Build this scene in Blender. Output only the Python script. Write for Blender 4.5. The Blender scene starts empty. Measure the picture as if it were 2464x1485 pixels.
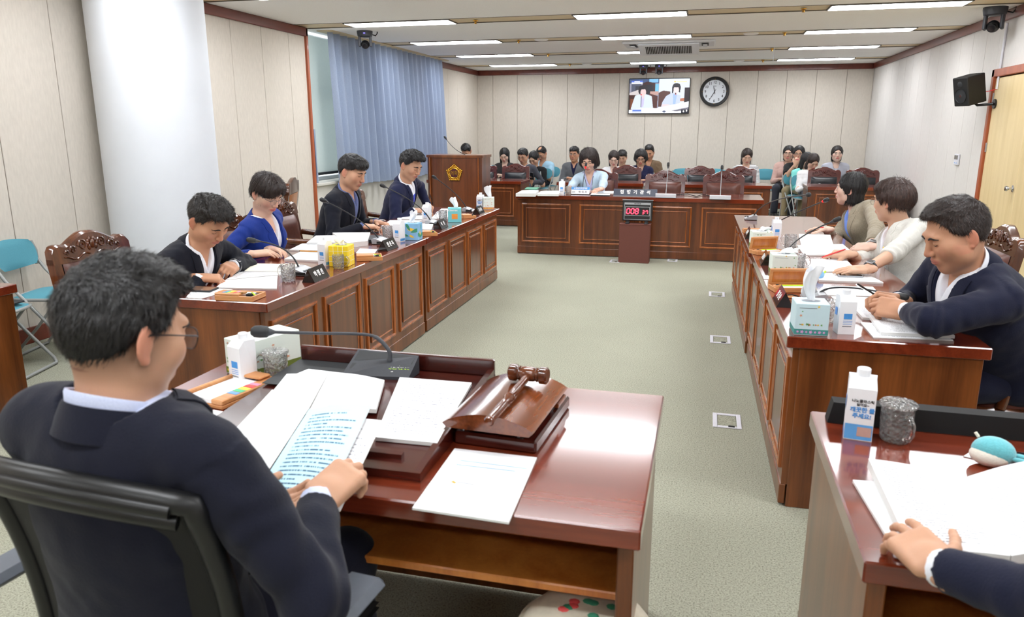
import bpy, bmesh, math, random
import numpy as np
from mathutils import Vector, Matrix, Euler, noise as mnoise
random.seed(7); np.random.seed(7)
SC = bpy.context.scene
COL = SC.collection
PI = math.pi
def rad(a): return math.radians(a)
# ------------------------------------------------------------------ camera
IW, IH, FPX = 2464.0, 1485.0, 1803.0
CAM = Vector((0, 0, 1.56))
_y, _p = rad(14.344), rad(13.511)
CF = Vector((-math.sin(_y)*math.cos(_p), math.cos(_y)*math.cos(_p), -math.sin(_p)))
CR = Vector((math.cos(_y), math.sin(_y), 0)); CU = CR.cross(CF)
cd = bpy.data.cameras.new('camera'); cam = bpy.data.objects.new('camera', cd); COL.objects.link(cam)
cd.sensor_width = 36; cd.lens = 36*FPX/IW; cd.clip_start = 0.05; cd.clip_end = 100
cam.matrix_world = Matrix(((CR.x, CU.x, -CF.x, CAM.x), (CR.y, CU.y, -CF.y, CAM.y), (CR.z, CU.z, -CF.z, CAM.z), (0, 0, 0, 1)))
cd.dof.use_dof = True; cd.dof.focus_distance = 6.0; cd.dof.aperture_fstop = 5.6
SC.camera = cam
# ------------------------------------------------------------------ world, exposure
w = bpy.data.worlds.new('daylight'); SC.world = w; w.use_nodes = True
w.node_tree.nodes['Background'].inputs[0].default_value = (0.92, 0.97, 0.97, 1)
w.node_tree.nodes['Background'].inputs[1].default_value = 1.5
vs = SC.view_settings; vs.view_transform = 'Standard'; vs.look = 'None'; vs.gamma = 1.0; vs.use_curve_mapping = False
vs.exposure = 0.62
SC.display_settings.display_device = 'sRGB'
LIGHT_STRENGTH = 17.0          # emission of the ceiling fluorescent panels
SC.cycles.use_denoising = True
SC.cycles.max_bounces = 12; SC.cycles.diffuse_bounces = 5; SC.cycles.glossy_bounces = 4
SC.cycles.transmission_bounces = 12; SC.cycles.transparent_max_bounces = 8
SC.cycles.sample_clamp_indirect = 6.0; SC.cycles.caustics_reflective = False; SC.cycles.caustics_refractive = False
# ------------------------------------------------------------------ pixel helpers (a pixel is a direction; the plane gives the distance)
def ray(px, py): return CF + CR*((px-IW/2)/FPX) - CU*((py-IH/2)/FPX)
def PZ(px, py, z):
    r = ray(px, py); return CAM + r*((z-CAM.z)/r.z)
def PX(px, py, x):
    r = ray(px, py); return CAM + r*(x/r.x)
def PY(px, py, y):
    r = ray(px, py); return CAM + r*(y/r.y)
# ------------------------------------------------------------------ materials
MATS = {}
def lin(c):
    c = [x/255.0 for x in c]
    return tuple((x/12.92 if x <= 0.04045 else ((x+0.055)/1.055)**2.4) for x in c)
def nmat(name):
    m = bpy.data.materials.new(name); m.use_nodes = True
    nt = m.node_tree; b = nt.nodes['Principled BSDF']; MATS[name] = m
    return m, nt, b
def N(nt, typ, **kw):
    n = nt.nodes.new(typ)
    for k, v in kw.items():
        if k.startswith('i_'):
            key = k[2:]
            n.inputs[int(key) if key.isdigit() else key.replace('_', ' ')].default_value = v
        else: setattr(n, k, v)
    return n
def ramp(nt, fac, stops):
    r = nt.nodes.new('ShaderNodeValToRGB'); e = r.color_ramp.elements
    while len(e) < len(stops): e.new(0.5)
    for el, (p, c) in zip(e, stops): el.position = p; el.color = (*c, 1)
    nt.links.new(fac, r.inputs[0]); return r.outputs[0]
def coords(nt, scale=(1, 1, 1), kind='Object', rot=(0, 0, 0)):
    tc = nt.nodes.new('ShaderNodeTexCoord'); mp = nt.nodes.new('ShaderNodeMapping')
    mp.inputs['Scale'].default_value = scale; mp.inputs['Rotation'].default_value = rot
    nt.links.new(tc.outputs[kind], mp.inputs[0]); return mp.outputs[0]
def bump(nt, b, h, strength=0.2, dist=0.01):
    n = N(nt, 'ShaderNodeBump'); n.inputs['Strength'].default_value = strength; n.inputs['Distance'].default_value = dist
    nt.links.new(h, n.inputs['Height']); nt.links.new(n.outputs[0], b.inputs['Normal'])
def plain(name, rgb, rough=0.5, metal=0.0, var=0.08, scale=30.0, bmp=0.0, coat=0.0, stretch=(1, 1, 1), spec=0.5, sheen=0.0):
    """procedural paint / fabric / plastic: base colour modulated by noise"""
    m, nt, b = nmat(name); c = lin(rgb)
    v = coords(nt, stretch)
    nz = N(nt, 'ShaderNodeTexNoise'); nz.inputs['Scale'].default_value = scale; nz.inputs['Detail'].default_value = 3
    nt.links.new(v, nz.inputs['Vector'])
    lo = tuple(max(0, x*(1-var)) for x in c); hi = tuple(min(1, x*(1+var)) for x in c)
    nt.links.new(ramp(nt, nz.outputs[0], [(0.3, lo), (0.7, hi)]), b.inputs['Base Color'])
    b.inputs['Roughness'].default_value = rough; b.inputs['Metallic'].default_value = metal
    b.inputs['Specular IOR Level'].default_value = spec
    if coat: b.inputs['Coat Weight'].default_value = coat; b.inputs['Coat Roughness'].default_value = 0.08
    if sheen: b.inputs['Sheen Weight'].default_value = sheen
    if bmp: bump(nt, b, nz.outputs[0], bmp, 0.004)
    return m
def wood(name, dark, light, rough=0.35, axis='Z', coat=0.3, scale=1.0):
    m, nt, b = nmat(name)
    s = {'X': (0.6, 9, 9), 'Y': (9, 0.6, 9), 'Z': (9, 9, 0.6)}[axis]
    v = coords(nt, tuple(x*scale for x in s))
    n1 = N(nt, 'ShaderNodeTexNoise'); n1.inputs['Scale'].default_value = 1.2; n1.inputs['Detail'].default_value = 6; n1.inputs['Distortion'].default_value = 0.6
    nt.links.new(v, n1.inputs['Vector'])
    v2 = coords(nt, tuple(x*6*scale for x in s))
    n2 = N(nt, 'ShaderNodeTexNoise'); n2.inputs['Scale'].default_value = 2.0; n2.inputs['Detail'].default_value = 2
    nt.links.new(v2, n2.inputs['Vector'])
    mx = N(nt, 'ShaderNodeMath', operation='MULTIPLY_ADD'); mx.inputs[1].default_value = 0.3
    nt.links.new(n2.outputs[0], mx.inputs[0]); nt.links.new(n1.outputs[0], mx.inputs[2])
    nt.links.new(ramp(nt, mx.outputs[0], [(0.45, lin(dark)), (0.85, lin(light))]), b.inputs['Base Color'])
    b.inputs['Roughness'].default_value = rough
    b.inputs['Coat Weight'].default_value = coat; b.inputs['Coat Roughness'].default_value = 0.1
    return m
def emit(name, rgb, strength):
    m, nt, b = nmat(name); c = lin(rgb)
    b.inputs['Base Color'].default_value = (*c, 1); b.inputs['Emission Color'].default_value = (*c, 1)
    b.inputs['Emission Strength'].default_value = strength
    nz = N(nt, 'ShaderNodeTexNoise'); nz.inputs['Scale'].default_value = 3
    nt.links.new(ramp(nt, nz.outputs[0], [(0, tuple(x*.97 for x in c)), (1, c)]), b.inputs['Base Color'])
    return m
def vcol(name, rough=0.5, sub=0.0, emis=0.0, bmp=0.0, bscale=300.0, spec=0.5, coat=0.0):
    m, nt, b = nmat(name)
    a = N(nt, 'ShaderNodeVertexColor', layer_name='Col')
    nz = N(nt, 'ShaderNodeTexNoise'); nz.inputs['Scale'].default_value = bscale; nz.inputs['Detail'].default_value = 2
    mx = N(nt, 'ShaderNodeMix', data_type='RGBA', blend_type='MULTIPLY'); mx.inputs[0].default_value = 0.25 if not emis else 0.0
    nt.links.new(a.outputs[0], mx.inputs[6]); nt.links.new(nz.outputs[1], mx.inputs[7])
    nt.links.new(ramp(nt, nz.outputs[0], [(0.2, (.8, .8, .8)), (0.8, (1, 1, 1))]), mx.inputs[7])
    nt.links.new(mx.outputs[2], b.inputs['Base Color'])
    b.inputs['Roughness'].default_value = rough; b.inputs['Specular IOR Level'].default_value = spec
    if sub:
        b.inputs['Subsurface Weight'].default_value = sub; b.inputs['Subsurface Radius'].default_value = (0.010, 0.004, 0.002); b.inputs['Subsurface Scale'].default_value = 1.0
    if emis:
        nt.links.new(a.outputs[0], b.inputs['Emission Color']); b.inputs['Emission Strength'].default_value = emis
    if bmp: bump(nt, b, nz.outputs[0], bmp, 0.002)
    if coat: b.inputs['Coat Weight'].default_value = coat
    return m
def page(name, rgb=(246, 247, 250), ink=(70, 72, 84), rows=34, cols=46, dens=0.52, head=True, margin=0.1):
    """white page with printed lines of type (flat print), laid out in the sheet's own UV"""
    m, nt, b = nmat(name)
    tc = N(nt, 'ShaderNodeTexCoord'); sp = N(nt, 'ShaderNodeSeparateXYZ'); nt.links.new(tc.outputs['UV'], sp.inputs[0])
    def mt(op, a, bb=None, c=None):
        n = N(nt, 'ShaderNodeMath', operation=op)
        for i, x in enumerate((a, bb, c)):
            if x is None: continue
            if isinstance(x, (int, float)): n.inputs[i].default_value = x
            else: nt.links.new(x, n.inputs[i])
        return n.outputs[0]
    u, v = sp.outputs[0], sp.outputs[1]
    rv = mt('MULTIPLY', v, rows); fr = mt('FRACT', rv); row = mt('FLOOR', rv)
    line = mt('MULTIPLY', mt('GREATER_THAN', fr, 0.30), mt('LESS_THAN', fr, 0.68))
    cb = N(nt, 'ShaderNodeCombineXYZ'); nt.links.new(mt('MULTIPLY', u, cols), cb.inputs[0]); nt.links.new(mt('MULTIPLY', row, 7.31), cb.inputs[1])
    nz = N(nt, 'ShaderNodeTexNoise'); nz.inputs['Scale'].default_value = 1.0; nz.inputs['Detail'].default_value = 2.5
    nt.links.new(cb.outputs[0], nz.inputs['Vector'])
    word = mt('GREATER_THAN', nz.outputs[0], dens-0.06)
    wn = N(nt, 'ShaderNodeTexWhiteNoise', noise_dimensions='1D'); nt.links.new(row, wn.inputs['W'])
    endu = mt('MULTIPLY_ADD', wn.outputs[0], 0.75, 0.45)
    msk = mt('MULTIPLY', mt('GREATER_THAN', u, margin), mt('LESS_THAN', u, mt('MINIMUM', endu, 1-margin)))
    msk = mt('MULTIPLY', msk, mt('MULTIPLY', mt('GREATER_THAN', v, 0.07), mt('LESS_THAN', v, 0.93)))
    ink_f = mt('MULTIPLY', mt('MULTIPLY', line, word), msk)
    mx = N(nt, 'ShaderNodeMix', data_type='RGBA'); nt.links.new(mt('MULTIPLY', ink_f, 0.9), mx.inputs[0])
    mx.inputs[6].default_value = (*lin(rgb), 1); mx.inputs[7].default_value = (*lin(ink), 1)
    nt.links.new(mx.outputs[2], b.inputs['Base Color']); b.inputs['Roughness'].default_value = 0.7
    b.inputs['Specular IOR Level'].default_value = 0.2
    return m
def glassy(name, rgb=(250, 252, 252), rough=0.02, facet=60.0, strength=0.6):
    m, nt, b = nmat(name)
    b.inputs['Base Color'].default_value = (*lin(rgb), 1); b.inputs['Transmission Weight'].default_value = 0.88 if strength else 1.0
    b.inputs['Roughness'].default_value = rough; b.inputs['IOR'].default_value = 1.5
    vo = N(nt, 'ShaderNodeTexVoronoi'); vo.inputs['Scale'].default_value = facet
    nt.links.new(coords(nt), vo.inputs['Vector'])
    if strength: bump(nt, b, vo.outputs['Distance'], strength, 0.006)
    return m
# ------------------------------------------------------------------ mesh builder
class MB:
    def __init__(s): s.v = []; s.f = []; s.uv = {}
    def add(s, vs, fs, M=None):
        o = len(s.v)
        for p in vs:
            p = Vector(p)
            if M is not None: p = M @ p
            s.v.append((p.x, p.y, p.z))
        for f in fs: s.f.append(tuple(i+o for i in f))
        return o
    def box(s, lo, hi, b=0.0, M=None):
        """box with chamfered edges"""
        x0, y0, z0 = lo; x1, y1, z1 = hi
        if b <= 0:
            s.add([(x0,y0,z0),(x1,y0,z0),(x1,y1,z0),(x0,y1,z0),(x0,y0,z1),(x1,y0,z1),(x1,y1,z1),(x0,y1,z1)],
                  [(0,3,2,1),(4,5,6,7),(0,1,5,4),(1,2,6,5),(2,3,7,6),(3,0,4,7)], M); return s
        b = min(b, (x1-x0)*.49, (y1-y0)*.49, (z1-z0)*.49)
        bm = bmesh.new()
        for z in (z0, z1):
            for y in (y0, y1):
                for x in (x0, x1):
                    bx = b if x == x0 else -b; by = b if y == y0 else -b; bz = b if z == z0 else -b
                    bm.verts.new((x+bx, y+by, z)); bm.verts.new((x+bx, y, z+bz)); bm.verts.new((x, y+by, z+bz))
        r = bmesh.ops.convex_hull(bm, input=bm.verts[:])
        bmesh.ops.dissolve_limit(bm, angle_limit=0.01, verts=bm.verts[:], edges=bm.edges[:])
        bm.verts.index_update()
        s.add([v.co[:] for v in bm.verts], [tuple(v.index for v in f.verts) for f in bm.faces], M); bm.free(); return s
    def cbox(s, c, size, b=0.0, M=None):
        return s.box([c[i]-size[i]/2 for i in range(3)], [c[i]+size[i]/2 for i in range(3)], b, M)
    def lathe(s, prof, seg=24, M=None, cap=True):
        n = len(prof); vs = []; fs = []
        for k in range(seg):
            a = 2*PI*k/seg; c, si = math.cos(a), math.sin(a)
            for r, z in prof: vs.append((r*c, r*si, z))
        for k in range(seg):
            k2 = (k+1) % seg
            for i in range(n-1): fs.append((k*n+i, k2*n+i, k2*n+i+1, k*n+i+1))
        if cap:
            if prof[0][0] > 1e-6: fs.append(tuple(k*n for k in range(seg))[::-1])
            if prof[-1][0] > 1e-6: fs.append(tuple(k*n+n-1 for k in range(seg)))
        s.add(vs, fs, M); return s
    def cyl(s, a, b, r, seg=16, r2=None):
        a, b = Vector(a), Vector(b); d = b-a
        M = Matrix.Translation(a) @ d.to_track_quat('Z', 'Y').to_matrix().to_4x4()
        return s.lathe([(r, 0), (r if r2 is None else r2, d.length)], seg, M)
    def tube(s, path, r, seg=8, closed=False, flat=1.0):
        path = [Vector(p) for p in path]; n = len(path)
        if not hasattr(r, '__len__'): r = [r]*n
        T = []
        for i in range(n):
            a = path[(i-1) % n] if (closed or i > 0) else path[i]
            b = path[(i+1) % n] if (closed or i < n-1) else path[i]
            T.append((b-a).normalized())
        up = Vector((0, 0, 1))
        if abs(T[0].dot(up)) > .95: up = Vector((0, 1, 0))
        nrm = (up - T[0]*up.dot(T[0])).normalized()
        vs = []; fs = []
        for i in range(n):
            nrm = (nrm - T[i]*nrm.dot(T[i])).normalized(); bi = T[i].cross(nrm)
            for k in range(seg):
                a = 2*PI*k/seg
                vs.append(path[i] + nrm*(math.cos(a)*r[i]) + bi*(math.sin(a)*r[i]*flat))
        m = n if closed else n-1
        for i in range(m):
            j = (i+1) % n
            for k in range(seg): fs.append((i*seg+k, i*seg+(k+1) % seg, j*seg+(k+1) % seg, j*seg+k))
        if not closed:
            fs.append(tuple(range(seg))[::-1]); fs.append(tuple((n-1)*seg+k for k in range(seg)))
        s.add(vs, fs); return s
    def prism(s, poly, h0, h1, M=None):
        """polygon (x,y) extruded along z"""
        n = len(poly)
        s.add([(x, y, h0) for x, y in poly]+[(x, y, h1) for x, y in poly],
              [tuple(range(n))[::-1], tuple(range(n, 2*n))]+[(i, (i+1) % n, n+(i+1) % n, n+i) for i in range(n)], M); return s
    def sphere(s, c, r, seg=16, rings=10, M=None):
        r = r if hasattr(r, '__len__') else (r, r, r)
        vs = [(c[0], c[1], c[2]-r[2])]; fs = []
        for i in range(1, rings):
            t = PI*i/rings
            for k in range(seg):
                a = 2*PI*k/seg
                vs.append((c[0]+r[0]*math.sin(t)*math.cos(a), c[1]+r[1]*math.sin(t)*math.sin(a), c[2]-r[2]*math.cos(t)))
        vs.append((c[0], c[1], c[2]+r[2])); L = len(vs)-1
        for k in range(seg): fs.append((0, 1+(k+1) % seg, 1+k))
        for i in range(rings-2):
            for k in range(seg):
                a = 1+i*seg; fs.append((a+k, a+(k+1) % seg, a+seg+(k+1) % seg, a+seg+k))
        a = 1+(rings-2)*seg
        for k in range(seg): fs.append((a+k, a+(k+1) % seg, L))
        s.add(vs, fs, M); return s
    def grid(s, fn, nu, nv, uv=True, M=None):
        """surface fn(u,v)->xyz over the unit square, with UVs"""
        vs = [fn(i/nu, j/nv) for j in range(nv+1) for i in range(nu+1)]
        fs = [(j*(nu+1)+i, j*(nu+1)+i+1, (j+1)*(nu+1)+i+1, (j+1)*(nu+1)+i) for j in range(nv) for i in range(nu)]
        o = s.add(vs, fs, M)
        if uv:
            for j in range(nv+1):
                for i in range(nu+1): s.uv[o+j*(nu+1)+i] = (i/nu, j/nv)
        return s
    def mesh(s, name, smooth=0):
        me = bpy.data.meshes.new(name); me.from_pydata(s.v, [], s.f)
        if s.uv:
            ul = me.uv_layers.new(name='UVMap')
            d = np.zeros(len(me.loops)*2, dtype=np.float32); vi = np.zeros(len(me.loops), dtype=np.int32)
            me.loops.foreach_get('vertex_index', vi)
            for k, i in enumerate(vi):
                t = s.uv.get(int(i))
                if t: d[2*k] = t[0]; d[2*k+1] = t[1]
            ul.data.foreach_set('uv', d)
        if smooth:
            me.polygons.foreach_set('use_smooth', [True]*len(me.polygons)); me.set_sharp_from_angle(angle=rad(smooth))
        me.update(); return me
    def build(s, name, mat, parent=None, smooth=0, loc=(0, 0, 0), rot=(0, 0, 0)):
        return link(name, s.mesh(name, smooth), mat, parent, loc, rot)
def link(name, me, mat, parent=None, loc=(0, 0, 0), rot=(0, 0, 0)):
    o = bpy.data.objects.new(name, me); COL.objects.link(o)
    if mat is not None and not me.materials: me.materials.append(MATS[mat] if isinstance(mat, str) else mat)
    o.location = loc; o.rotation_euler = rot
    if parent is not None: o.parent = parent
    return o
def tag(o, label, cat, group=None):
    o['label'] = label; o['category'] = cat
    if group: o['group'] = group
    return o
def thing(name, label, cat, loc=(0, 0, 0), rotz=0.0, group=None):
    o = bpy.data.objects.new(name, None); COL.objects.link(o); o.empty_display_size = 0.1
    o.location = loc; o.rotation_euler = (0, 0, rotz); return tag(o, label, cat, group)
def structure(o): o['kind'] = 'structure'; return o
def dup(root, loc, rotz, label, group=None):
    r = root.copy(); COL.objects.link(r); r.location = loc; r.rotation_euler = (0, 0, rotz); r['label'] = label
    if group: r['group'] = group
    for ch in list(root.children):
        c = ch.copy(); COL.objects.link(c); c.parent = r
        for g in list(ch.children):
            d = g.copy(); COL.objects.link(d); d.parent = c
    return r
def text_mesh(txt, size, depth=0.0005, bold=0.0, align='CENTER', spacing=1.0):
    cu = bpy.data.curves.new('txt', 'FONT'); cu.body = txt; cu.size = size; cu.extrude = depth; cu.offset = bold
    cu.align_x = align; cu.align_y = 'CENTER'; cu.space_character = spacing; cu.resolution_u = 3
    o = bpy.data.objects.new('txt', cu); me = o.to_mesh().copy(); o.to_mesh_clear()
    bpy.data.objects.remove(o); bpy.data.curves.remove(cu); me.materials.clear(); return me
def lettering(name, txt, size, mat, parent, M, bold=0.0, depth=0.0005, spacing=1.0, sx=1.0):
    """text lying in the local XY plane of M (x right, y up, z out of the face)"""
    me = text_mesh(txt, size, depth, bold, spacing=spacing); me.transform(M @ Matrix.Diagonal((sx, 1, 1, 1)))
    return link(name, me, mat, parent)
def frame_matrix(o, x, y):
    x = Vector(x).normalized(); y = Vector(y); y = (y-x*y.dot(x)).normalized(); z = x.cross(y)
    return Matrix(((x.x, y.x, z.x, o[0]), (x.y, y.y, z.y, o[1]), (x.z, y.z, z.z, o[2]), (0, 0, 0, 1)))
# ------------------------------------------------------------------ material set
wood('desk_front_wood', (84, 42, 15), (128, 72, 32), 0.32, 'Z', 0.35)
wood('desk_panel_wood', (74, 36, 17), (112, 60, 30), 0.30, 'Z', 0.4)
wood('moulding_wood', (124, 64, 24), (172, 98, 48), 0.25, 'Z', 0.5)
wood('desk_top_wood', (92, 32, 16), (130, 52, 28), 0.16, 'X', 0.9)
wood('dark_red_wood', (44, 14, 10), (78, 26, 18), 0.2, 'X', 0.7)
wood('back_desk_wood', (76, 37, 16), (114, 60, 28), 0.3, 'Z', 0.4)
wood('chair_wood', (58, 28, 14), (104, 56, 28), 0.22, 'Z', 0.7)
wood('red_chair_wood', (62, 18, 14), (96, 32, 24), 0.25, 'X', 0.6)
wood('trim_wood', (96, 40, 28), (118, 52, 36), 0.4, 'Y', 0.2)
wood('jamb_wood', (150, 72, 40), (176, 92, 54), 0.4, 'Z', 0.2)
wood('door_veneer', (214, 190, 140), (228, 206, 160), 0.45, 'Z', 0.1)
wood('tray_wood', (184, 118, 66), (216, 158, 104), 0.45, 'X', 0.1)
wood('gavel_wood', (62, 26, 12), (128, 66, 32), 0.18, 'Y', 0.8)
wood('orange_veneer', (168, 92, 34), (204, 128, 58), 0.3, 'Z', 0.4)
plain('ceiling_board', (246, 246, 245), 0.9, var=0.03, scale=90, bmp=0.15, spec=0.1)
plain('channel_metal', (214, 196, 160), 0.5, 0.0, 0.03, 8)
plain('channel_edge', (96, 92, 84), 0.5)
plain('wall_fabric', (210, 202, 191), 0.85, var=0.045, scale=60, bmp=0.25, stretch=(1, 1, 0.25), spec=0.15)
plain('wall_fabric_right', (212, 208, 204), 0.85, var=0.03, scale=60, bmp=0.15, stretch=(1, 1, 0.25), spec=0.15)
plain('wall_joint', (140, 128, 114), 0.9)
plain('white_paint', (222, 226, 232), 0.7, var=0.02, scale=4)
plain('sill_paint', (206, 204, 196), 0.6, var=0.03, scale=6)
plain('curtain_cloth', (152, 165, 188), 0.9, var=0.05, scale=120, sheen=0.2, spec=0.1)
plain('blind_cloth', (206, 214, 212), 0.9, var=0.03)
_nt = MATS['blind_cloth'].node_tree; _b = _nt.nodes['Principled BSDF']; _tr = _nt.nodes.new('ShaderNodeBsdfTranslucent'); _tr.inputs[0].default_value = (.75, .8, .79, 1)
_mx = _nt.nodes.new('ShaderNodeMixShader'); _mx.inputs[0].default_value = .5; _nt.links.new(_b.outputs[0], _mx.inputs[1]); _nt.links.new(_tr.outputs[0], _mx.inputs[2]); _nt.links.new(_mx.outputs[0], _nt.nodes['Material Output'].inputs[0])
plain('window_glass', (235, 242, 244), 0.05, var=0.01); MATS['window_glass'].node_tree.nodes['Principled BSDF'].inputs['Alpha'].default_value = .12
plain('black_plastic', (17, 17, 19), 0.38, var=0.1, scale=50)
plain('matte_black', (11, 11, 12), 0.75, var=0.1)
plain('dark_grey_plastic', (58, 60, 66), 0.5, var=0.06, scale=200, bmp=0.05)
plain('charcoal', (38, 40, 43), 0.55)
plain('silver_plastic', (168, 170, 174), 0.32, 0.35, 0.03)
plain('chrome', (205, 207, 210), 0.15, 1.0, 0.02)
plain('brass', (206, 158, 70), 0.25, 1.0, 0.1, 80)
plain('gold', (214, 164, 66), 0.22, 1.0, 0.12, 90)
plain('maroon_enamel', (78, 26, 30), 0.4)
plain('teal_fabric', (84, 150, 166), 0.85, var=0.06, scale=260, bmp=0.15)
plain('grey_tube', (158, 160, 158), 0.35, 0.2, 0.03)
plain('brown_leather', (92, 50, 40), 0.34, var=0.14, scale=26, bmp=0.1)
plain('black_leather', (32, 34, 38), 0.32, var=0.15, scale=26, bmp=0.1)
plain('paper_white', (246, 247, 250), 0.7, var=0.01, scale=10, spec=0.2)
plain('paper_cream', (238, 232, 214), 0.7, var=0.02, scale=10, spec=0.2)
plain('paper_edge', (226, 226, 224), 0.8, var=0.06, scale=400, stretch=(0.05, 0.05, 8), spec=0.1)
plain('tissue', (244, 246, 250), 0.9, var=0.02, spec=0.1)
plain('tissue_box_white', (226, 236, 228), 0.6, var=0.02, scale=20)
plain('tissue_box_blue', (196, 220, 228), 0.6, var=0.02, scale=20)
plain('tissue_box_yellow', (246, 212, 34), 0.55, var=0.04, scale=20)
plain('tissue_box_aqua', (118, 208, 216), 0.55, var=0.03, scale=20)
plain('tissue_box_sky', (134, 186, 226), 0.55, var=0.1, scale=14)
plain('leaf_print', (60, 142, 110), 0.6); plain('olive_print', (104, 122, 44), 0.6); plain('teal_print', (66, 140, 136), 0.6)
plain('pink_print', (206, 156, 206), 0.6); plain('rust_print', (206, 140, 104), 0.6); plain('yellow_print', (238, 196, 60), 0.6)
plain('white_print', (246, 246, 246), 0.6, var=0.01); plain('black_print', (28, 28, 32), 0.6); plain('blue_print', (72, 150, 222), 0.6)
plain('green_print', (90, 150, 70), 0.6); plain('skin_print', (196, 160, 150), 0.6); plain('grey_print', (130, 134, 142), 0.6)
plain('carton_white', (238, 240, 244), 0.45, var=0.01)
plain('carton_blue', (96, 168, 232), 0.5, var=0.1, scale=12)
plain('nameplate_black', (17, 17, 19), 0.12, var=0.05, coat=0.5)
plain('navy_plate', (34, 44, 66), 0.3)
plain('phone_glass', (22, 22, 26), 0.06, coat=1.0)
plain('phone_tan_screen', (128, 96, 76), 0.12)
plain('neon_green', (190, 236, 40), 0.5); plain('pencil_yellow', (232, 160, 40), 0.5); plain('red_plastic', (214, 32, 40), 0.35)
plain('sticky_red', (226, 84, 84), 0.7); plain('sticky_orange', (244, 160, 70), 0.7); plain('sticky_yellow', (246, 226, 90), 0.7)
plain('sticky_green', (90, 190, 140), 0.7); plain('sticky_blue', (110, 160, 226), 0.7); plain('sticky_pink', (236, 140, 170), 0.7)
plain('stand_maroon', (106, 60, 50), 0.75, var=0.05, scale=120)
plain('plush_teal', (104, 188, 198), 0.95, var=0.08, scale=200, bmp=0.3, sheen=0.5)
plain('plush_cream', (236, 232, 220), 0.95, var=0.04, scale=200, bmp=0.3)
plain('cushion_floral', (214, 206, 186), 0.9, var=0.1)
plain('outlet_plastic', (214, 214, 222), 0.5, var=0.03)
plain('speaker_black', (20, 20, 20), 0.6)
glassy('cut_glass', facet=85, strength=0.9); glassy('clear_glass', facet=10, strength=0.0)
glassy('lens_glass', facet=10, strength=0.0)
emit('light_panel', (248, 251, 255), LIGHT_STRENGTH)
emit('led_red', (255, 40, 60), 6.0); emit('ring_red', (235, 20, 24), 1.2); emit('led_blue', (90, 80, 255), 4.0)
page('printed_page', ink=(96, 98, 108), rows=38, cols=90); page('printed_dense', ink=(96, 98, 108), rows=46, cols=110, dens=0.5); page('printed_sparse', ink=(120, 124, 138), rows=26, cols=70, dens=0.56)
page('cyan_page', (190, 230, 244), (40, 78, 112), rows=24, cols=62, dens=0.5, margin=0.12)
page('cover_page', ink=(120, 122, 132), rows=16, cols=60, dens=0.66)
# carpet
m, nt, b = nmat('carpet')
v = coords(nt, (1, 1, 1))
n1 = N(nt, 'ShaderNodeTexNoise'); n1.inputs['Scale'].default_value = 150; n1.inputs['Detail'].default_value = 4; n1.inputs['Roughness'].default_value = 0.75
n2 = N(nt, 'ShaderNodeTexNoise'); n2.inputs['Scale'].default_value = 1.3; n2.inputs['Detail'].default_value = 3
nt.links.new(v, n1.inputs['Vector']); nt.links.new(v, n2.inputs['Vector'])
c1 = ramp(nt, n1.outputs[0], [(0.34, lin((110, 111, 96))), (0.47, lin((163, 163, 146))), (0.66, lin((187, 187, 169)))])
mx = N(nt, 'ShaderNodeMix', data_type='RGBA', blend_type='MULTIPLY'); mx.inputs[0].default_value = 1.0
nt.links.new(c1, mx.inputs[6]); nt.links.new(ramp(nt, n2.outputs[0], [(0.3, (.92, .92, .92)), (0.7, (1, 1, 1))]), mx.inputs[7])
nt.links.new(mx.outputs[2], b.inputs['Base Color']); b.inputs['Roughness'].default_value = 0.95; b.inputs['Specular IOR Level'].default_value = 0.1
bump(nt, b, n1.outputs[0], 0.6, 0.006)
# ================================================================== THE ROOM
XL, XR, YB, YF, ZC = -4.82, 2.93, 15.87, -3.6, 2.745
structure(MB().box((XL-.2, YF-.2, -.1), (XR+.2, YB+.2, 0)).build('floor', 'carpet'))
# ceiling boards between light channels
BANDS = [8.585 + 2.03*k for k in range(-5, 4)]
BW = 0.19
ceil = structure(MB().box((XL-.2, YF-.2, ZC+.06), (XR+.2, YB+.2, ZC+.12)).build('ceiling', 'ceiling_board'))
edges = [YF-.15]+[e for bnd in BANDS for e in (bnd-BW, bnd+BW)]+[YB+.15]
for i in range(0, len(edges), 2):
    MB().box((XL-.15, edges[i], ZC), (XR+.15, edges[i+1], ZC+.07), .004).build('ceiling_board', 'ceiling_board', ceil)
for bnd in BANDS:
    MB().box((XL-.15, bnd-BW+.006, ZC+.006), (XR+.15, bnd+BW-.006, ZC+.07)).build('light_channel', 'channel_metal', ceil)
    e = MB()
    for s in (-1, 1): e.box((XL, bnd+s*BW-.006, ZC-.003), (XR, bnd+s*BW+.006, ZC+.02))
    e.build('channel_edge', 'channel_edge', ceil)
LROW = {3: 'in the row nearest the far wall', 2: 'in the second row from the far wall', 1: 'in the third row from the far wall',
        0: 'in the fourth row from the far wall'}
LX = [(-4.16, -2.90, 'leftmost'), (-1.48, -.30, 'middle'), (1.11, 2.35, 'rightmost')]
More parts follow.
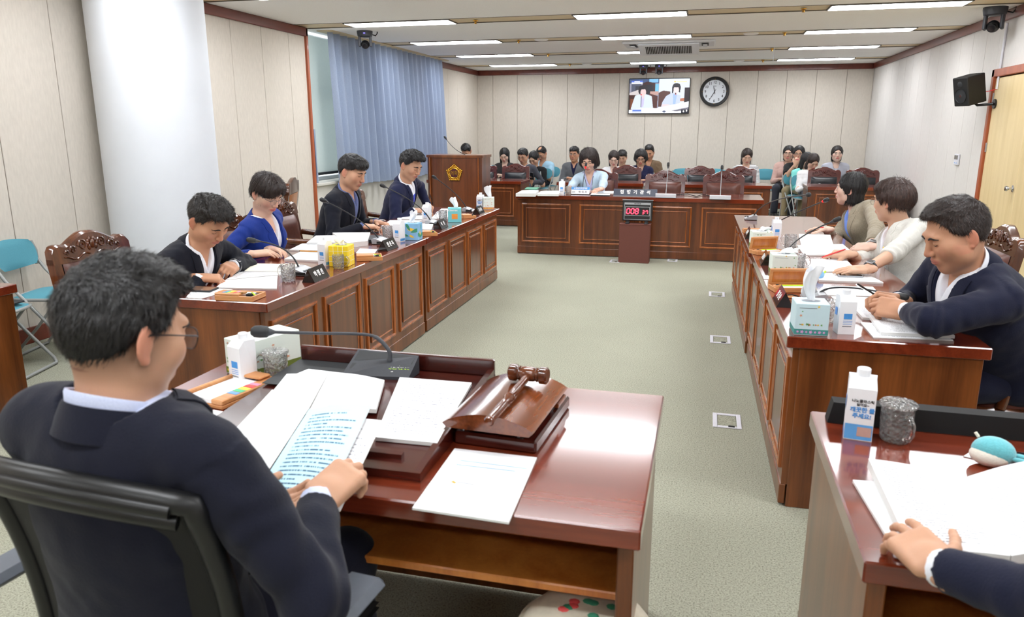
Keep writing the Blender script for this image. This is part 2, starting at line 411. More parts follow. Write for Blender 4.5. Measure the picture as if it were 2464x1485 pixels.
for bi, bnd in enumerate(BANDS):
    k = bi-5
    for x0, x1, side in LX:
        lab = f'bright white ceiling light panel, {side} of three {LROW[k]}' if k in LROW else 'white ceiling light panel nearer the camera, outside the picture'
        t = thing('ceiling_light', lab, 'ceiling light', ((x0+x1)/2, bnd, ZC), 0, 'ceiling light panels')
        hw = (x1-x0)/2
        MB().box((-hw, -.155, -.012), (hw, .155, -.002), .004).build('diffuser', 'light_panel', t)
        f = MB()
        for s in (-1, 1):
            f.box((-hw-.015, s*.163-.008, -.010), (hw+.015, s*.163+.008, 0.004)); f.box((s*(hw+.008)-.008, -.155, -.010), (s*(hw+.008)+.008, .155, 0.004))
        f.build('frame', 'channel_edge', t)
    if k < 0: continue
    for j, (x, r, lb) in enumerate(((-2.62, .03, 'left brass sprinkler'), (.86, .03, 'right brass sprinkler'))):
        m_ = MB(); m_.lathe([(r, 0), (r*.9, -.01), (.012, -.014), (.012, -.035), (.022, -.038), (.0, -.04)][::-1], 14)
        o = m_.build('sprinkler', 'brass', None, 40, (x, bnd, ZC)); tag(o, f'{lb} {LROW[k]}', 'sprinkler', 'ceiling sprinklers')
    if k in (1, 3):
        for x, sd in ((-2.30, 'left'), (.45, 'right')):
            o = MB().lathe([(0, -.012), (.085, -.012), (.095, -.004), (.095, .006)], 28).build('ceiling_speaker', 'ceiling_board', None, 40, (x, bnd, ZC))
            tag(o, f'round flat ceiling loudspeaker on the {sd} {LROW[k]}', 'ceiling speaker', 'round ceiling speakers')
# walls
def wall_x(name, x, y0, y1, seams, side, mat, z0=0.0, z1=ZC, holes=()):
    s = 1 if side > 0 else -1     # s: room lies in -s*x direction ... slab behind the face
    base = structure(MB().box((min(x, x+s*.15), y0, z0-.05), (max(x, x+s*.15), y1, z1+.1)).build(name, 'wall_joint'))
    ys = [y0]+[y for y in seams if y0 < y < y1]+[y1]
    for a, b_ in zip(ys[:-1], ys[1:]):
        if b_-a < .02: continue
        MB().box((min(x, x-s*.012), a+.003, z0), (max(x, x-s*.012), b_-.003, z1), .003).build('wall_panel', mat, base)
    return base
WIN0, WIN1 = 8.72, 13.42
seamL = [7.173+.567*k for k in range(-20, 16)]
wl = wall_x('wall_left', XL-.012, YF, WIN0, seamL, -1, 'wall_fabric')
wall_x('wall_left_far', XL-.012, WIN1, YB+.1, seamL, -1, 'wall_fabric')
wall_x('wall_right', XR+.012, YF, 7.36, [9.337+.4545*k for k in range(-30, 15)], 1, 'wall_fabric_right')
wall_x('wall_right_far', XR+.012, 9.40, YB+.1, [9.813+.4545*k for k in range(0, 15)], 1, 'wall_fabric_right')
structure(MB().box((XR, 7.36, 2.17), (XR+.16, 9.40, ZC+.1)).build('wall_right_over_door', 'wall_fabric_right'))
wb = structure(MB().box((XL-.2, YB+.012, -.05), (XR+.2, YB+.16, ZC+.1)).build('wall_back', 'wall_joint'))
xs = [XL]+[-4.478+.534*k for k in range(0, 14)]+[XR]
for a, b_ in zip(xs[:-1], xs[1:]):
    MB().box((a+.003, YB, 0), (b_-.003, YB+.012, ZC), .003).build('wall_panel', 'wall_fabric', wb)
structure(MB().box((XL-.2, YF-.15, -.05), (XR+.2, YF, ZC+.1)).build('wall_front', 'wall_fabric'))
# crown trim, baseboards
def crown(name, lo, hi): structure(MB().box(lo, hi, .006).build(name, 'trim_wood'))
TZ = ZC-.10
crown('trim_1', (XL, YF, TZ), (XL+.03, WIN0+.0, ZC)); crown('trim_2', (XL, WIN1, TZ), (XL+.03, YB, ZC))
crown('trim_3', (XL+.03, YB-.03, TZ), (XR-.03, YB, ZC)); crown('trim_4', (XR-.03, YF, TZ), (XR, YB, ZC))
def bb(name, lo, hi): structure(MB().box(lo, hi, .004).build(name, 'trim_wood'))
bb('baseboard_left', (XL, YF, 0), (XL+.015, WIN0, .12)); bb('baseboard_back', (XL, YB-.015, 0), (XR, YB, .12))
bb('baseboard_right', (XR-.015, 9.46, 0), (XR, YB, .12)); bb('baseboard_left_far', (XL, WIN1, 0), (XL+.015, YB, .12))
bb('baseboard_right_near', (XR-.015, YF, 0), (XR, 7.30, .12))
# window on the left wall
win = structure(MB().box((XL-.16, WIN0, -.05), (XL-.012, WIN1, .86)).build('window_1', 'sill_paint'))
MB().box((XL-.012, WIN0, 0), (XL+.0, WIN1, .84), .004).build('apron_panel', 'sill_paint', win)
MB().box((XL-.30, WIN0, .84), (XL+.05, WIN1, .88), .008).build('window_sill', 'sill_paint', win)
MB().box((XL-.05, WIN0-.045, .0), (XL+.03, WIN0+.0, ZC), .005).build('window_jamb', 'jamb_wood', win)
MB().box((XL-.05, WIN1, .0), (XL+.03, WIN1+.04, ZC), .005).build('window_jamb', 'jamb_wood', win)
for y in (WIN0+.02, 10.3, 11.9, WIN1-.06):
    MB().box((XL-.28, y, .88), (XL-.22, y+.06, ZC), .004).build('mullion', 'white_paint', win)
for z in (.88, 2.02, ZC-.06): MB().box((XL-.28, WIN0, z), (XL-.22, WIN1, z+.05), .004).build('transom', 'white_paint', win)
for a, b_ in ((WIN0+.08, 10.3), (10.36, 11.9), (11.96, WIN1-.06)):
    MB().box((XL-.255, a, .93), (XL-.245, b_, ZC-.06)).build('window_pane', 'window_glass', win)
structure(MB().box((XL-.34, WIN0-.16, -.05), (XL-.15, WIN0, ZC+.1)).build('wall_reveal_near', 'white_paint'))
structure(MB().box((XL-.34, WIN1, -.05), (XL-.15, WIN1+.16, ZC+.1)).build('wall_reveal_far', 'white_paint'))
t = thing('roller_blind', 'pale grey-green roller blind lowered in the window beside the blue curtain', 'blind', (XL-.13, 8.9, .96))
MB().box((-.004, -.02, .03), (.004, 1.6, 1.74)).build('blind_cloth', 'blind_cloth', t)
MB().box((-.02, -.02, 0), (.02, 1.6, .035), .008).build('bottom_bar', 'charcoal', t)
# curtains
def curtain(name, label, y0t, y1t, y0b, y1b, zt, zb, nf, amp, x, seed):
    r = random.Random(seed); ph = [r.uniform(-.5, .5) for _ in range(nf+2)]; am = [r.uniform(.55, 1.15) for _ in range(nf+2)]
    def fn(u, v):
        t = u*nf; i = int(min(t, nf-1e-6)); fr = t-i
        a = am[i]*(1-fr)+am[i+1]*fr; p = ph[i]*(1-fr)+ph[i+1]*fr
        wv = math.sin(2*PI*t+p); wv = math.copysign(abs(wv)**.7, wv)
        sway = .012*math.sin(9*u+3*v)*(v)
        y = (y0t*(1-u)+y1t*u)*(1-v)+(y0b*(1-u)+y1b*u)*v + .025*math.cos(2*PI*t*1+p)*(.6+.4*v)
        z = zt*(1-v)+zb*v + (.012*math.sin(7*u+1))*v
        return (x+amp*a*(.55+.45*v)*wv+sway, y, z)
    m_ = MB(); m_.grid(fn, nf*14, 14, False)
    o = m_.build(name, 'curtain_cloth', None, 80); tag(o, label, 'curtain'); return o
curtain('curtain', 'long blue pleated curtain drawn across the window', 9.02, 13.32, 9.14, 13.52, ZC-.014, .80, 21, .085, XL+.14, 3)
curtain('curtain', 'narrow strip of blue curtain tucked behind the red window jamb', 8.76, 8.84, 8.75, 8.86, 1.55, .86, 2, .012, XL-.02, 9)
MB().box((XL+.02, 8.95, ZC-.012), (XL+.24, WIN1-.05, ZC), .004).build('curtain_rail', 'channel_metal'); tag(bpy.data.objects['curtain_rail'], 'thin curtain rail on the ceiling above the blue curtain', 'curtain rail')
# column
o = structure(MB().lathe([(.436, 0), (.436, ZC)], 72).build('column', 'white_paint', None, 60, (-4.376, 5.40, 0)))
o['label'] = 'thick round white column against the left wall'
# double door on the right
D0, D1, DZ = 9.40, 7.36, 2.17
dr = structure(MB().box((XR+.06, D1, -.01), (XR+.16, D0, DZ)).build('door_1', 'wall_joint'))
for y in (D0-.07, D1): MB().box((XR-.03, y, 0), (XR+.07, y+.07, DZ), .006).build('door_jamb', 'jamb_wood', dr)
MB().box((XR-.03, D1, DZ-.08), (XR+.07, D0, DZ), .006).build('door_head', 'jamb_wood', dr)
for a, b_ in ((8.352, D0-.075), (D1+.075, 8.348)):
    leaf = MB().box((XR-.005, a, .01), (XR+.04, b_, DZ-.09), .004).build('door_leaf', 'door_veneer', dr)
    for z in (.30, 1.36, 1.88):
        if a > 8: MB().box((XR-.016, b_-.02, z-.05), (XR-.004, b_+.02, z+.05), .003).build('hinge', 'silver_plastic', leaf)
kn = MB(); kn.lathe([(.032, 0), (.034, .004), (.012, .010), (.010, .035), (.022, .042), (.027, .055), (.022, .068), (0, .072)], 20, Matrix.Translation((XR-.005, 8.42, .985)) @ Matrix.Rotation(-PI/2, 4, 'Y'))
kn.build('door_knob', 'chrome', dr, 40)
# ================================================================== DESKS
def moulding(m_, x0, x1, z0, z1, wd, y, dp):
    """mitred frame on a front face lying at y, raised towards -y"""
    o = [(x0, z0), (x1, z0), (x1, z1), (x0, z1)]; i = [(x0+wd, z0+wd), (x1-wd, z0+wd), (x1-wd, z1-wd), (x0+wd, z1-wd)]
    md = [(x0+wd*.5, z0+wd*.5), (x1-wd*.5, z0+wd*.5), (x1-wd*.5, z1-wd*.5), (x0+wd*.5, z1-wd*.5)]
    vs = [(a, y, c) for a, c in o]+[(a, y-dp*.8, c) for a, c in o]+[(a, y-dp, c) for a, c in md]+[(a, y-dp*.55, c) for a, c in i]+[(a, y, c) for a, c in i]
    fs = []
    for r in range(4):
        for k in range(4): fs.append((r*4+k, r*4+(k+1) % 4, (r+1)*4+(k+1) % 4, (r+1)*4+k))
    m_.add(vs, fs)
def desk(label, W, D, H, npan, loc, rz, group=None, ends=(1, 1), seam=None, front='desk_front_wood', shelf=True, gapw=.10, name='council_desk'):
    t = thing(name, label, 'desk', loc, rz, group)
    th = .048; ov = .028
    MB().box((-W/2, -D/2-ov, H-th), (W/2, D/2+.01, H), .004).build('worktop', 'desk_top_wood', t)
    fy = -D/2
    fb = MB().box((-W/2+.02, fy, .10), (W/2-.02, fy+.025, H-th)).build('front_board', front, t)
    MB().box((-W/2+.018, fy-.006, .012), (W/2-.018, fy+.02, .10), .003).build('plinth', front, t)
    for s in (-1, 1): MB().box((s*(W/2-.032)-.018, fy+.025 if 1 else 0, 0), (s*(W/2-.032)+.018, D/2-.01, H-th), .003).build('side_board', front, t)
    if shelf: MB().box((-W/2+.05, fy+.12, H-.22), (W/2-.05, D/2-.06, H-.20), .003).build('shelf', 'orange_veneer', t)
    pw = (W-.04)/npan
    for k in range(npan):
        x0 = -W/2+.02+pw*k+gapw/2; x1 = x0+pw-gapw
        pm = MB(); moulding(pm, x0, x1, .155, H-th-.055, .022, fy, .014)
        p_ = pm.build('panel_moulding', 'moulding_wood', fb)
        rp = MB(); ix0, ix1, iz0, iz1 = x0+.055, x1-.055, .21, H-th-.11
        rp.box((ix0, fy-.008, iz0), (ix1, fy+.004, iz1), .005); rp.build('raised_panel', 'desk_panel_wood', fb)
        pm = MB(); moulding(pm, ix0, ix1, iz0, iz1, .010, fy-.006, .006); pm.build('panel_bead', 'moulding_wood', fb)
    if seam:
        for sx in seam: MB().box((sx-.002, fy-.001, .012), (sx+.002, fy+.003, H-th)).build('seam', 'matte_black', fb)
    return t
H = .75
# left row: fronts face +x
aL = rad(90+0.9)
def on_left(y): return -1.99-.016*(y-3.07)
for y0, y1, lb in ((3.07, 5.30, 'long panelled council desk nearest the camera in the left row'), (5.31, 7.54, 'long panelled council desk farther from the camera in the left row')):
    yc = (y0+y1)/2; desk(lb, y1-y0, .70, H, 4, (on_left(yc)-.03-.35, yc, 0), aL, seam=(0,), gapw=.085)
aR = rad(-90+0.75)
def on_right(y): return .355-.0175*(y-3.08)
for y0, y1, lb in ((3.08, 5.31, 'long panelled council desk nearest the camera in the right row'), (5.32, 7.55, 'long panelled council desk farther from the camera in the right row')):
    yc = (y0+y1)/2; desk(lb, y1-y0, .70, H, 4, (on_right(yc)+.03+.35, yc, 0), aR, seam=(0,), gapw=.085)
desk('wide panelled witness desk facing the camera behind the red timer', 2.98, .69, H, 4, (-.82, 9.245+.345, 0), 0, seam=(0,), gapw=.11, front='back_desk_wood')
HB = .73
for x0, x1, lb in ((-4.5, -2.88, 'rear panelled desk partly hidden by the podium'), (-2.30, -.93, 'rear panelled desk behind the woman in the pale blue blazer'),
                   (-.44, .955, 'rear panelled desk behind the two empty brown chairs'), (1.455, 2.83, 'rear panelled desk in front of the right wall')):
    desk(lb, x1-x0, .62, HB, 1 if x0 > -4 else 2, ((x0+x1)/2, 11.88+.31, 0), 0, front='back_desk_wood', gapw=.2, name='rear_desk')
desk('chairman\'s desk with gavel and reading board in the foreground', 1.53, .80, H, 3, (-.853, 1.83, 0), PI, gapw=.12, name='chair_desk')
desk('foreground desk at the lower right with plush toy and open booklet', 1.55, .78, H, 3, (.338+.775, 1.815, 0), PI, gapw=.12, name='clerk_desk')
desk('plain desk end cut off by the left edge of the picture', 1.3, .72, H, 2, (-3.55-.65, 2.79, 0), 0, name='side_desk')
# ================================================================== PODIUM
PY0 = 10.15
t = thing('podium', 'tall curved wooden podium with gold council emblem', 'podium', (-3.42, PY0, 0))
PW = .40
def arc(u, r=.16): return -r*math.cos((u-.5)*PI*.62)+r*.56
m_ = MB(); prof = [(-PW+2*PW*i/16, arc(i/16)-.02) for i in range(17)]
poly = prof+[(PW, .40), (-PW, .40)]
m_.prism(poly, .08, 1.165); m_.build('body', 'back_desk_wood', t, 30)
m_ = MB(); m_.prism([(x*1.03, y-.012) for x, y in prof]+[(PW*1.03, .42), (-PW*1.03, .42)], 1.165, 1.20); m_.build('top_board', 'desk_front_wood', t, 30)
m_ = MB(); m_.prism([(x*1.02, y-.01) for x, y in prof]+[(PW*1.02, .41), (-PW*1.02, .41)], 0, .085); m_.build('plinth', 'desk_front_wood', t, 30)
for s in (-1, 1): MB().box((s*(PW-.045)-.006, -.06, .085), (s*(PW-.045)+.006, -.035, 1.165)).build('edge_strip', 'moulding_wood', t)
# emblem: pentagon of petals around a maroon disc
EY = arc(.5)-.02; EZ = .955; EX = .02
em = MB()
def pent(a):
    k = (a-PI/2) % (2*PI/5) - PI/5; return .125*math.cos(PI/5)/math.cos(k)
for i in range(30):
    a = PI/2+2*PI*i/30; R = pent(a)
    for rr, sz in ((R-.012, .014), (R-.036, .0115)):
        em.sphere((EX+rr*math.cos(a), EY-.010, EZ+rr*math.sin(a)), (sz, .012, sz), 8, 6)
for q in range(30):
    a0, a1 = 2*PI*q/30, 2*PI*(q+1)/30
    em.add([(EX+.07*math.cos(a0), EY-.012, EZ+.07*math.sin(a0)), (EX+.07*math.cos(a1), EY-.012, EZ+.07*math.sin(a1)),
            (EX+(pent(a1)-.008)*math.cos(a1), EY-.006, EZ+(pent(a1)-.008)*math.sin(a1)), (EX+(pent(a0)-.008)*math.cos(a0), EY-.006, EZ+(pent(a0)-.008)*math.sin(a0))], [(0, 1, 2, 3)])
ring = [(EX+.069*math.cos(2*PI*i/40), EY-.016, EZ+.069*math.sin(2*PI*i/40)) for i in range(40)]
em.tube(ring, .005, 6, True)
eo = em.build('emblem', 'gold', t, 50)
dsc = MB(); dsc.lathe([(0, 0), (.067, 0), (.067, .008), (0, .008)], 32, Matrix.Translation((EX, EY-.008, EZ)) @ Matrix.Rotation(PI/2, 4, 'X')); dsc.build('emblem_disc', 'maroon_enamel', eo)
lettering('emblem_letters', '의회', .062, 'gold', eo, frame_matrix((EX, EY-.018, EZ-.003), (1, 0, 0), (0, 0, 1)), bold=.0008, depth=.003)
# podium microphone
def gooseneck(name, label, base, head, bend, mat_head='charcoal', r=.0042, stem='charcoal', ring=False, group=None):
    """base and head are world points; bend is the control point of the neck"""
    base, head, bend = Vector(base), Vector(head), Vector(bend)
    t = thing(name, label, 'microphone', base, 0, group)
    b0 = Vector((0, 0, 0)); h0 = head-base; c0 = bend-base
    path = []
    for i in range(25):
        u = i/24; path.append(b0*(1-u)**2+c0*2*u*(1-u)+h0*u*u)
    MB().tube(path, [r*1.25]*6+[r]*19, 8).build('gooseneck', stem, t, 60)
    d = (path[-1]-path[-3]).normalized()
    M = Matrix.Translation(path[-1]) @ d.to_track_quat('Z', 'Y').to_matrix().to_4x4()
    MB().lathe([(.0, -.02), (r, -.02), (.009, -.004), (.0105, .004), (.010, .01)], 14, M).build('head_collar', 'ring_red' if ring else 'dark_grey_plastic', t, 40)
    MB().lathe([(.010, .006), (.0145, .012), (.0155, .03), (.0145, .048), (.009, .056), (0, .058)], 16, M).build('foam_head', mat_head, t, 60)
    return t
def mic_base(t, rz, cable=True, w=.135, d=.115, h=.042, mat='silver_plastic'):
    """wedge-shaped desk unit under the neck; top slopes to the speaker (-y local)"""
    M = Matrix.Rotation(rz, 4, 'Z')
    m_ = MB(); m_.prism([(-d*.70, .004), (d*.22, .004), (d*.26, h*.9), (d*.16, h), (-.01, h*.92), (-d*.70, .012)], -w/2, w/2, M @ Matrix(((0, 0, 1, 0), (1, 0, 0, 0), (0, 1, 0, 0), (0, 0, 0, 1))))
    b = m_.build('base', mat, t)
    MB().box((-w/2+.003, -d*.69, 0), (w/2-.003, d*.21, .006), 0, M).build('foot', 'matte_black', b)
    MB().box((-w/2-.001, -d*.65, .006), (-w/2+.0005, -.012, h*.52), 0, M).build('side_cover', 'matte_black', b)
    k = MB()
    for q in (-.03, 0, .03): k.cbox((q, -d*.45, .0245), (.018, .016, .004), .001, M)
    k.build('key', 'dark_grey_plastic', b)
    return b
pb = Vector((-3.42+.10, PY0+.16, 1.201))
gooseneck('podium_microphone', 'thin gooseneck microphone rising from the podium top', pb, PY(1074, 335, PY0+.25), PY(1092, 362, PY0+.2), r=.004)
# ================================================================== CHAIRS
def spiral(c, r0, turns, s, n=22, tail=(0, 0)):
    pts = []
    for i in range(n):
        u = i/(n-1); a = s*(turns*2*PI*u)+(0 if s > 0 else PI); r = r0*(1-.85*u)
        pts.append((c[0]+r*math.cos(a)+tail[0]*(1-u), c[1]+r*math.sin(a)+tail[1]*(1-u)))
    return pts
def carve(m_, y, z0, w, h, tilt=lambda z: 0.0):
    """scroll and leaf carving in relief on a crest rail (front at y, facing +y)"""
    def P(x, z, d=0.0): return (x, y+d+tilt(z), z)
    for s in (-1, 1):
        for cx, cz, r, tn in ((.30, .10, .30, 1.5), (.62, -.05, .22, 1.3), (.82, -.14, .14, 1.2)):
            m_.tube([P(s*(cx*w+px*h), z0+cz*h+pz*h) for px, pz in spiral((0, 0), r, tn, s)], [.0065*(1-.5*i/21) for i in range(22)], 5)
        for k in range(4):
            a = rad(28+34*k); m_.sphere(P(s*.10*w*math.sin(a)*1.4, z0+.02*h+.30*h*math.cos(a*.8)), (.010, .007, .017), 7, 5)
        m_.tube([P(s*w*(.12+.8*i/9), z0-.36*h+.10*h*math.sin(i*.9)-.06*h*i/9) for i in range(10)], .0045, 5)
    m_.sphere(P(0, z0+.1*h, .002), (.016, .009, .026), 8, 6)
def council_chair(label, wood_m, leather, loc, rz, ht=1.0, W=.56, group=None, back_m=None):
    """carved leather armchair; faces +y locally"""
    t = thing('council_chair', label, 'chair', loc, rz, group)
    w2 = W/2; sh = .44
    def yb(z): return -.22-(z-.46)*.16          # leaning back
    # back: frame with arched crest
    zc = ht-.155
    def bar(x0, x1, za, zb, th=.045):
        m_ = MB(); m_.add([(x0, yb(za)-th, za), (x1, yb(za)-th, za), (x1, yb(za), za), (x0, yb(za), za), (x0, yb(zb)-th, zb), (x1, yb(zb)-th, zb), (x1, yb(zb), zb), (x0, yb(zb), zb)],
              [(0, 3, 2, 1), (4, 5, 6, 7), (0, 1, 5, 4), (1, 2, 6, 5), (2, 3, 7, 6), (3, 0, 4, 7)]); return m_
    fr = MB()
    for s in (-1, 1):
        b_ = bar(min(s*w2, s*(w2-.05)), max(s*w2, s*(w2-.05)), .44, zc+.03); fr.add(b_.v, b_.f)
    b_ = bar(-w2+.05, w2-.05, .46, .52); fr.add(b_.v, b_.f)
    fo = fr.build('back_frame', wood_m, t)
    cr = MB(); n = 28; top = []; 
    def crest(u):
        x = abs(u-.5)*2
        return ht-(.05 if leather == 'black_leather' else .062)*min(1, max(0, (x-.12)/.50))**1.3 - (.022*max(0, (x-.93)/.07)) + .012*math.exp(-((x-.80)/.12)**2)
    vs = []; fs = []
    for i in range(n+1):
        x = -w2+W*i/n; zt = crest(i/n)
        for z in (zc, (zc+zt)/2, zt-.012, zt): 
            dd = .0 if z < zt-.006 else -.012
            vs.append((x, yb(z)+.006+dd, z))
        for z in (zt, zc): vs.append((x, yb(z)-.048+(.01 if z == zt else 0), z))
    for i in range(n):
        for k in range(6): fs.append((i*6+k, (i+1)*6+k, (i+1)*6+(k+1) % 6, i*6+(k+1) % 6))
    fs += [tuple(range(6)), tuple(n*6+k for k in range(6))[::-1]]
    cr.add(vs, fs); co = cr.build('crest_rail', wood_m, t, 40)
    cv = MB(); carve(cv, yb(ht-.09)+.008, ht-.085, w2*.80, .115, lambda z: -(z-(ht-.085))*.16); cv.build('carving', wood_m, co, 60)
    # upholstery
    def cush(u, v):
        x = (u-.5)*2; zz = .50+(zc-.50)*v; e = (1-abs(x)**6)*(1-abs(2*v-1)**6)
        return (x*(w2-.055), yb(zz)+.002+.038*e+.006*math.sin(9*v)*(1-x*x), zz)
    m_ = MB(); m_.grid(cush, 14, 14, False); m_.build('back_cushion', leather, t, 80)
    m_ = MB(); m_.grid(lambda u, v: ((u-.5)*(W-.11), yb(.50+(zc-.50)*v)-.046-.006*(1-(2*u-1)**4), .50+(zc-.50)*v), 6, 6, False); m_.build('back_panel', back_m or leather, t, 60)
    def seat(u, v):
        x = (u-.5)*2; y = -.24+.52*v; e = (1-abs(x)**8)*(1-abs(2*v-1)**8)
        return (x*(w2-.03), y, sh-.03+.065*e)
    m_ = MB(); m_.grid(seat, 14, 14, False); m_.build('seat_cushion', leather, t, 80)
    MB().box((-w2+.02, -.25, sh-.11), (w2-.02, .28, sh-.02), .012).build('seat_frame', wood_m, t)
    for s in (-1, 1):
        p = [(s*(w2-.03), -.24, .69), (s*(w2-.025), -.10, .675), (s*(w2-.02), .06, .67), (s*(w2-.015), .17, .675), (s*(w2-.012), .215, .655), (s*(w2-.012), .225, .63)]
        a = MB(); a.tube(p, [.024, .026, .030, .034, .034, .022], 10, False, .75); ao = a.build('armrest', wood_m, t, 50)
        MB().lathe([(0, 0), (.026, 0), (.028, .005), (.018, .009), (.016, .004), (.010, .008), (0, .010)], 18, Matrix.Translation((s*(w2-.012)+s*.024, .205, .645)) @ Matrix.Rotation(s*PI/2, 4, 'Y')).build('scroll', wood_m, ao, 40)
        MB().tube([(s*(w2-.02), .17, .66), (s*(w2-.025), .14, .56), (s*(w2-.03), .17, .42)], [.02, .016, .022], 8).build('arm_post', wood_m, t, 50)
        for y in (-.22, .24): MB().tube([(s*(w2-.05), y, .36), (s*(w2-.045), y*1.04, .16), (s*(w2-.04), y*1.10, .0)], [.028, .022, .018], 8).build('leg', wood_m, t, 50)
    return t
A_R, A_L = rad(90), rad(-90)    # facing -x / facing +x
def C_at(px, py, x): p = PX(px, py, x); return (p.x, p.y, 0)
ch = council_chair('carved brown leather armchair behind the leaning man at the left desk', 'chair_wood', 'brown_leather', (-3.07, 3.50, 0), A_L)
dup(ch, (-3.02, 4.62, 0), A_L, 'carved brown leather armchair under the woman in the royal blue blazer')
dup(ch, (-3.12, 5.62, 0), A_L+.1, 'carved brown leather armchair under the man in the speckled blue shirt')
dup(ch, (-3.16, 6.98, 0), A_L, 'carved brown leather armchair behind the man with the bright blue tie')
dup(ch, (1.42, 3.62, 0), A_R, 'carved brown leather armchair under the large man holding a phone')
dup(ch, (1.45, 5.08, 0), A_R, 'carved brown leather armchair under the woman in the cream blazer')
dup(ch, (1.46, 6.36, 0), A_R, 'carved brown leather armchair under the woman in the taupe blazer')
ch3 = council_chair('carved brown leather chair under the woman in the pale blue blazer', 'red_chair_wood', 'brown_leather', (-1.48, 10.52, 0), PI, 1.0, .54)
dup(ch3, (-.545, 10.38, 0), PI, 'empty carved brown leather chair left of its twin at the witness desk')
dup(ch3, (.235, 10.38, 0), PI, 'empty carved brown leather chair right of its twin at the witness desk')
sc_ = council_chair('spare carved chair with orange veneer back standing by the column', 'chair_wood', 'black_leather', (-4.28, 6.62, 0), A_L+rad(-160), 1.09, .56, None, 'orange_veneer')
bc = council_chair('carved chair with black leather back, beside the podium at the rear desk', 'red_chair_wood', 'black_leather', (-3.92, 12.95, 0), PI, .95, .50)
for px, lb in ((1230, 'carved chair with black leather back before the man in the dark suit'), 
               (1504, 'carved chair with black leather back beside the woman in the navy lace top'),
               (1684, 'empty carved black leather chair seen between the two brown chairs'), (1786, 'carved chair with black leather back below the woman in the striped top'),
               (1993, 'carved chair with black leather back below the woman in the grey shirt'), (2088, 'carved chair with black leather back nearest the right wall')):
    p = PY(px, 400, 12.9); dup(bc, (p.x, 12.95, 0), PI, lb)
def folding_chair(label, loc, rz):
    """teal padded folding chair on grey tube, faces +y"""
    t = thing('folding_chair', label, 'chair', loc, rz, 'teal folding chairs')
    W = .45; w2 = W/2
    def pad(lo, hi, bulge, fn):
        m_ = MB(); m_.grid(fn, 12, 8, False); return m_
    def seat(u, v, top=1):
        x = (u-.5)*2; y = (v-.5)*2; rr = 1-.10*abs(y)**3
        return (x*w2*.92*rr, -.02+y*.20*(1-.05*x*x), .435+top*.022*(1-abs(x)**5)*(1-abs(y)**5)-.006)
    m_ = MB(); m_.grid(lambda u, v: seat(u, v), 12, 10, False); m_.grid(lambda u, v: seat(1-u, v, -.35), 12, 10, False); m_.build('seat', 'teal_fabric', t, 70)
    MB().tube([(w2*.92*math.cos(a)*min(1, 1.25), -.02+.21*math.sin(a), .428) if 0 else (math.copysign(abs(math.cos(a))**.45, math.cos(a))*w2*.93, -.02+math.copysign(abs(math.sin(a))**.45, math.sin(a))*.205, .424) for a in [2*PI*i/36 for i in range(36)]], .011, 6, True).build('seat_rim', 'grey_tube', t, 60)
    def back(u, v, s=1):
        x = (u-.5)*2; z = (v-.5)*2; wz = math.sqrt(max(0, 1-(abs(z)**2.6)*.35)); 
        return (x*w2*.97*wz, -.27-.02*z+.055*(x*x)*1-.03+s*.014*(1-abs(x)**6)*(1-abs(z)**6), .70+z*.105*(1-.18*x*x))
    m_ = MB(); m_.grid(lambda u, v: back(u, v), 14, 8, False); m_.grid(lambda u, v: back(1-u, v, -1), 14, 8, False); m_.build('backrest', 'teal_fabric', t, 70)
    for s in (-1, 1):
        MB().tube([(s*w2*1.0, -.255, .60), (s*w2*1.01, -.262, .70), (s*w2*.97, -.275, .77)], [.016, .022, .014], 8, False, .7).build('back_cap', 'grey_tube', t, 60)
        MB().tube([(s*w2*.99, -.25, .64), (s*w2, -.20, .56), (s*w2, -.10, .44), (s*w2, .10, .20), (s*w2, .235, .045), (s*w2, .245, .02), (s*w2*.96, .25, .012)], .0115, 8).build('front_leg', 'grey_tube', t, 60)
        MB().tube([(s*w2*.9, .12, .42), (s*w2*.9, -.05, .22), (s*w2*.9, -.23, .03), (s*w2*.86, -.24, .012)], .0105, 8).build('rear_leg', 'grey_tube', t, 60)
    MB().tube([(-w2*.96, .25, .012), (w2*.96, .25, .012)], .0115, 8).build('front_stretcher', 'grey_tube', t, 60)
    MB().tube([(-w2*.86, -.24, .012), (w2*.86, -.24, .012)], .0105, 8).build('rear_stretcher', 'grey_tube', t, 60)
    return t
fc = folding_chair('teal folding chair with its back to the left wall, farther of two', (-4.40, 4.22, 0), A_L+rad(14))
dup(fc, (-4.40, 3.68, 0), A_L+rad(14), 'teal folding chair half hidden by the desk at the left edge')
o = MB().box((-.12, -.09, .443), (.12, .11, .456), .004).build('folder', 'charcoal', None, 0, (-4.38, 3.72, .016)); tag(o, 'black folder lying on the teal folding chair seat', 'folder')
for px, y, lb in ((1645, 14.9, 'empty teal folding chair by the far wall, left of the middle rear chair'), (1722, 14.9, 'empty teal folding chair by the far wall, right of the middle rear chair'), (1180, 15.2, 'empty teal folding chair beside the podium'), (1845, 15.1, 'empty teal folding chair beside the woman in the striped top')):
    dup(fc, (PY(px, 400, y).x, y, 0), PI, lb)
plain('armrest_grey', (74, 80, 90), 0.4)
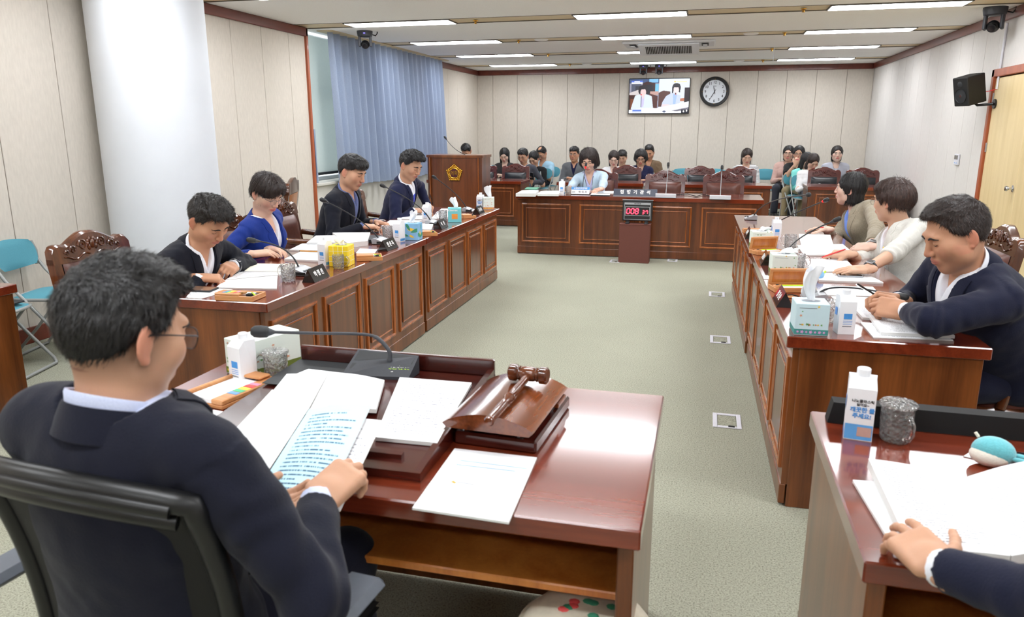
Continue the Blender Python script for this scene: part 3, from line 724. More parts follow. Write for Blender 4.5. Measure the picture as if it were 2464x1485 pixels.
# black office chair in the foreground
OC = (-.985, 1.245)
t = thing('office_chair', 'black office swivel chair of the man in the foreground', 'chair', (OC[0], OC[1], 0), rad(-5))
def oc_pt(u, v, off=0.0):
    x = (u-.5)*2; z = .50+.50*v; wv = .245*(1-.10*(1-v)**2)*(1-.03*v)
    return (x*wv, -.245-.10*(v-.4)**2*1.2-.05*v+.05*x*x+off, z-.03*x*x*v)
m_ = MB(); m_.grid(lambda u, v: oc_pt(u, v*.965, .0), 24, 24, False); m_.build('back_mesh', 'matte_black', t, 80)
edge = [oc_pt(i/20, 1) for i in range(21)]+[oc_pt(1, 1-i/20) for i in range(1, 21)]+[oc_pt(1-i/20, 0) for i in range(1, 21)]+[oc_pt(0, i/20) for i in range(1, 20)]
MB().tube(edge, .021, 10, True).build('back_frame', 'black_plastic', t, 60)
m_ = MB(); m_.tube([oc_pt(.04+.92*i/16, .93, -.018) for i in range(17)], .014, 8, False, .8); m_.tube([oc_pt(.04+.92*i/16, .985, -.022) for i in range(17)], .012, 8, False, .8)
m_.build('top_handle', 'black_plastic', t, 60)
m_ = MB(); m_.grid(lambda u, v: ((u-.5)*.50, -.22+.48*v, .455+.03*(1-abs(2*u-1)**5)*(1-abs(2*v-1)**5)-.02), 12, 12, False); m_.grid(lambda u, v: ((.5-u)*.50, -.22+.48*v, .42), 2, 2, False); m_.build('seat', 'matte_black', t, 70)
for s in (-1, 1):
    MB().box((s*.365-.045, -.25, .655), (s*.365+.045, .03, .685), .014).build('armrest', 'armrest_grey', t)
    MB().tube([(s*.33, -.10, .655), (s*.33, -.08, .52), (s*.24, -.04, .43)], .018, 8).build('arm_post', 'black_plastic', t, 60)
MB().tube([(0, -.30, .62), (0, -.27, .48), (0, -.05, .41)], .028, 8).build('back_support', 'black_plastic', t, 60)
MB().cyl((0, 0, .08), (0, 0, .43), .027).build('gas_post', 'black_plastic', t, 60)
for k in range(5):
    a = 2*PI*k/5; lg = MB().tube([(0, 0, .11), (.14*math.cos(a), .14*math.sin(a), .10), (.30*math.cos(a), .30*math.sin(a), .065)], [.03, .024, .018], 8).build('base_leg', 'black_plastic', t, 60)
    MB().sphere((.30*math.cos(a), .30*math.sin(a), .028), .028, 12, 8).build('castor', 'matte_black', lg, 60)
t = thing('office_chair', 'dark office chair of the person at the lower right desk', 'chair', (1.02, 1.20, 0), rad(4))
m_ = MB(); m_.grid(lambda u, v: oc_pt(u, v*.965, .0), 12, 12, False); m_.build('back_mesh', 'matte_black', t, 80)
MB().tube(edge[::2], .017, 8, True).build('back_frame', 'black_plastic', t, 60)
MB().box((-.25, -.22, .40), (.25, .26, .46), .02).build('seat', 'matte_black', t); MB().cyl((0, 0, .0), (0, 0, .40), .03).build('gas_post', 'black_plastic', t)
# floral cushion under the chairman's desk
m_ = MB(); m_.grid(lambda u, v: ((.155+.012*math.sin(4*PI*u))*(v)*math.cos(2*PI*u), (.155)*(v)*math.sin(2*PI*u), .05*math.sqrt(max(0, 1-v**3))+.42), 32, 8, False); m_.grid(lambda u, v: (.16*v*math.cos(-2*PI*u), .155*v*math.sin(-2*PI*u), .42-.01*(1-v)), 32, 3, False)
pz = PZ(1408, 1475, .46)
o = m_.build('round_cushion', 'cushion_floral', None, 70, (pz.x, pz.y, 0)); 
t = tag(thing('stool', '', 'stool', (pz.x, pz.y, 0)), 'low stool under the chairman\'s desk carrying a floral cushion', 'stool')
MB().lathe([(.13, .395), (.14, .40), (.14, .41), (0, .41)], 24).build('top', 'dark_grey_plastic', t); MB().cyl((0, 0, .02), (0, 0, .395), .03).build('post', 'black_plastic', t); MB().lathe([(.15, 0), (.15, .02), (0, .03)], 24).build('base', 'black_plastic', t)
tag(o, 'round cream cushion with red floral print under the chairman\'s desk', 'cushion')
rr = random.Random(4)
for k in range(16):
    a, r = rr.uniform(0, 2*PI), rr.uniform(.02, .13); z = .05*math.sqrt(max(0, 1-(r/.155)**3))+.4205
    MB().sphere((r*math.cos(a), r*math.sin(a), z), (.014, .012, .003), 8, 4).build('flower_print' if k % 2 else 'leaf_print', 'sticky_red' if k % 2 else 'leaf_print', o)
# ================================================================== WALL AND CEILING EQUIPMENT
# television
tvc = Vector((-1.008, YB-.055, 2.19)); TW, TH = .60, .345
t = thing('television', 'flat television on the far wall showing two seated women', 'television', tvc)
MB().box((-TW, -.02, -TH), (TW, .035, TH), .006).build('bezel', 'black_plastic', t); MB().box((-.2, .03, -.15), (.2, .05, .15)).build('wall_bracket', 'matte_black', t)
NXs, NYs = 192, 108
img = np.zeros((NYs, NXs, 3), dtype=np.float32)
yy, xx = np.mgrid[0:NYs, 0:NXs]; U = (xx+.5)/NXs; V = 1-(yy[::-1]+.5)/NYs; V = 1-V  # V: 0 top, 1 bottom
V = (NYs-1-yy+.5)/NYs
def poly_fill(pts, col):
    inside = np.zeros(U.shape, bool); n = len(pts)
    for i in range(n):
        x1, y1 = pts[i]; x2, y2 = pts[(i+1) % n]
        if y1 == y2: continue
        c = ((y1 > V) != (y2 > V)) & (U < (x2-x1)*(V-y1)/(y2-y1)+x1); inside ^= c
    img[inside] = lin(col)
def ell_fill(cx, cy, rx, ry, col): img[((U-cx)/rx)**2+((V-cy)/ry)**2 < 1] = lin(col)
def rec(x0, y0, x1, y1, col): poly_fill([(x0, y0), (x1, y0), (x1, y1), (x0, y1)], col)
rec(0, 0, .495, 1, (150, 150, 168)); rec(.495, 0, 1, 1, (226, 234, 248))
rec(0, 0, .495, .12, (70, 90, 130)); rec(.33, 0, .48, .1, (130, 190, 230)); rec(.03, .12, .2, .42, (84, 90, 110)); rec(.10, .2, .20, .35, (60, 62, 74))
poly_fill([(.0, .40), (.17, .30), (.17, .46), (0, .50)], (214, 206, 206)); rec(0, .46, .12, 1, (70, 40, 34)); rec(.02, .58, .1, .85, (120, 70, 44))
poly_fill([(.22, .12), (.30, .07), (.43, .12), (.43, .45), (.22, .45)], (62, 34, 36)); rec(.24, .17, .40, .45, (34, 36, 48)); rec(.35, .36, .49, .46, (200, 160, 150))
poly_fill([(.33, .42), (.40, .45), (.48, .50), (.47, .90), (.38, .90)], (86, 48, 44)); rec(.43, .15, .49, .36, (120, 196, 230))
ell_fill(.235, .33, .085, .165, (40, 34, 42)); ell_fill(.235, .39, .047, .115, (232, 206, 206)); ell_fill(.22, .24, .06, .06, (40, 34, 42))
poly_fill([(.10, .48), (.19, .44), (.28, .44), (.38, .50), (.41, .86), (.03, .88), (.06, .70)], (220, 232, 250)); poly_fill([(.205, .46), (.26, .46), (.245, .80), (.21, .84)], (206, 200, 236)); poly_fill([(.20, .44), (.265, .44), (.235, .60)], (236, 210, 208))
poly_fill([(.195, .46), (.205, .46), (.21, .82), (.2, .82)], (54, 60, 80)); ell_fill(.20, .455, .012, .02, (230, 60, 60))
poly_fill([(.495, .40), (.57, .34), (.69, .37), (.69, .80), (.495, .82)], (92, 58, 54)); rec(.92, .26, 1, .70, (50, 42, 46)); poly_fill([(.84, .58), (.92, .56), (.92, .66), (.84, .66)], (190, 120, 90))
ell_fill(.785, .27, .072, .14, (36, 32, 40)); ell_fill(.782, .33, .045, .115, (244, 226, 226)); rec(.715, .27, .735, .42, (36, 32, 40)); rec(.835, .27, .85, .40, (36, 32, 40)); ell_fill(.785, .19, .06, .06, (36, 32, 40))
poly_fill([(.62, .50), (.70, .42), (.76, .42), (.80, .46), (.86, .48), (.85, .74), (.70, .80), (.54, .84), (.56, .68)], (206, 216, 238)); poly_fill([(.735, .44), (.80, .44), (.78, .74), (.74, .74)], (170, 196, 244))
poly_fill([(.56, .74), (.66, .74), (.73, .80), (.70, .84), (.55, .84)], (236, 216, 220)); ell_fill(.775, .435, .012, .03, (60, 40, 50)); ell_fill(.778, .455, .008, .012, (230, 70, 60))
poly_fill([(0, .90), (.30, .84), (.47, .85), (1, .66), (1, 1), (0, 1)], (246, 248, 254)); poly_fill([(.72, .93), (.86, .88), (1, .83), (1, .90), (.8, .95)], (120, 116, 130)); poly_fill([(.56, .95), (.60, .92), (.63, .95), (.60, .99)], (90, 100, 130))
rec(.88, .90, 1, 1, (22, 26, 44)); ell_fill(.92, .95, .012, .03, (250, 250, 250)); ell_fill(.97, .93, .012, .03, (250, 250, 250)); rec(.05, .88, .22, .99, (216, 222, 246)); rec(.06, .90, .21, .94, (96, 130, 220))
rec(.03, .05, .22, .09, (96, 126, 226)); rec(.03, .09, .22, .14, (240, 242, 250)); rec(.08, .055, .17, .08, (236, 240, 255)); ell_fill(.757, .085, .014, .026, (240, 210, 60)); rec(.78, .075, .955, .098, (250, 232, 170))
scm = MB(); scm.grid(lambda u, v: ((u-.5)*2*(TW-.012), -.0215, (v-.5)*2*(TH-.016)), NXs, NYs, False)
sm = scm.mesh('screen'); ca = sm.color_attributes.new('Col', 'FLOAT_COLOR', 'CORNER')
fcol = np.repeat(np.concatenate([img.reshape(-1, 3), np.ones((NXs*NYs, 1), np.float32)], 1), 4, axis=0)
ca.data.foreach_set('color', fcol.astype(np.float32).ravel())
vcol('screen_image', 0.3, emis=0.75); MATS['screen_image'].node_tree.nodes['Principled BSDF'].inputs['Base Color'].default_value = (0, 0, 0, 1)
for l in list(MATS['screen_image'].node_tree.links):
    if l.to_socket.name == 'Base Color': MATS['screen_image'].node_tree.links.remove(l)
link('screen', sm, 'screen_image', t)
# clock
cc = Vector((.062, YB-.04, 2.265)); R = .283
t = thing('wall_clock', 'round black wall clock with white face beside the television', 'clock', cc)
RX = Matrix.Rotation(PI/2, 4, 'X')
MB().lathe([(R*.78, .0), (R*.80, .02), (R*.86, .045), (R*.95, .05), (R, .03), (R, -.03), (0, -.03)][::-1], 64, RX).build('rim', 'black_plastic', t, 40)
MB().lathe([(0, .004), (R*.80, .004)], 64, RX, False).build('face', 'white_paint', t)
for k in range(1, 13):
    a = PI/2-2*PI*k/12; rr_ = R*.62
    lettering('numeral', str(k), .072, 'black_print', t, frame_matrix((rr_*math.cos(a), -.006, rr_*math.sin(a)), (1, 0, 0), (0, 0, 1)), bold=.001, sx=.9)
def hand(ang, L, wd, nm):
    a = PI/2-rad(ang); c, s = math.cos(a), math.sin(a); m_ = MB()
    pts = [(-.05, -wd*.6), (-.05, wd*.6), (L*.6, wd), (L*.9, wd*.3), (L, 0), (L*.9, -wd*.3), (L*.6, -wd)]
    m_.prism([(p*c-q*s, p*s+q*c) for p, q in pts], .008, .011, RX); m_.build(nm, 'black_print', t)
hand(347, .115, .007, 'hour_hand'); hand(210, .175, .006, 'minute_hand')
MB().box((-.03, -.007, R*.35), (.03, -.0055, R*.39)).build('maker_mark', 'grey_print', t)
m_ = MB()
for a in (0, 90, 180, 270): m_.sphere((R*.83*math.cos(rad(a)), -.036, R*.83*math.sin(rad(a))), .008, 8, 6)
m_.build('rim_stud', 'brass', t)
# PTZ cameras
def ptz(label, loc, rz, s=1.0, led=True, down=.3):
    t = thing('ceiling_camera', label, 'camera', loc, rz)
    m_ = MB(); m_.lathe([(0, -.0), (.085*s, 0), (.085*s, -.02*s), (.078*s, -.055*s), (.06*s, -.062*s), (0, -.062*s)][::-1], 28); m_.build('mount', 'dark_grey_plastic', t, 40)
    for q in (-1, 1): MB().box((q*.058*s-.012*s, -.035*s, -.165*s), (q*.058*s+.012*s, .035*s, -.05*s), .008*s).build('yoke', 'dark_grey_plastic', t)
    h = MB(); h.sphere((0, 0, -.14*s), (.046*s, .05*s, .046*s), 16, 12); ho = h.build('camera_head', 'black_plastic', t, 60)
    d = Vector((0, -1, -down)).normalized()
    MB().cyl(Vector((0, 0, -.14*s))+d*.03*s, Vector((0, 0, -.14*s))+d*.075*s, .030*s, 18).build('lens_barrel', 'black_plastic', ho, 40)
    MB().cyl(Vector((0, 0, -.14*s))+d*.075*s, Vector((0, 0, -.14*s))+d*.077*s, .022*s, 18).build('lens', 'phone_glass', ho)
    if led: MB().cbox((0, -.082*s, -.03*s), (.018*s, .006*s, .008*s)).build('status_light', 'led_blue', t)
    MB().tube([(.07*s, .05*s, -.03*s), (.11*s, .07*s, -.04*s), (.13*s, .06*s, -.015*s), (.13*s, .05*s, 0)], .006*s, 6).build('cable', 'matte_black', t)
    return t
ptz('dark ceiling camera hanging in front of the blue curtain', (-4.24, 9.15, ZC), rad(20), 1.15)
ptz('dark ceiling camera above the loudspeaker at the right wall', (2.72, 8.98, ZC), rad(-25), 1.3, False)
for px, sd in ((1548, 'left'), (1587, 'right')):
    p = PZ(px, 156, ZC); ptz(f'small ceiling camera above the television, {sd} of the pair', (p.x, 15.25, ZC), 0, 1.0)
# loudspeaker on the right wall
sp = PX(2333, 216, XR-.25)
t = thing('wall_speaker', 'black loudspeaker tilted on a bracket beside the door', 'speaker', (sp.x, sp.y, sp.z), 0)
M = Matrix.Rotation(rad(-62), 4, 'Z') @ Matrix.Rotation(rad(14), 4, 'X')
b_ = MB().box((-.10, -.115, -.15), (.10, .115, .15), .008, M).build('cabinet', 'speaker_black', t)
MB().lathe([(0, .0), (.03, .002), (.068, -.004), (.074, .006), (.074, 0)], 24, M @ Matrix.Translation((0, -.117, -.04)) @ Matrix.Rotation(PI/2, 4, 'X')).build('woofer', 'charcoal', b_, 50)
MB().lathe([(0, .006), (.016, .006), (.018, 0)], 16, M @ Matrix.Translation((0, -.117, -.04)) @ Matrix.Rotation(PI/2, 4, 'X')).build('dust_cap', 'chrome', b_, 50)
MB().lathe([(0, .003), (.028, .003), (.032, 0)], 18, M @ Matrix.Translation((0, -.117, .08)) @ Matrix.Rotation(PI/2, 4, 'X')).build('tweeter', 'charcoal', b_, 50)
wx = XR-sp.x
MB().tube([(.04, .06, -.10), (.10, .02, -.16), (wx-.02, -.06, -.15)], .014, 8).build('bracket_arm', 'black_plastic', t, 50)
MB().lathe([(.0, 0), (.05, 0), (.05, .02), (0, .02)], 20, Matrix.Translation((wx-.02, -.06, -.15)) @ Matrix.Rotation(PI/2, 4, 'Y')).build('wall_plate', 'black_plastic', t)
MB().tube([(wx-.015, -.10, 2.62-sp.z), (wx-.015, -.08, .0)], .012, 6).build('cable_cover', 'outlet_plastic', t)
MB().tube([(wx-.015, -.08, .0), (wx-.08, -.03, -.02), (.08, .04, -.02)], .004, 6).build('cable', 'red_plastic', t)
# thermostat
p = PX(2304, 384, XR-.005)
t = thing('thermostat', 'small white thermostat panel with two dark displays on the right wall', 'thermostat', (XR-.002, p.y, p.z))
MB().box((-.02, -.08, -.065), (0, .08, .065), .005).build('housing', 'outlet_plastic', t)
for y in (-.03, .04): MB().box((-.023, y-.028, .0), (-.019, y+.028, .05), .002).build('display', 'phone_glass', t)
m_ = MB()
for y in (-.03, .04): m_.cbox((-.021, y, -.04), (.004, .014, .012), .001)
m_.build('button', 'blue_print', t)
# ceiling cassette air conditioner
t = thing('air_conditioner', 'white ceiling cassette air conditioner with dark grille', 'air conditioner', (-.62, 11.45, ZC))
MB().box((-.64, -.34, -.03), (.64, .34, .01), .02).build('casing', 'white_paint', t)
GM = Matrix.Translation((0, -.24, -.03)) @ Matrix.Rotation(rad(-13), 4, 'X')
g = MB().box((-.42, 0, -.016), (.42, .46, .0), .006, GM).build('grille_tray', 'white_paint', t)
for i in range(28):
    for j in range(3): MB().box((-.32+.023*i, .08+.105*j, -.020), (-.307+.023*i, .175+.105*j, -.015), 0, GM).build('grille_slot', 'matte_black', g)
for s in (-1, 1):
    MB().box((s*.50-.05, -.18, -.034), (s*.50+.05, .18, -.026), .004).build('outlet_slot', 'charcoal', t)
    MB().box((s*.50-.03, -.17, -.055), (s*.50+.03, .17, -.045), .003, Matrix.Rotation(0, 4, 'Y')).build('louvre', 'white_paint', t)
p = PZ(1863, 113, ZC); o = MB().tube([(p.x, p.y, ZC), (p.x, p.y, ZC-.22)], .004, 6).build('hanging_rod', 'white_paint'); tag(o, 'thin white rod hanging from the ceiling near the right lights', 'rod')
# floor outlet boxes
for px, py, lb, s in ((1725, 709, 'farthest of three along the right desks', 1), (1733, 818, 'middle of three along the right desks', 1), (1749, 1014, 'nearest of three along the right desks', 1), (1480, 629, 'beside the timer stand', .8), (1618, 627, 'right of the timer stand', .8)):
    q = PZ(px, py, 0); t = thing('floor_outlet', f'white floor outlet frame in the carpet, {lb}', 'floor outlet', (q.x, q.y, 0), 0, 'floor outlets')
    w2, d2 = .075*s, .105*s; f = MB()
    for sx in (-1, 1): f.box((sx*(w2-.012)-.012, -d2, 0), (sx*(w2-.012)+.012, d2, .006), .002); f.box((-w2+.024, sx*(d2-.012)-.012, 0), (w2-.024, sx*(d2-.012)+.012, .006), .002)
    f.build('frame', 'outlet_plastic', t); MB().box((-w2+.028, -d2+.028, 0), (w2-.028, d2-.028, .003), .001).build('carpet_lid', 'carpet', t)
    MB().cbox((.022*s, -d2+.018, .005), (.034*s, .02, .008), .002).build('latch', 'matte_black', t)
# ================================================================== TIMER
q = PZ(1525, 631, 0)
t = thing('timer_stand', 'plain maroon box stand under the digital timer', 'stand', (q.x, 8.98, 0))
MB().box((-.18, -.085, 0), (.18, .085, .455), .004).build('body', 'stand_maroon', t); MB().box((-.183, -.088, .455), (.183, .088, .462), .002).build('top_board', 'stand_maroon', t)
tz = .462
t = thing('digital_timer', 'black digital timer reading 008 37 in red digits', 'timer', (q.x+.018, 8.98, tz))
TM = Matrix.Rotation(rad(-6), 4, 'X') @ Matrix.Scale(.9, 4)
MB().box((-.195, -.03, .035), (.195, .03, .305), .006, TM).build('casing', 'black_plastic', t)
for x in (-.11, .11):
    f = MB(); f.box((x-.022, -.07, 0), (x+.022, .05, .014), .003); f.box((x-.018, -.02, .01), (x+.018, .02, .045), .003); f.build('foot', 'charcoal', t)
MB().box((-.20, -.034, .303), (.20, .034, .312), .002, TM).build('top_edge', 'silver_plastic', t)
fr = MB()
for (x0, z0, x1, z1) in ((-.172, .05, .172, .056), (-.172, .05, -.166, .26), (.166, .05, .172, .26), (-.172, .245, .172, .272), (-.16, .10, .16, .106), (-.16, .214, .16, .220), (-.16, .10, -.154, .22), (.154, .10, .16, .22)):
    fr.box((x0, -.034, z0), (x1, -.029, z1), 0, TM)
fr.build('bezel_lines', 'silver_plastic', t)
lettering('maker_plate', 'PROGRAM', .018, 'black_print', t, TM @ frame_matrix((0, -.0345, .258), (1, 0, 0), (0, 0, 1)), bold=.0006)
SEG = {'0': 'abcdef', '3': 'abcdg', '7': 'abcf', '8': 'abcdefg'}
def digit(m_, ch, cx, cz, w_, h_, th):
    sl = .12
    def seg(x0, z0, x1, z1, hor):
        p = [(x0-th*.5*(0 if hor else 1), z0-(th*.5 if hor else 0)), (x1+th*.5*(0 if hor else 1), z0-(th*.5 if hor else 0)), (x1+th*.5*(0 if hor else 1), z1+(th*.5 if hor else 0)), (x0-th*.5*(0 if hor else 1), z1+(th*.5 if hor else 0))]
        m_.add([(cx+x+sl*z, -.036, cz+z) for x, z in p], [(0, 1, 2, 3)], TM)
    g = th*.45; w2, h2 = w_/2, h_/2
    S = {'a': (-w2+g, h2, w2-g, h2, 1), 'd': (-w2+g, -h2, w2-g, -h2, 1), 'g': (-w2+g, 0, w2-g, 0, 1), 'b': (w2, g, w2, h2-g, 0), 'c': (w2, -h2+g, w2, -g, 0), 'f': (-w2, g, -w2, h2-g, 0), 'e': (-w2, -h2+g, -w2, -g, 0)}
    for s_ in SEG[ch]: seg(*S[s_])
for ch_, cx, cz, w_, h_, th in (('0', -.118, .160, .038, .066, .011), ('0', -.062, .160, .038, .066, .011), ('8', -.006, .160, .038, .066, .011), ('3', .078, .150, .024, .044, .008), ('7', .122, .150, .024, .044, .008)):
    m_ = MB(); digit(m_, ch_, cx, cz, w_, h_, th); m_.build('digit', 'led_red', t)
# ================================================================== THINGS ON THE DESKS
ZT = .7505
def D(px, py, z=ZT): return PZ(px, py, z)
LAB = {'L': 'on the left desks', 'R': 'on the right desks'}
def slab(name, label, cat, corners, thick, mat, z=ZT, edge='paper_edge', group=None, curl=0.0, rot180=False, parent=None):
    """sheet or bound pages lying on a surface; corners are pixels: near-left, near-right, far-right, far-left"""
    P = [PZ(px, py, z+thick) for px, py in corners]; c = sum(P, Vector())/4; c.z = z
    t = thing(name, label, cat, c, 0, group)
    Q = [p-c for p in P]
    def top(u, v, dz=.0004):
        p = (Q[0]*(1-u)+Q[1]*u)*(1-v)+(Q[3]*(1-u)+Q[2]*u)*v
        return (p.x, p.y, thick+dz+curl*(math.sin(PI*u)*.4+u*u*.6)*(.4+.6*v)*(1 if thick < .004 else .3))
    m_ = MB(); n = 10 if curl else 2
    m_.grid((lambda u, v: top(u, v)), n, n)
    if rot180: m_.uv = {k: (1-a, 1-b) for k, (a, b) in m_.uv.items()}
    m_.build('top_sheet', mat, t, 60)
    m_ = MB(); q = [(p.x, p.y) for p in Q]; m_.prism(q, 0, max(thick, .0006)); m_.build('page_block', edge, t)
    return t
def open_book(label, px, py, rot, w=.20, h=.28, th=.012, z=ZT, mats=('printed_page', 'printed_page'), lift=.014, group=None, arch=.6):
    """open booklet: two curved pages over page blocks; local x across, y up the page"""
    c = PZ(px, py, z); t = thing('open_booklet', label, 'booklet', c, rot, group)
    def prof(u): return th*.55+lift*math.sin(PI*min(1, u*1.08))**.8*(1-.35*u)+.002
    for s, mt_ in ((-1, mats[0]), (1, mats[1])):
        m_ = MB()
        def fn(u, v, s=s):
            uu = u if s > 0 else 1-u
            return (s*uu*w, (v-.5)*h, prof(uu) if uu > .001 else th*.5)
        m_.grid(fn, 14, 2); m_.build('page', mt_, t, 80)
        b_ = MB(); pts = [(0, 0)]+[(s*w*i/8, max(.0005, prof(i/8)-.0008)) for i in range(9)]+[(s*w, 0)]
        if s < 0: pts = pts[::-1]
        b_.prism(pts, -h/2+.001, h/2-.001, Matrix(((1, 0, 0, 0), (0, 0, -1, 0), (0, 1, 0, 0), (0, 0, 0, 1)))); b_.build('page_block', 'paper_edge', t)
    return t
def corner_box(pa, pb, z=ZT):
    """frame for a box from its near bottom edge: pa left end, pb right end (pixels)"""
    a, b_ = D(*pa, z), D(*pb, z); x = (b_-a); L = x.length; x.normalize(); return a, x, L
def tissue_box(label, pa, pb, mat, band, deco, W=None, Hh=.125, tissue=True, seed=1, Dp=None, text=None, tall=.09, flop=0.0):
    a, x, L = corner_box(pa, pb); W = W or max(.105, min(.135, L)); Dp = Dp or W
    t = thing('tissue_box', label, 'tissue box', a, math.atan2(x.y, x.x))
    b_ = MB().box((0, 0, 0), (W, Dp, Hh), .002).build('carton', mat, t)
    if band: MB().box((-.0004, -.0004, .004), (W+.0004, Dp+.0004, .026), 0).build('border_band', band, b_)
    r = random.Random(seed)
    if deco == 'flowers':
        for k in range(20):
            cx, cz = r.uniform(.1, .92)*W, (.035+.085*r.random()**1.5) if r.random() < .6 else .045; s = r.uniform(.0035, .0075)
            mt_ = r.choice(['rust_print', 'green_print', 'rust_print', 'yellow_print']); face = k % 3 == 2
            m_ = MB(); pl = []
            for j in range(10):
                q = 2*PI*j/10; rr_ = s*(1 if j % 2 else .4); pl.append((cx+rr_*math.cos(q), cz+rr_*math.sin(q)))
            if not face: m_.add([(p, -.0006, q) for p, q in pl], [tuple(range(10))])
            else: m_.add([(W+.0006, p/W*Dp, q) for p, q in pl], [tuple(range(10))])
            m_.build('flower_print', mt_, b_)
        for k in range(7):
            s = .0055+.002*(k % 2); m_ = MB(); cx = W*(.1+.13*k); pl = [(cx+s*(.75+.25*math.cos(5*q))*math.cos(q), .015+s*(.75+.25*math.cos(5*q))*math.sin(q)) for q in [2*PI*j/20 for j in range(20)]]
            m_.add([(p, -.0009, q) for p, q in pl], [tuple(range(20))]); m_.build('blossom_print', 'pink_print' if band == 'teal_print' else 'yellow_print', b_)
        m_ = MB(); m_.add([(W*.1, -.0007, Hh*.86), (W*.62, -.0007, Hh*.86), (W*.62, -.0007, Hh*.875), (W*.1, -.0007, Hh*.875)], [(0, 1, 2, 3)]); m_.build('caption_line', 'grey_print', b_)
    elif deco == 'grid':
        m_ = MB()
        for k in range(1, 4):
            f = k/4
            for lo, hi in (((f*W-.001, -.0006, 0), (f*W+.001, 0, Hh)), ((0, -.0006, f*Hh-.001), (W, 0, f*Hh+.001)), ((W, 0, f*Hh-.001), (W+.0006, Dp, f*Hh+.001)), ((W, f*Dp-.001, 0), (W+.0006, f*Dp+.001, Hh))): m_.box(lo, hi)
        m_.build('check_print', 'paper_cream', b_)
    elif deco == 'leaves':
        for k in range(9):
            face = k % 2; c0 = (r.uniform(.15, .85)*W, r.uniform(.02, .10)); L_ = r.uniform(.02, .036); an = r.uniform(0, PI); pl = []
            for j in range(12):
                q = 2*PI*j/12; u_, v_ = L_*math.cos(q), L_*.36*math.sin(q)*(1+.4*math.cos(q))
                pu, pv = c0[0]+u_*math.cos(an)-v_*math.sin(an), c0[1]+u_*math.sin(an)+v_*math.cos(an)
                pl.append((min(max(pu, .002), W-.002), min(max(pv, .002), Hh-.002)))
            m_ = MB(); e = .0006+.0001*k
            m_.add([(p, -e, q) for p, q in pl] if not face else [(W+e, p, q) for p, q in pl], [tuple(range(12))]); m_.build('leaf_print', 'leaf_print' if k % 3 else 'yellow_print', b_)
    elif deco == 'plain':
        m_ = MB(); m_.add([(W*.28, -.0006, .03), (W*.72, -.0006, .03), (W*.72, -.0006, .075), (W*.28, -.0006, .075)], [(0, 1, 2, 3)]); m_.build('print_patch', 'sticky_orange', b_)
        m_ = MB(); m_.add([(W+.0006, Dp*.35, .05), (W+.0006, Dp*.65, .05), (W+.0006, Dp*.65, .085), (W+.0006, Dp*.35, .085)], [(0, 1, 2, 3)]); m_.build('print_patch', 'sticky_yellow', b_)
    if text: lettering('box_lettering', text, .026, 'white_print', b_, frame_matrix((W*.36, -.0007, Hh*.86), (1, 0, 0), (0, 0, 1)), bold=.0004)
    MB().lathe([(0, 0), (.032, 0), (.034, .0012)], 24, Matrix.Translation((W/2, Dp/2, Hh)) @ Matrix.Diagonal((1.1, .7, 1, 1))).build('opening', 'grey_print', b_)
    if tissue:
        ph = [r.uniform(0, 6) for _ in range(4)]
        def fn(u, v):
            q = 2*PI*u; fl = 1+.35*math.sin(3*q+ph[0])+.22*math.sin(5*q+ph[1])
            rr_ = (.012+.022*v*(1-.25*v))*fl; tw = q+.9*v
            return (W/2+rr_*math.cos(tw)+flop*.06*v*v+.010*math.sin(4*v+ph[2]), Dp/2+.6*rr_*math.sin(tw)+.008*math.sin(3*v+ph[3]), Hh-.006+tall*(v-.55*flop*v*v)+.014*v*math.sin(2*q+ph[0]))
        m_ = MB(); m_.grid(fn, 36, 10, False); m_.build('tissue', 'tissue', t, 80)
    return t
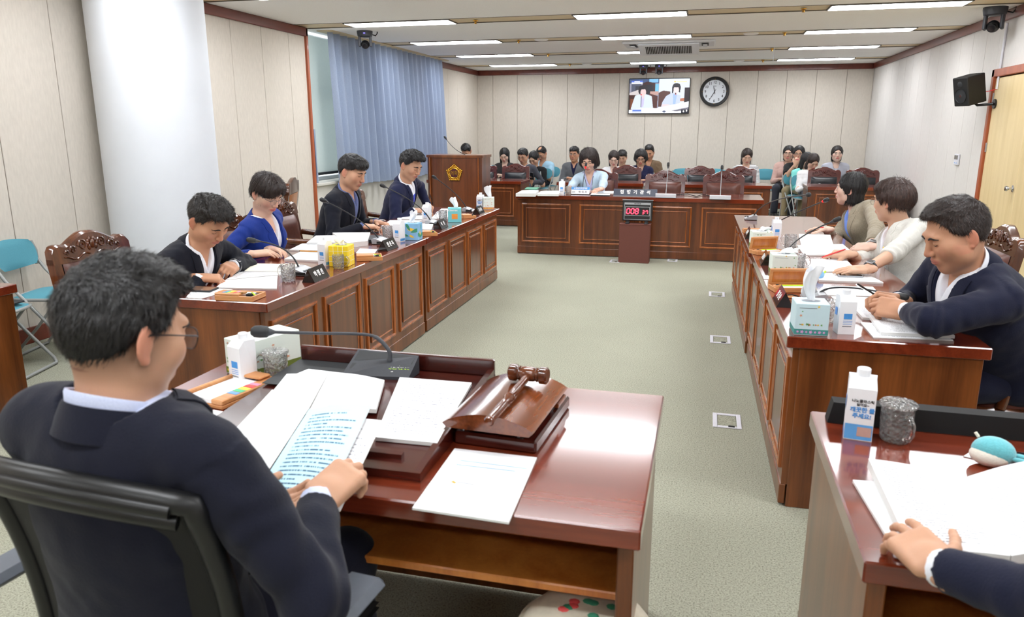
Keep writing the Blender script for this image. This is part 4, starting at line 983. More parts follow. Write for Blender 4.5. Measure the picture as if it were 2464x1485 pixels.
def carton(label, px, py, rot, s=1.0, text=False, side='blue', z=ZT):
    """gable-shouldered water carton with a white screw cap; local -y is its front"""
    c = PZ(px, py, z); t = thing('water_carton', label, 'carton', c, rot, None)
    w2, h = .031*s, .128*s; hh = .152*s
    m_ = MB(); vs = [(-w2, -w2, 0), (w2, -w2, 0), (w2, w2, 0), (-w2, w2, 0), (-w2, -w2, h), (w2, -w2, h), (w2, w2, h+.020*s), (-w2, w2, h+.020*s), (-w2*.92, -w2*.25, h+.022*s), (w2*.92, -w2*.25, h+.022*s)]
    m_.add(vs, [(0, 3, 2, 1), (0, 1, 5, 4), (2, 3, 7, 6), (1, 2, 6, 9, 5), (3, 0, 4, 8, 7), (4, 5, 9, 8), (8, 9, 6, 7)])
    b_ = m_.build('body', 'carton_white', t)
    MB().lathe([(.0145*s, 0), (.0155*s, .003), (.0155*s, .020*s), (.0135*s, .022*s), (0, .022*s)], 20, Matrix.Translation((0, w2*.32, h+.019*s))).build('cap', 'carton_white', t, 40)
    e = .0006
    def patch(x0, z0, x1, z1, mt_, face='f', k=1):
        m2 = MB()
        if face == 'f': m2.add([(x0, -w2-e*k, z0), (x1, -w2-e*k, z0), (x1, -w2-e*k, z1), (x0, -w2-e*k, z1)], [(0, 1, 2, 3)])
        elif face == 'r': m2.add([(w2+e*k, x0, z0), (w2+e*k, x1, z0), (w2+e*k, x1, z1), (w2+e*k, x0, z1)], [(0, 1, 2, 3)])
        else: m2.add([(-w2-e*k, -x0, z0), (-w2-e*k, -x1, z0), (-w2-e*k, -x1, z1), (-w2-e*k, -x0, z1)], [(0, 1, 2, 3)])
        m2.build('print_patch', mt_, b_)
    if text:
        patch(-w2*.97, .002, w2*.97, .040*s, 'carton_blue')
        patch(-w2*.1, .012, w2*.9, .034*s, 'skin_print', 'f', 2)
        fm = lambda z_: frame_matrix((w2*.12, -w2-.0012, z_), (1, 0, 0), (0, 0, 1))
        lettering('carton_lettering', '나노플라스틱', .0088*s, 'black_print', b_, fm(.098*s), bold=.0001); lettering('carton_lettering', '싫어요~', .0082*s, 'black_print', b_, fm(.089*s), bold=.0001)
        lettering('carton_lettering', '깨끗한 물', .0135*s, 'blue_print', b_, fm(.076*s), bold=.0004); lettering('carton_lettering', '주세요!', .0135*s, 'blue_print', b_, fm(.061*s), bold=.0004)
    else:
        patch(-w2*.45, .060*s, w2*.55, .082*s, 'blue_print'); patch(-w2*.55, .030*s, w2*.55, .034*s, 'grey_print')
        for k in range(3): patch(-w2*.5, (.040+.006*k)*s, w2*.6, (.042+.006*k)*s, 'sticky_blue')
        patch(-w2*.6, .006*s, w2*.4, .016*s, 'black_print', 'r')
    patch(-w2*.9, .004*s, w2*.9, .022*s, 'carton_blue', 'r' if not text else 'l'); patch(-w2*.6, .07*s, w2*.2, .10*s, 'sticky_blue', 'l', 2)
    return t
def mug(label, px, py, rot, s=1.0, lid=False, z=ZT):
    c = PZ(px, py, z); t = thing('glass_mug', label, 'mug', c, rot)
    r, h = .039*s, .092*s
    MB().lathe([(0, .0), (r*.80, 0), (r*.92, .006), (r*.97, .03), (r, .06), (r*1.0, h), (r*.93, h), (r*.91, .05), (r*.86, .016), (0, .012)], 28).build('glass', 'cut_glass', t, 50)
    MB().tube([(r*.95, 0, h*.82), (r*1.35, 0, h*.86), (r*1.72, 0, h*.68), (r*1.74, 0, h*.42), (r*1.4, 0, h*.22), (r*.95, 0, h*.18)], .0052*s, 8).build('handle', 'clear_glass', t, 60)
    if lid: MB().lathe([(0, h+.001), (r*1.14, h+.001), (r*1.16, h+.006), (r*1.05, h+.011), (r*.5, h+.014), (r*.18, h+.014), (r*.16, h+.018), (0, h+.02)], 32).build('lid', 'cut_glass', t, 50)
    return t
def nameplate(label, p_near, p_far, txt, face, z=ZT, L=.195):
    """black prism; p_near/p_far: ends (pixels) of the bottom edge of the lettered face; face +1 looks to +x, -1 to -x"""
    a, b_ = D(*p_near, z), D(*p_far, z); c = (a+b_)/2; y = (b_-a).normalized()
    t = thing('nameplate', label, 'nameplate', c, math.atan2(y.y, y.x)-PI/2)
    dx, h = .075, .072; f = face
    pts = [(0, 0), (-f*dx, 0), (-f*dx*.5, h)]
    if f < 0: pts = pts[::-1]
    M = Matrix(((1, 0, 0, 0), (0, 0, -1, 0), (0, 1, 0, 0), (0, 0, 0, 1)))
    b2 = MB().prism(pts, -L/2, L/2, M).build('plate', 'nameplate_black', t)
    ang = math.atan2(h, dx*.5); up = Vector((-f*math.cos(ang), 0, math.sin(ang))); nrm = Vector((f*math.sin(ang), 0, math.cos(ang)))
    o = Vector((-f*dx*.25, 0, h*.5))+nrm*.0006
    lettering('name_lettering', txt, .036, 'white_print', b2, frame_matrix(o, (0, f, 0), up), bold=.0009, sx=.95)
    m_ = MB(); m_.box((-.001 if f > 0 else -.002, -L/2, -.0001), (.002 if f > 0 else .001, L/2, .002)); m_.build('edge_strip', 'clear_glass', t)
    return t
def pen_tray(label, pa, pb, open_lid=False, W=.23, Dp=.115, stickers=True, flip=False):
    a, x, L = corner_box(pa, pb); t = thing('pen_tray', label, 'pen tray', a, math.atan2(x.y, x.x))
    m_ = MB(); h = .026
    m_.box((0, 0, 0), (W, Dp, .010), .002); 
    body = m_.build('tray', 'tray_wood', t)
    m_ = MB()
    for lo, hi in (((0, 0, .008), (W, .008, h)), ((0, Dp-.008, .008), (W, Dp, h)), ((0, .008, .008), (.008, Dp-.008, h)), ((W-.008, .008, .008), (W, Dp-.008, h))): m_.box(lo, hi, .002)
    m_.build('tray_wall', 'tray_wood', body)
    if open_lid:
        M = Matrix.Translation((0, Dp-.004, h)) @ Matrix.Rotation(rad(12), 4, 'X')
        ld = MB().box((0, -.006, 0), (W, .006, .085), .003, M).build('lid', 'tray_wood', t)
        MB().box((.015, -.0075, .012), (W-.015, -.0055, .073), .001, M).build('lid_recess', 'orange_veneer', ld)
        MB().box((.05, .012, .010), (W-.02, .052, .024), .001).build('memo_pad', 'paper_white', t)
        for k, mt_ in enumerate(('neon_green', 'pencil_yellow')): MB().cyl((.05, .07+.014*k, .022), (W-.02, .07+.014*k, .022), .0055, 8).build('pen', mt_, t, 50)
        MB().box((.012, .02, .016), (.045, .06, .03), .004, Matrix.Rotation(rad(-8), 4, 'Y')).build('clip_holder', 'tray_wood', t)
        MB().box((.018, .03, .028), (.036, .05, .036), .003).build('binder_clip', 'matte_black', t)
    else:
        ld = MB().box((0, .0, h), (W*.66, Dp*.60, h+.012), .003).build('lid', 'tray_wood', t)
        if stickers:
            for k, mt_ in enumerate(('sticky_blue', 'sticky_green', 'sticky_yellow', 'sticky_orange', 'sticky_red')):
                for j in (0, 1): MB().box((.035+.0145*k+.005*j, .012+.022*j, h+.0122), (.049+.0145*k+.005*j, .031+.022*j, h+.0132)).build('sticky_note', mt_ if j == 0 else ('sticky_pink' if k > 3 else mt_), ld)
            MB().lathe([(0, 0), (.012, 0), (.012, .0012)], 5, Matrix.Translation((.128, .032, h+.0122))).build('crest_print', 'brass', ld)
        MB().box((W*.1, Dp*.66, .010), (W*.78, Dp-.012, .022), .001).build('memo_pad', 'paper_white', t)
        MB().box((W*.70, .014, .010), (W-.012, Dp-.014, .018), .001).build('tray_liner', 'charcoal', t)
        MB().box((W*.74, .03, .018), (W*.88, .055, .032), .004).build('binder_clip', 'matte_black', t)
        MB().cyl((W*.72, Dp*.75, .022), (W*.96, Dp*.35, .022), .005, 8).build('pen', 'neon_green', t, 50)
    return t
def desk_mic(label, neck_px, head, bend, rz, ring=False, w=.135, zb=.035, base_shift=.0):
    nb = D(*neck_px, ZT+zb); t = gooseneck('desk_microphone', label, nb, head, bend, ring=ring)
    # base sits on the desk under the neck
    b_ = mic_base(t, rz, w=w); b_.location = (0, 0, -zb-.0)
    return t
def pencil(label, pa, pb, mat, r=.0038, z=ZT, cat='pencil', tip='tray_wood', nm='pencil'):
    a, b_ = D(*pa, z+r), D(*pb, z+r); t = thing(nm, label, cat, a); d = b_-a
    MB().cyl((0, 0, 0), d*.9, r, 6).build('shaft', mat, t); MB().cyl(d*.9, d, r, 6, .0006).build('tip', tip, t); MB().cyl(d*-.03, (0, 0, 0), r, 6).build('cap_end', 'matte_black', t)
    return t
def phone(label, corners, z=ZT, th=.009, scr='phone_glass', case='charcoal'):
    P = [PZ(px, py, z+th) for px, py in corners]; c = sum(P, Vector())/4; c.z = z; t = thing('smartphone', label, 'phone', c)
    q = [(p.x-c.x, p.y-c.y) for p in P]; MB().prism(q, 0, th).build('case', case, t)
    MB().prism([(x*.92, y*.92) for x, y in q], th, th+.0006).build('screen', scr, t); return t
aL90, aR90 = aL, aR
# ---------------- left desks
nameplate('black nameplate nearest the camera on the left desks, before the leaning man', (748, 685.5), (802, 660.5), '박 정 선', 1)
nameplate('black nameplate between the yellow and leaf-patterned tissue boxes', (926, 608), (965.6, 592), '한 춘 옥', 1)
nameplate('black nameplate with two characters beside the aqua tissue box', (1058.7, 554.9), (1083.5, 543), '박    원', 1)
nameplate('black nameplate farthest from the camera on the left desks', (1151.5, 517.3), (1169.4, 509.7), '김 성 환', 1)
tissue_box('bright yellow checked tissue box on the left desk', (792.5, 641.7), (836, 642.8), 'tissue_box_yellow', None, 'grid', W=.118, seed=3, tall=.05)
tissue_box('sky blue leaf-patterned tissue box on the left desk', (971, 578.2), (996, 579), 'tissue_box_sky', None, 'leaves', W=.112, seed=5, tall=.085)
tissue_box('aqua tissue box with small orange print on the left desk', (1078.3, 535.6), (1100.4, 535.4), 'tissue_box_aqua', None, 'plain', W=.118, seed=8, tall=.085, text='Kleenex')
tissue_box('pale floral tissue box at the far end of the left desks', (1163, 504.8), (1179.8, 504.9), 'tissue_box_white', 'rust_print', 'flowers', W=.105, seed=9, tall=.11)
carton('white water carton left of the yellow tissue box', 783.5, 637, rad(-15)); carton('white water carton left of the leaf-patterned tissue box', 961, 580, rad(-15))
carton('white water carton before the man with the bright blue tie', 1027.6, 533, rad(-10)); carton('water carton beside the farthest tissue box on the left desks', 1156, 503.5, rad(-5), 1.0, True)
mug('clear cut-glass mug in front of the leaning man', 694.8, 676, rad(170)); mug('clear cut-glass mug beside the leaf-patterned tissue box', 933, 573, rad(175)); mug('clear cut-glass mug before the aqua tissue box', 1066, 531, rad(175))
mug('glass mug hidden behind the nearest nameplate on the left desk', 815, 646, rad(20), .9)
def LM(px, py, x): return PX(px, py, x)
desk_mic('silver-based gooseneck microphone before the leaning man', (719, 644.5), LM(618, 580, -2.46), LM(700, 590, -2.30), aL, w=.13)
desk_mic('silver-based gooseneck microphone before the woman in royal blue', (911, 574), LM(786, 486, -2.50), LM(880, 530, -2.36), aL, w=.13)
desk_mic('silver-based gooseneck microphone before the man in the speckled blue shirt', (1036, 531), LM(927, 450, -2.52), LM(1015, 490, -2.36), aL, w=.13)
desk_mic('silver-based gooseneck microphone before the man with the bright blue tie', (1122, 500.5), LM(1050, 430, -2.52), LM(1108, 470, -2.36), aL, w=.13)
pen_tray('wooden pen tray with coloured sticky notes at the near end of the left desk', (516.5, 723), (598.3, 727), W=.20, Dp=.13)
pen_tray('wooden pen tray right of the yellow tissue box', (858.4, 629.8), (880, 629), W=.16, Dp=.15, stickers=False)
pen_tray('wooden pen tray right of the leaf-patterned tissue box', (1010.4, 569.6), (1024, 569), W=.14, Dp=.15, stickers=False)
pen_tray('wooden pen tray right of the aqua tissue box', (1115, 527), (1124, 526.5), W=.13, Dp=.14, stickers=False)
slab('paper_sheet', 'white sheet under the phone at the near end of the left desk', 'paper', [(447, 716), (484, 719), (560, 697), (470, 690)], .0015, 'printed_sparse')
phone('large dark phone beside the leaning man', [(458, 698), (504, 700), (526, 691), (470, 688)], ZT+.002, scr='phone_tan_screen')
slab('document', 'open printed booklet under the leaning man\'s hand, nearer page', 'document', [(519, 692), (666, 694.5), (668, 664), (540, 675)], .004, 'printed_page', curl=.012)
slab('document', 'printed booklet page behind the leaning man\'s hand', 'document', [(543, 673), (668, 662), (706, 639), (575, 655)], .006, 'printed_dense', curl=.008)
slab('booklet', 'cream covered booklet pile behind the glass mug on the left desk', 'booklet', [(588, 652), (700, 653), (722, 636), (612, 634)], .014, 'paper_cream')
slab('document', 'white document stack before the woman in royal blue', 'document', [(684, 623), (770, 627), (778, 608), (722, 606)], .010, 'printed_sparse')
slab('document', 'printed sheets farther along from the woman in royal blue', 'document', [(696, 601), (772, 602), (790, 586), (727, 586)], .008, 'printed_page')
slab('document', 'thick open document pile before the man in the speckled blue shirt', 'document', [(738, 584), (840, 584), (868, 568), (760, 567)], .022, 'printed_page', curl=.02)
slab('document', 'tall white document pile beside the black notebooks', 'document', [(836, 585), (884, 580), (891, 560), (800, 560)], .034, 'printed_sparse', curl=.012)
slab('notebook', 'black notebooks stacked under the microphone of the left desk', 'notebook', [(884, 577), (912, 578), (918, 566), (890, 566)], .022, 'charcoal', edge='charcoal')
slab('document', 'printed sheet beside the second nameplate on the left desks', 'document', [(856, 609), (900, 611), (908, 600), (866, 598)], .002, 'printed_sparse')
pencil('yellow pencil lying between the white papers on the left desk', (722, 604), (771, 606), 'pencil_yellow')
slab('tablet', 'dark flat tablet under the hand of the man in the speckled blue shirt', 'tablet', [(866, 557), (910, 558), (916, 551), (874, 550)], .012, 'phone_glass', edge='charcoal')
slab('document', 'open book in front of the man in the speckled blue shirt', 'document', [(910, 549), (966, 552), (1016, 531), (938, 530)], .014, 'printed_page', curl=.012)
slab('document', 'white document stack beside the third nameplate', 'document', [(1006, 551), (1038, 552), (1043, 538), (1008, 538)], .014, 'printed_sparse')
slab('document', 'papers under the arms of the man with the bright blue tie', 'document', [(960, 527), (1020, 528), (1040, 512), (988, 513)], .006, 'printed_sparse')
slab('document', 'papers with a pink mark at the far end of the left desks', 'document', [(1036, 526), (1070, 527), (1100, 503), (1062, 502)], .010, 'printed_page', curl=.008)
# ---------------- right desks
nameplate('black nameplate nearest the camera on the right desks', (1870.6, 746), (1856, 712), '장 경 순', -1)
nameplate('black nameplate before the woman in the cream blazer', (1832.7, 645), (1824, 620), '정 현 호', -1)
nameplate('black nameplate before the woman in the taupe blazer', (1793.5, 577.5), (1788, 563), '김 주 하', -1)
tissue_box('pale blue floral tissue box nearest the camera on the right desk', (1910, 806), (1985, 810), 'tissue_box_blue', 'teal_print', 'flowers', W=.128, Hh=.13, seed=21, tall=.14)
tissue_box('pale green floral tissue box before the woman in the cream blazer', (1856, 662), (1912, 664), 'tissue_box_white', 'olive_print', 'flowers', W=.135, Hh=.115, seed=22, tall=.06, flop=.9)
tissue_box('pale green floral tissue box before the woman in the taupe blazer', (1809.5, 598), (1858, 599), 'tissue_box_white', 'olive_print', 'flowers', W=.135, Hh=.115, seed=23, tall=.03, flop=.5)
carton('white water carton beside the nearest mug on the right desk', 2029, 800, rad(8), 1.05); carton('white water carton before the woman in the taupe blazer', 1866, 577, rad(6), 1.0)
mug('clear cut-glass mug behind the nearest tissue box on the right desk', 1999, 773, rad(150)); mug('clear cut-glass mug before the woman in the cream blazer', 1918, 650, rad(15), 1.05); mug('clear cut-glass mug before the woman in the taupe blazer', 1901, 598, rad(150), 1.05)
q = D(1946, 722); t = thing('mug_lid', 'metallic glass lid leaning beside the nearest pen tray on the right desk', 'lid', q, rad(20)); MB().lathe([(0, -.004), (.041, -.004), (.043, .0), (.038, .006), (0, .008)], 28, Matrix.Translation((0, 0, .034)) @ Matrix.Rotation(rad(62), 4, 'X')).build('disc', 'silver_plastic', t, 50); MB().sphere((0, -.012, .042), .008, 10, 8).build('knob', 'silver_plastic', t, 50)
desk_mic('silver-based gooseneck microphone at the empty far place of the right desks', (1814, 519), PX(1943, 469, .62), PX(1838, 478, .50), aR, w=.13)
desk_mic('gooseneck microphone with lit red ring before the woman in the taupe blazer', (1846, 552), PX(1982, 484, .80), PX(1868, 530, .55), aR, ring=True, w=.13)
desk_mic('silver-based gooseneck microphone before the woman in the cream blazer', (1890, 611), PX(2003, 533, .80), PX(1908, 572, .58), aR, w=.13)
desk_mic('gooseneck microphone bent low over the papers before the large man', (1972, 706), PX(2160, 711, .84), PX(1998, 676, .62), aR, w=.13)
pen_tray('open wooden pen tray nearest the camera on the right desk', (1864, 705), (1958, 705), True, W=.20, Dp=.11)
pen_tray('open wooden pen tray before the woman in the cream blazer', (1823, 615), (1892.6, 612), True, W=.20, Dp=.11)
pen_tray('wooden pen tray before the woman in the taupe blazer', (1790, 562), (1848, 563), False, W=.19, Dp=.10, stickers=False)
slab('document', 'open printed book under the red pen of the woman in the taupe blazer', 'document', [(1928, 590), (2006, 591), (1998, 566), (1922, 563)], .012, 'printed_page', curl=.01)
slab('document', 'large white sheets between the two women at the right desk', 'document', [(1935, 614), (2058, 612), (2028, 588), (1918, 590)], .008, 'printed_sparse', curl=.006)
slab('document', 'printed page under the hand of the woman in the cream blazer', 'document', [(1953, 655), (2062, 651), (2036, 625), (1938, 623)], .010, 'printed_page', curl=.008)
slab('document', 'papers on a white board beside the phone of the woman in the cream blazer', 'document', [(1972, 674), (2126, 680), (2092, 662), (1955, 655)], .010, 'printed_sparse')
phone('silver phone lying on papers before the woman in the cream blazer', [(2018, 663), (2076, 665), (2080, 661), (2015, 657)], ZT+.011, case='silver_plastic')
pencil('neon green highlighter lying on papers at the right desk', (1969, 664), (1988, 652), 'neon_green', .006, ZT+.011, 'highlighter', 'neon_green', 'highlighter')
slab('document', 'report with printed title before the large man', 'document', [(1976, 710), (2120, 712), (2100, 690), (1985, 688)], .008, 'cover_page')
slab('paper_sheet', 'plain white sheets behind the carton before the large man', 'paper', [(2030, 742), (2098, 744), (2094, 716), (2000, 713)], .004, 'paper_white')
slab('document', 'bluish sheets under the folded booklet at the near end of the right desk', 'document', [(2102, 812), (2294, 818), (2220, 786), (2070, 775)], .004, 'printed_sparse')
slab('document', 'folded open booklet under the hands of the large man', 'document', [(2120, 800), (2298, 808), (2236, 772), (2090, 757)], .012, 'printed_dense', z=ZT+.005, curl=.006)
slab('document', 'booklet page lying farther under the hands of the large man', 'document', [(2076, 764), (2190, 772), (2150, 742), (2052, 738)], .010, 'printed_page', curl=.01)
slab('paper_sheet', 'small white slip at the front edge of the right desk', 'paper', [(1838, 671), (1851, 672), (1850, 664), (1834, 661)], .002, 'paper_white')
q = D(1962, 672); t = thing('snack_dish', 'small yellow and blue wrapped snack beside the pen tray on the right desk', 'snack', q); MB().sphere((0, 0, .028), (.045, .035, .028), 20, 12).build('wrapper', 'tissue_box_sky', t, 60); MB().sphere((-.008, -.01, .036), (.03, .022, .024), 16, 10).build('filling', 'sticky_yellow', t, 60)
q = D(1905, 716); t = thing('earphone_case', 'small tan disc with black strap behind the nearest nameplate', 'case', q); MB().lathe([(0, 0), (.026, 0), (.028, .004), (.024, .008), (0, .009)], 24).build('disc', 'tray_wood', t, 50); MB().tube([(-.02, 0, .012), (0, -.01, .016), (.03, -.015, .01)], .003, 6).build('strap', 'matte_black', t, 50)
# ---------------- witness desk
ZW = .7505
slab('document', 'pile of folders with green cover at the left end of the witness desk', 'document', [(1241, 466), (1288, 466.5), (1296, 459), (1256, 458)], .035, 'printed_sparse', edge='paper_edge', curl=.03)
slab('folder', 'green folder lying on the paper pile of the witness desk', 'folder', [(1262, 455), (1292, 456), (1298, 451), (1268, 450.5)], .006, 'leaf_print', z=ZW+.036, edge='leaf_print')
slab('document', 'open white book on the witness desk beside the carton', 'document', [(1293, 466.6), (1344, 467), (1350, 460), (1302, 460)], .026, 'printed_page', curl=.03)
carton('white water carton on the witness desk', 1352, 467.5, 0, 1.1); mug('cut-glass mug on the witness desk beside the blue placard', 1369, 467, rad(180), 1.05)
p0 = D(1396, 468.5); t = thing('placard', 'white placard with blue top line before the woman in pale blue', 'nameplate', p0, 0)
PM = Matrix.Rotation(rad(-20), 4, 'X')
b_ = MB().box((-.115, -.004, 0), (.115, .004, .098), .001, PM).build('plate', 'paper_white', t); MB().box((-.115, -.0046, .062), (.115, -.0038, .098), 0, PM).build('blue_band', 'blue_print', b_)
MB().box((-.118, -.012, -.001), (.118, .04, .008), .002).build('stand', 'charcoal', t)
lettering('placard_lettering', '노동일자리정책관', .022, 'white_print', b_, PM @ frame_matrix((0, -.0052, .080), (1, 0, 0), (0, 0, 1)), bold=.0006, spacing=1.15)
lettering('placard_lettering', '박 미 자', .030, 'black_print', b_, PM @ frame_matrix((.03, -.0050, .032), (1, 0, 0), (0, 0, 1)), bold=.0005, spacing=1.1)
m_ = MB(); m_.box((-.105, -.0052, .034), (-.065, -.0046, .040), 0, PM); m_.box((-.105, -.0052, .022), (-.065, -.0046, .028), 0, PM); m_.build('title_print', 'grey_print', b_)
p0 = D(1528, 472.8); t = thing('section_sign', 'long navy sign with white lettering on the witness desk', 'sign', p0, rad(0))
b_ = MB().box((-.265, -.004, .004), (.265, .004, .092), .001, PM).build('plate', 'navy_plate', t); MB().box((-.265, -.014, 0), (.265, .03, .006), .001).build('stand', 'silver_plastic', t)
lettering('sign_lettering', '집 행 기 관 석', .052, 'white_print', b_, PM @ frame_matrix((0, -.0052, .050), (1, 0, 0), (0, 0, 1)), bold=.0016, spacing=1.35)
for bx, hx, hy, lb in ((1602, 1607.6, 402, 'upright gooseneck microphone before the left empty brown chair'), (1733, 1737, 409, 'upright gooseneck microphone before the right empty brown chair')):
    nb = D(bx, 470 if bx < 1700 else 474, ZW+.03); t = gooseneck('desk_microphone', lb, nb, PY(hx, hy, nb.y+.10), PY((bx+hx)/2, 440, nb.y+.05), stem='silver_plastic'); b2 = mic_base(t, PI, w=.24, h=.05, mat='outlet_plastic'); b2.location = (0, .0, -.03)
nb = D(1403, 459.5, ZW+.03); t = gooseneck('desk_microphone', 'gooseneck microphone with lit red ring before the woman in pale blue', nb, PY(1409, 402, nb.y+.06), PY(1401, 440, nb.y+.02), ring=True); mic_base(t, PI, w=.2, h=.05, mat='outlet_plastic').location = (0, .0, -.03)
o = MB().tube([D(1595, 472, ZW+.006), D(1625, 468, ZW+.008), D(1655, 467, ZW+.012), D(1676, 473, ZW+.006), D(1690, 468, ZW+.01), D(1720, 474, ZW+.006)], .005, 6).build('cable', 'matte_black'); tag(o, 'black microphone cable curling across the witness desk', 'cable')
slab('notebook', 'black notebook with purple edge on the witness desk', 'notebook', [(1421, 469), (1467, 470), (1468, 466.5), (1424, 465.5)], .012, 'printed_sparse', edge='charcoal')
slab('paper_sheet', 'white papers under the hands of the woman in pale blue', 'paper', [(1420, 464), (1484, 465.5), (1480, 460), (1424, 459)], .006, 'printed_sparse')
# ---------------- chairman's desk
def rboard():
    t = thing('reading_board', 'dark red sloping reading board with raised ledge on the chairman\'s desk', 'reading board', (-.985, 1.83, ZT))
    x0, x1, y0, y1 = -.30, .375, -.315, .345; z0, z1 = .022, .052
    m_ = MB(); M = Matrix(((0, 0, 1, 0), (1, 0, 0, 0), (0, 1, 0, 0), (0, 0, 0, 1)))
    m_.prism([(y0, 0), (y1, 0), (y1, z1), (y0, z0)], x0, x1, M); m_.build('board', 'dark_red_wood', t)
    MB().box((x0, y1-.018, z1-.002), (x1, y1, z1+.052), .004).build('far_ledge', 'dark_red_wood', t)
    m_ = MB(); m_.prism([(y0, z0-.001), (y1-.018, z1-.001), (y1-.018, z1+.022), (y0+.1, z0+.014)], x1-.018, x1, M); m_.build('side_ledge', 'dark_red_wood', t)
    m_ = MB(); m_.prism([(y0+.055, z0+.0), (y0+.075, z0+.0), (y0+.073, z0+.016), (y0+.057, z0+.014)], x0+.12, x1-.07, M); m_.build('page_stop', 'dark_red_wood', t, 30)
    m_ = MB(); m_.prism([(y1-.25, z1-.0035), (y1-.02, z1+.0035), (y1-.02, z1+.0050), (y1-.25, z1-.0020)], x0, x0+.22, M); m_.build('leather_mat', 'charcoal', t)
    return t
rboard()
def RB(px, py, dz=0.0):       # point on the sloping board
    p = PZ(px, py, .80)
    for _ in range(6): p = PZ(px, py, ZT+.022+(.030)*(p.y-1.515)/.66+dz)
    return p
# microphone console
t = thing('microphone_console', 'dark grey microphone console with long gooseneck on the reading board', 'microphone', RB(905, 905))
base = RB(905, 905); NLc, NRc = RB(822, 903, .010), RB(984, 908, .010); FRc, FLc = RB(1008, 856, .060), RB(862, 840, .060)
q0 = [p-base for p in (NLc, NRc, FRc, FLc)]; hts = (.010, .010, .058, .058); up = [Vector((0, 0, 0))]*4; q = q0
m_ = MB(); m_.add([q[i]-Vector((0, 0, hts[i])) for i in range(4)]+q, [(0, 3, 2, 1), (4, 5, 6, 7), (0, 1, 5, 4), (1, 2, 6, 5), (2, 3, 7, 6), (3, 0, 4, 7)]); cb_ = m_.build('housing', 'dark_grey_plastic', t)
def cons(u, v, e=.0012):
    a_ = (q[0]+up[0])*(1-u)+(q[1]+up[1])*u; b_ = (q[3]+up[3])*(1-u)+(q[2]+up[2])*u
    p = a_*(1-v)+b_*v; return p+Vector((0, -.2, 1)).normalized()*e
def cpatch(u0, v0, u1, v1, mt_, nm, e=.0012): m2 = MB(); m2.add([cons(u0, v0, e), cons(u1, v0, e), cons(u1, v1, e), cons(u0, v1, e)], [(0, 1, 2, 3)]); return m2.build(nm, mt_, cb_)
cpatch(.04, .56, .96, .95, 'charcoal', 'speaker_grille'); cpatch(.26, .14, .74, .26, 'charcoal', 'button_bar'); cpatch(.05, .25, .12, .46, 'charcoal', 'button_bar')
for u in (.30, .49, .70): cpatch(u, .18, u+.03, .22, 'white_print', 'button_mark', .002)
for k, mt_ in ((0, 'white_print'), (1, 'white_print'), (2, 'neon_green')):
    M = frame_matrix(cons(.80, .50-.085*k, .002), q[1]-q[0], (q[3]+up[3])-(q[0]+up[0])); lettering('console_lettering', ('누름: Speak ON', '누름: Speak OFF', '마이크 작동 확인')[k], .0095, mt_, cb_, M, bold=.0002, depth=.0002)
nbk = cons(.60, .62)
hd = PZ(652, 799, .965)-base
pts = [nbk, nbk+Vector((0, 0, .035)), PY(905, 812, base.y+.03)-base, PY(862, 804, base.y+.0)-base, PZ(760, 802, .955)-base, hd]
def crv(P, n=40):
    out = []
    for i in range(n+1):
        x = i/n*(len(P)-1); k = min(int(x), len(P)-2); f = x-k
        p0, p1, p2, p3 = P[max(k-1, 0)], P[k], P[k+1], P[min(k+2, len(P)-1)]
        out.append(.5*((2*p1)+(p2-p0)*f+(2*p0-5*p1+4*p2-p3)*f*f+(3*p1-p0-3*p2+p3)*f**3))
    return out
pth = crv([Vector(p) for p in pts]); MB().tube(pth, [.0095]*3+[.0065]*14+[.0048]*24, 10).build('gooseneck', 'dark_grey_plastic', t, 60)
d_ = (pth[-1]-pth[-4]).normalized(); M = Matrix.Translation(pth[-1]) @ d_.to_track_quat('Z', 'Y').to_matrix().to_4x4()
MB().lathe([(.005, -.012), (.010, .0), (.012, .006)], 14, M).build('head_collar', 'dark_grey_plastic', t, 40); MB().lathe([(.011, .004), (.0175, .012), (.019, .03), (.0175, .048), (.010, .058), (0, .06)], 18, M).build('foam_head', 'charcoal', t, 60)
# gavel and sounding block
gx = (D(1092, 1068)+D(1290, 1095))/2; gl = D(1092, 1068); gr = D(1290, 1095); gxd = (gr-gl); gW = gxd.length; ga = math.atan2(gxd.y, gxd.x)
t = thing('gavel_plinth', 'low dark wooden plinth under the sounding block', 'plinth', gl, ga)
MB().box((0, 0, 0), (gW, .36, .035), .006).build('base_board', 'dark_red_wood', t); MB().box((gW-.02, .24, .035), (gW-.004, .33, .05), .003).build('stop', 'gavel_wood', t)
t = thing('sounding_block', 'curved glossy sounding block carrying the gavel', 'sounding block', gl+Vector((0, 0, .0355)), ga)
m_ = MB(); prof = [(-.012, .018), (gW-.014, .018)]+[(gW-.002-(gW+.022)*i/14, .030+.034*math.sin(PI*(i/14))**.75) for i in range(15)]
m_.prism(prof, -.02, .34, Matrix(((1, 0, 0, 0), (0, 0, 1, 0), (0, 1, 0, 0), (0, 0, 0, 1)))); m_.f = [f[::-1] for f in m_.f]; m_.build('block', 'gavel_wood', t, 40)
for x in (.03, gW-.05):
    for y in (.02, .28): MB().lathe([(.011, 0), (.013, .018)], 10, Matrix.Translation((x, y, .0))).build('foot', 'dark_red_wood', t)
gp = Vector(gl)+Vector((0, 0, .0355+.064+.012))
g0 = PZ(1178, 1012, gp.z+.002); g1 = PZ(1272, 903, gp.z+.012)
t = thing('gavel', 'turned wooden gavel lying on the sounding block', 'gavel', g0); dv = g1-g0; L = dv.length
M = dv.to_track_quat('Z', 'Y').to_matrix().to_4x4()
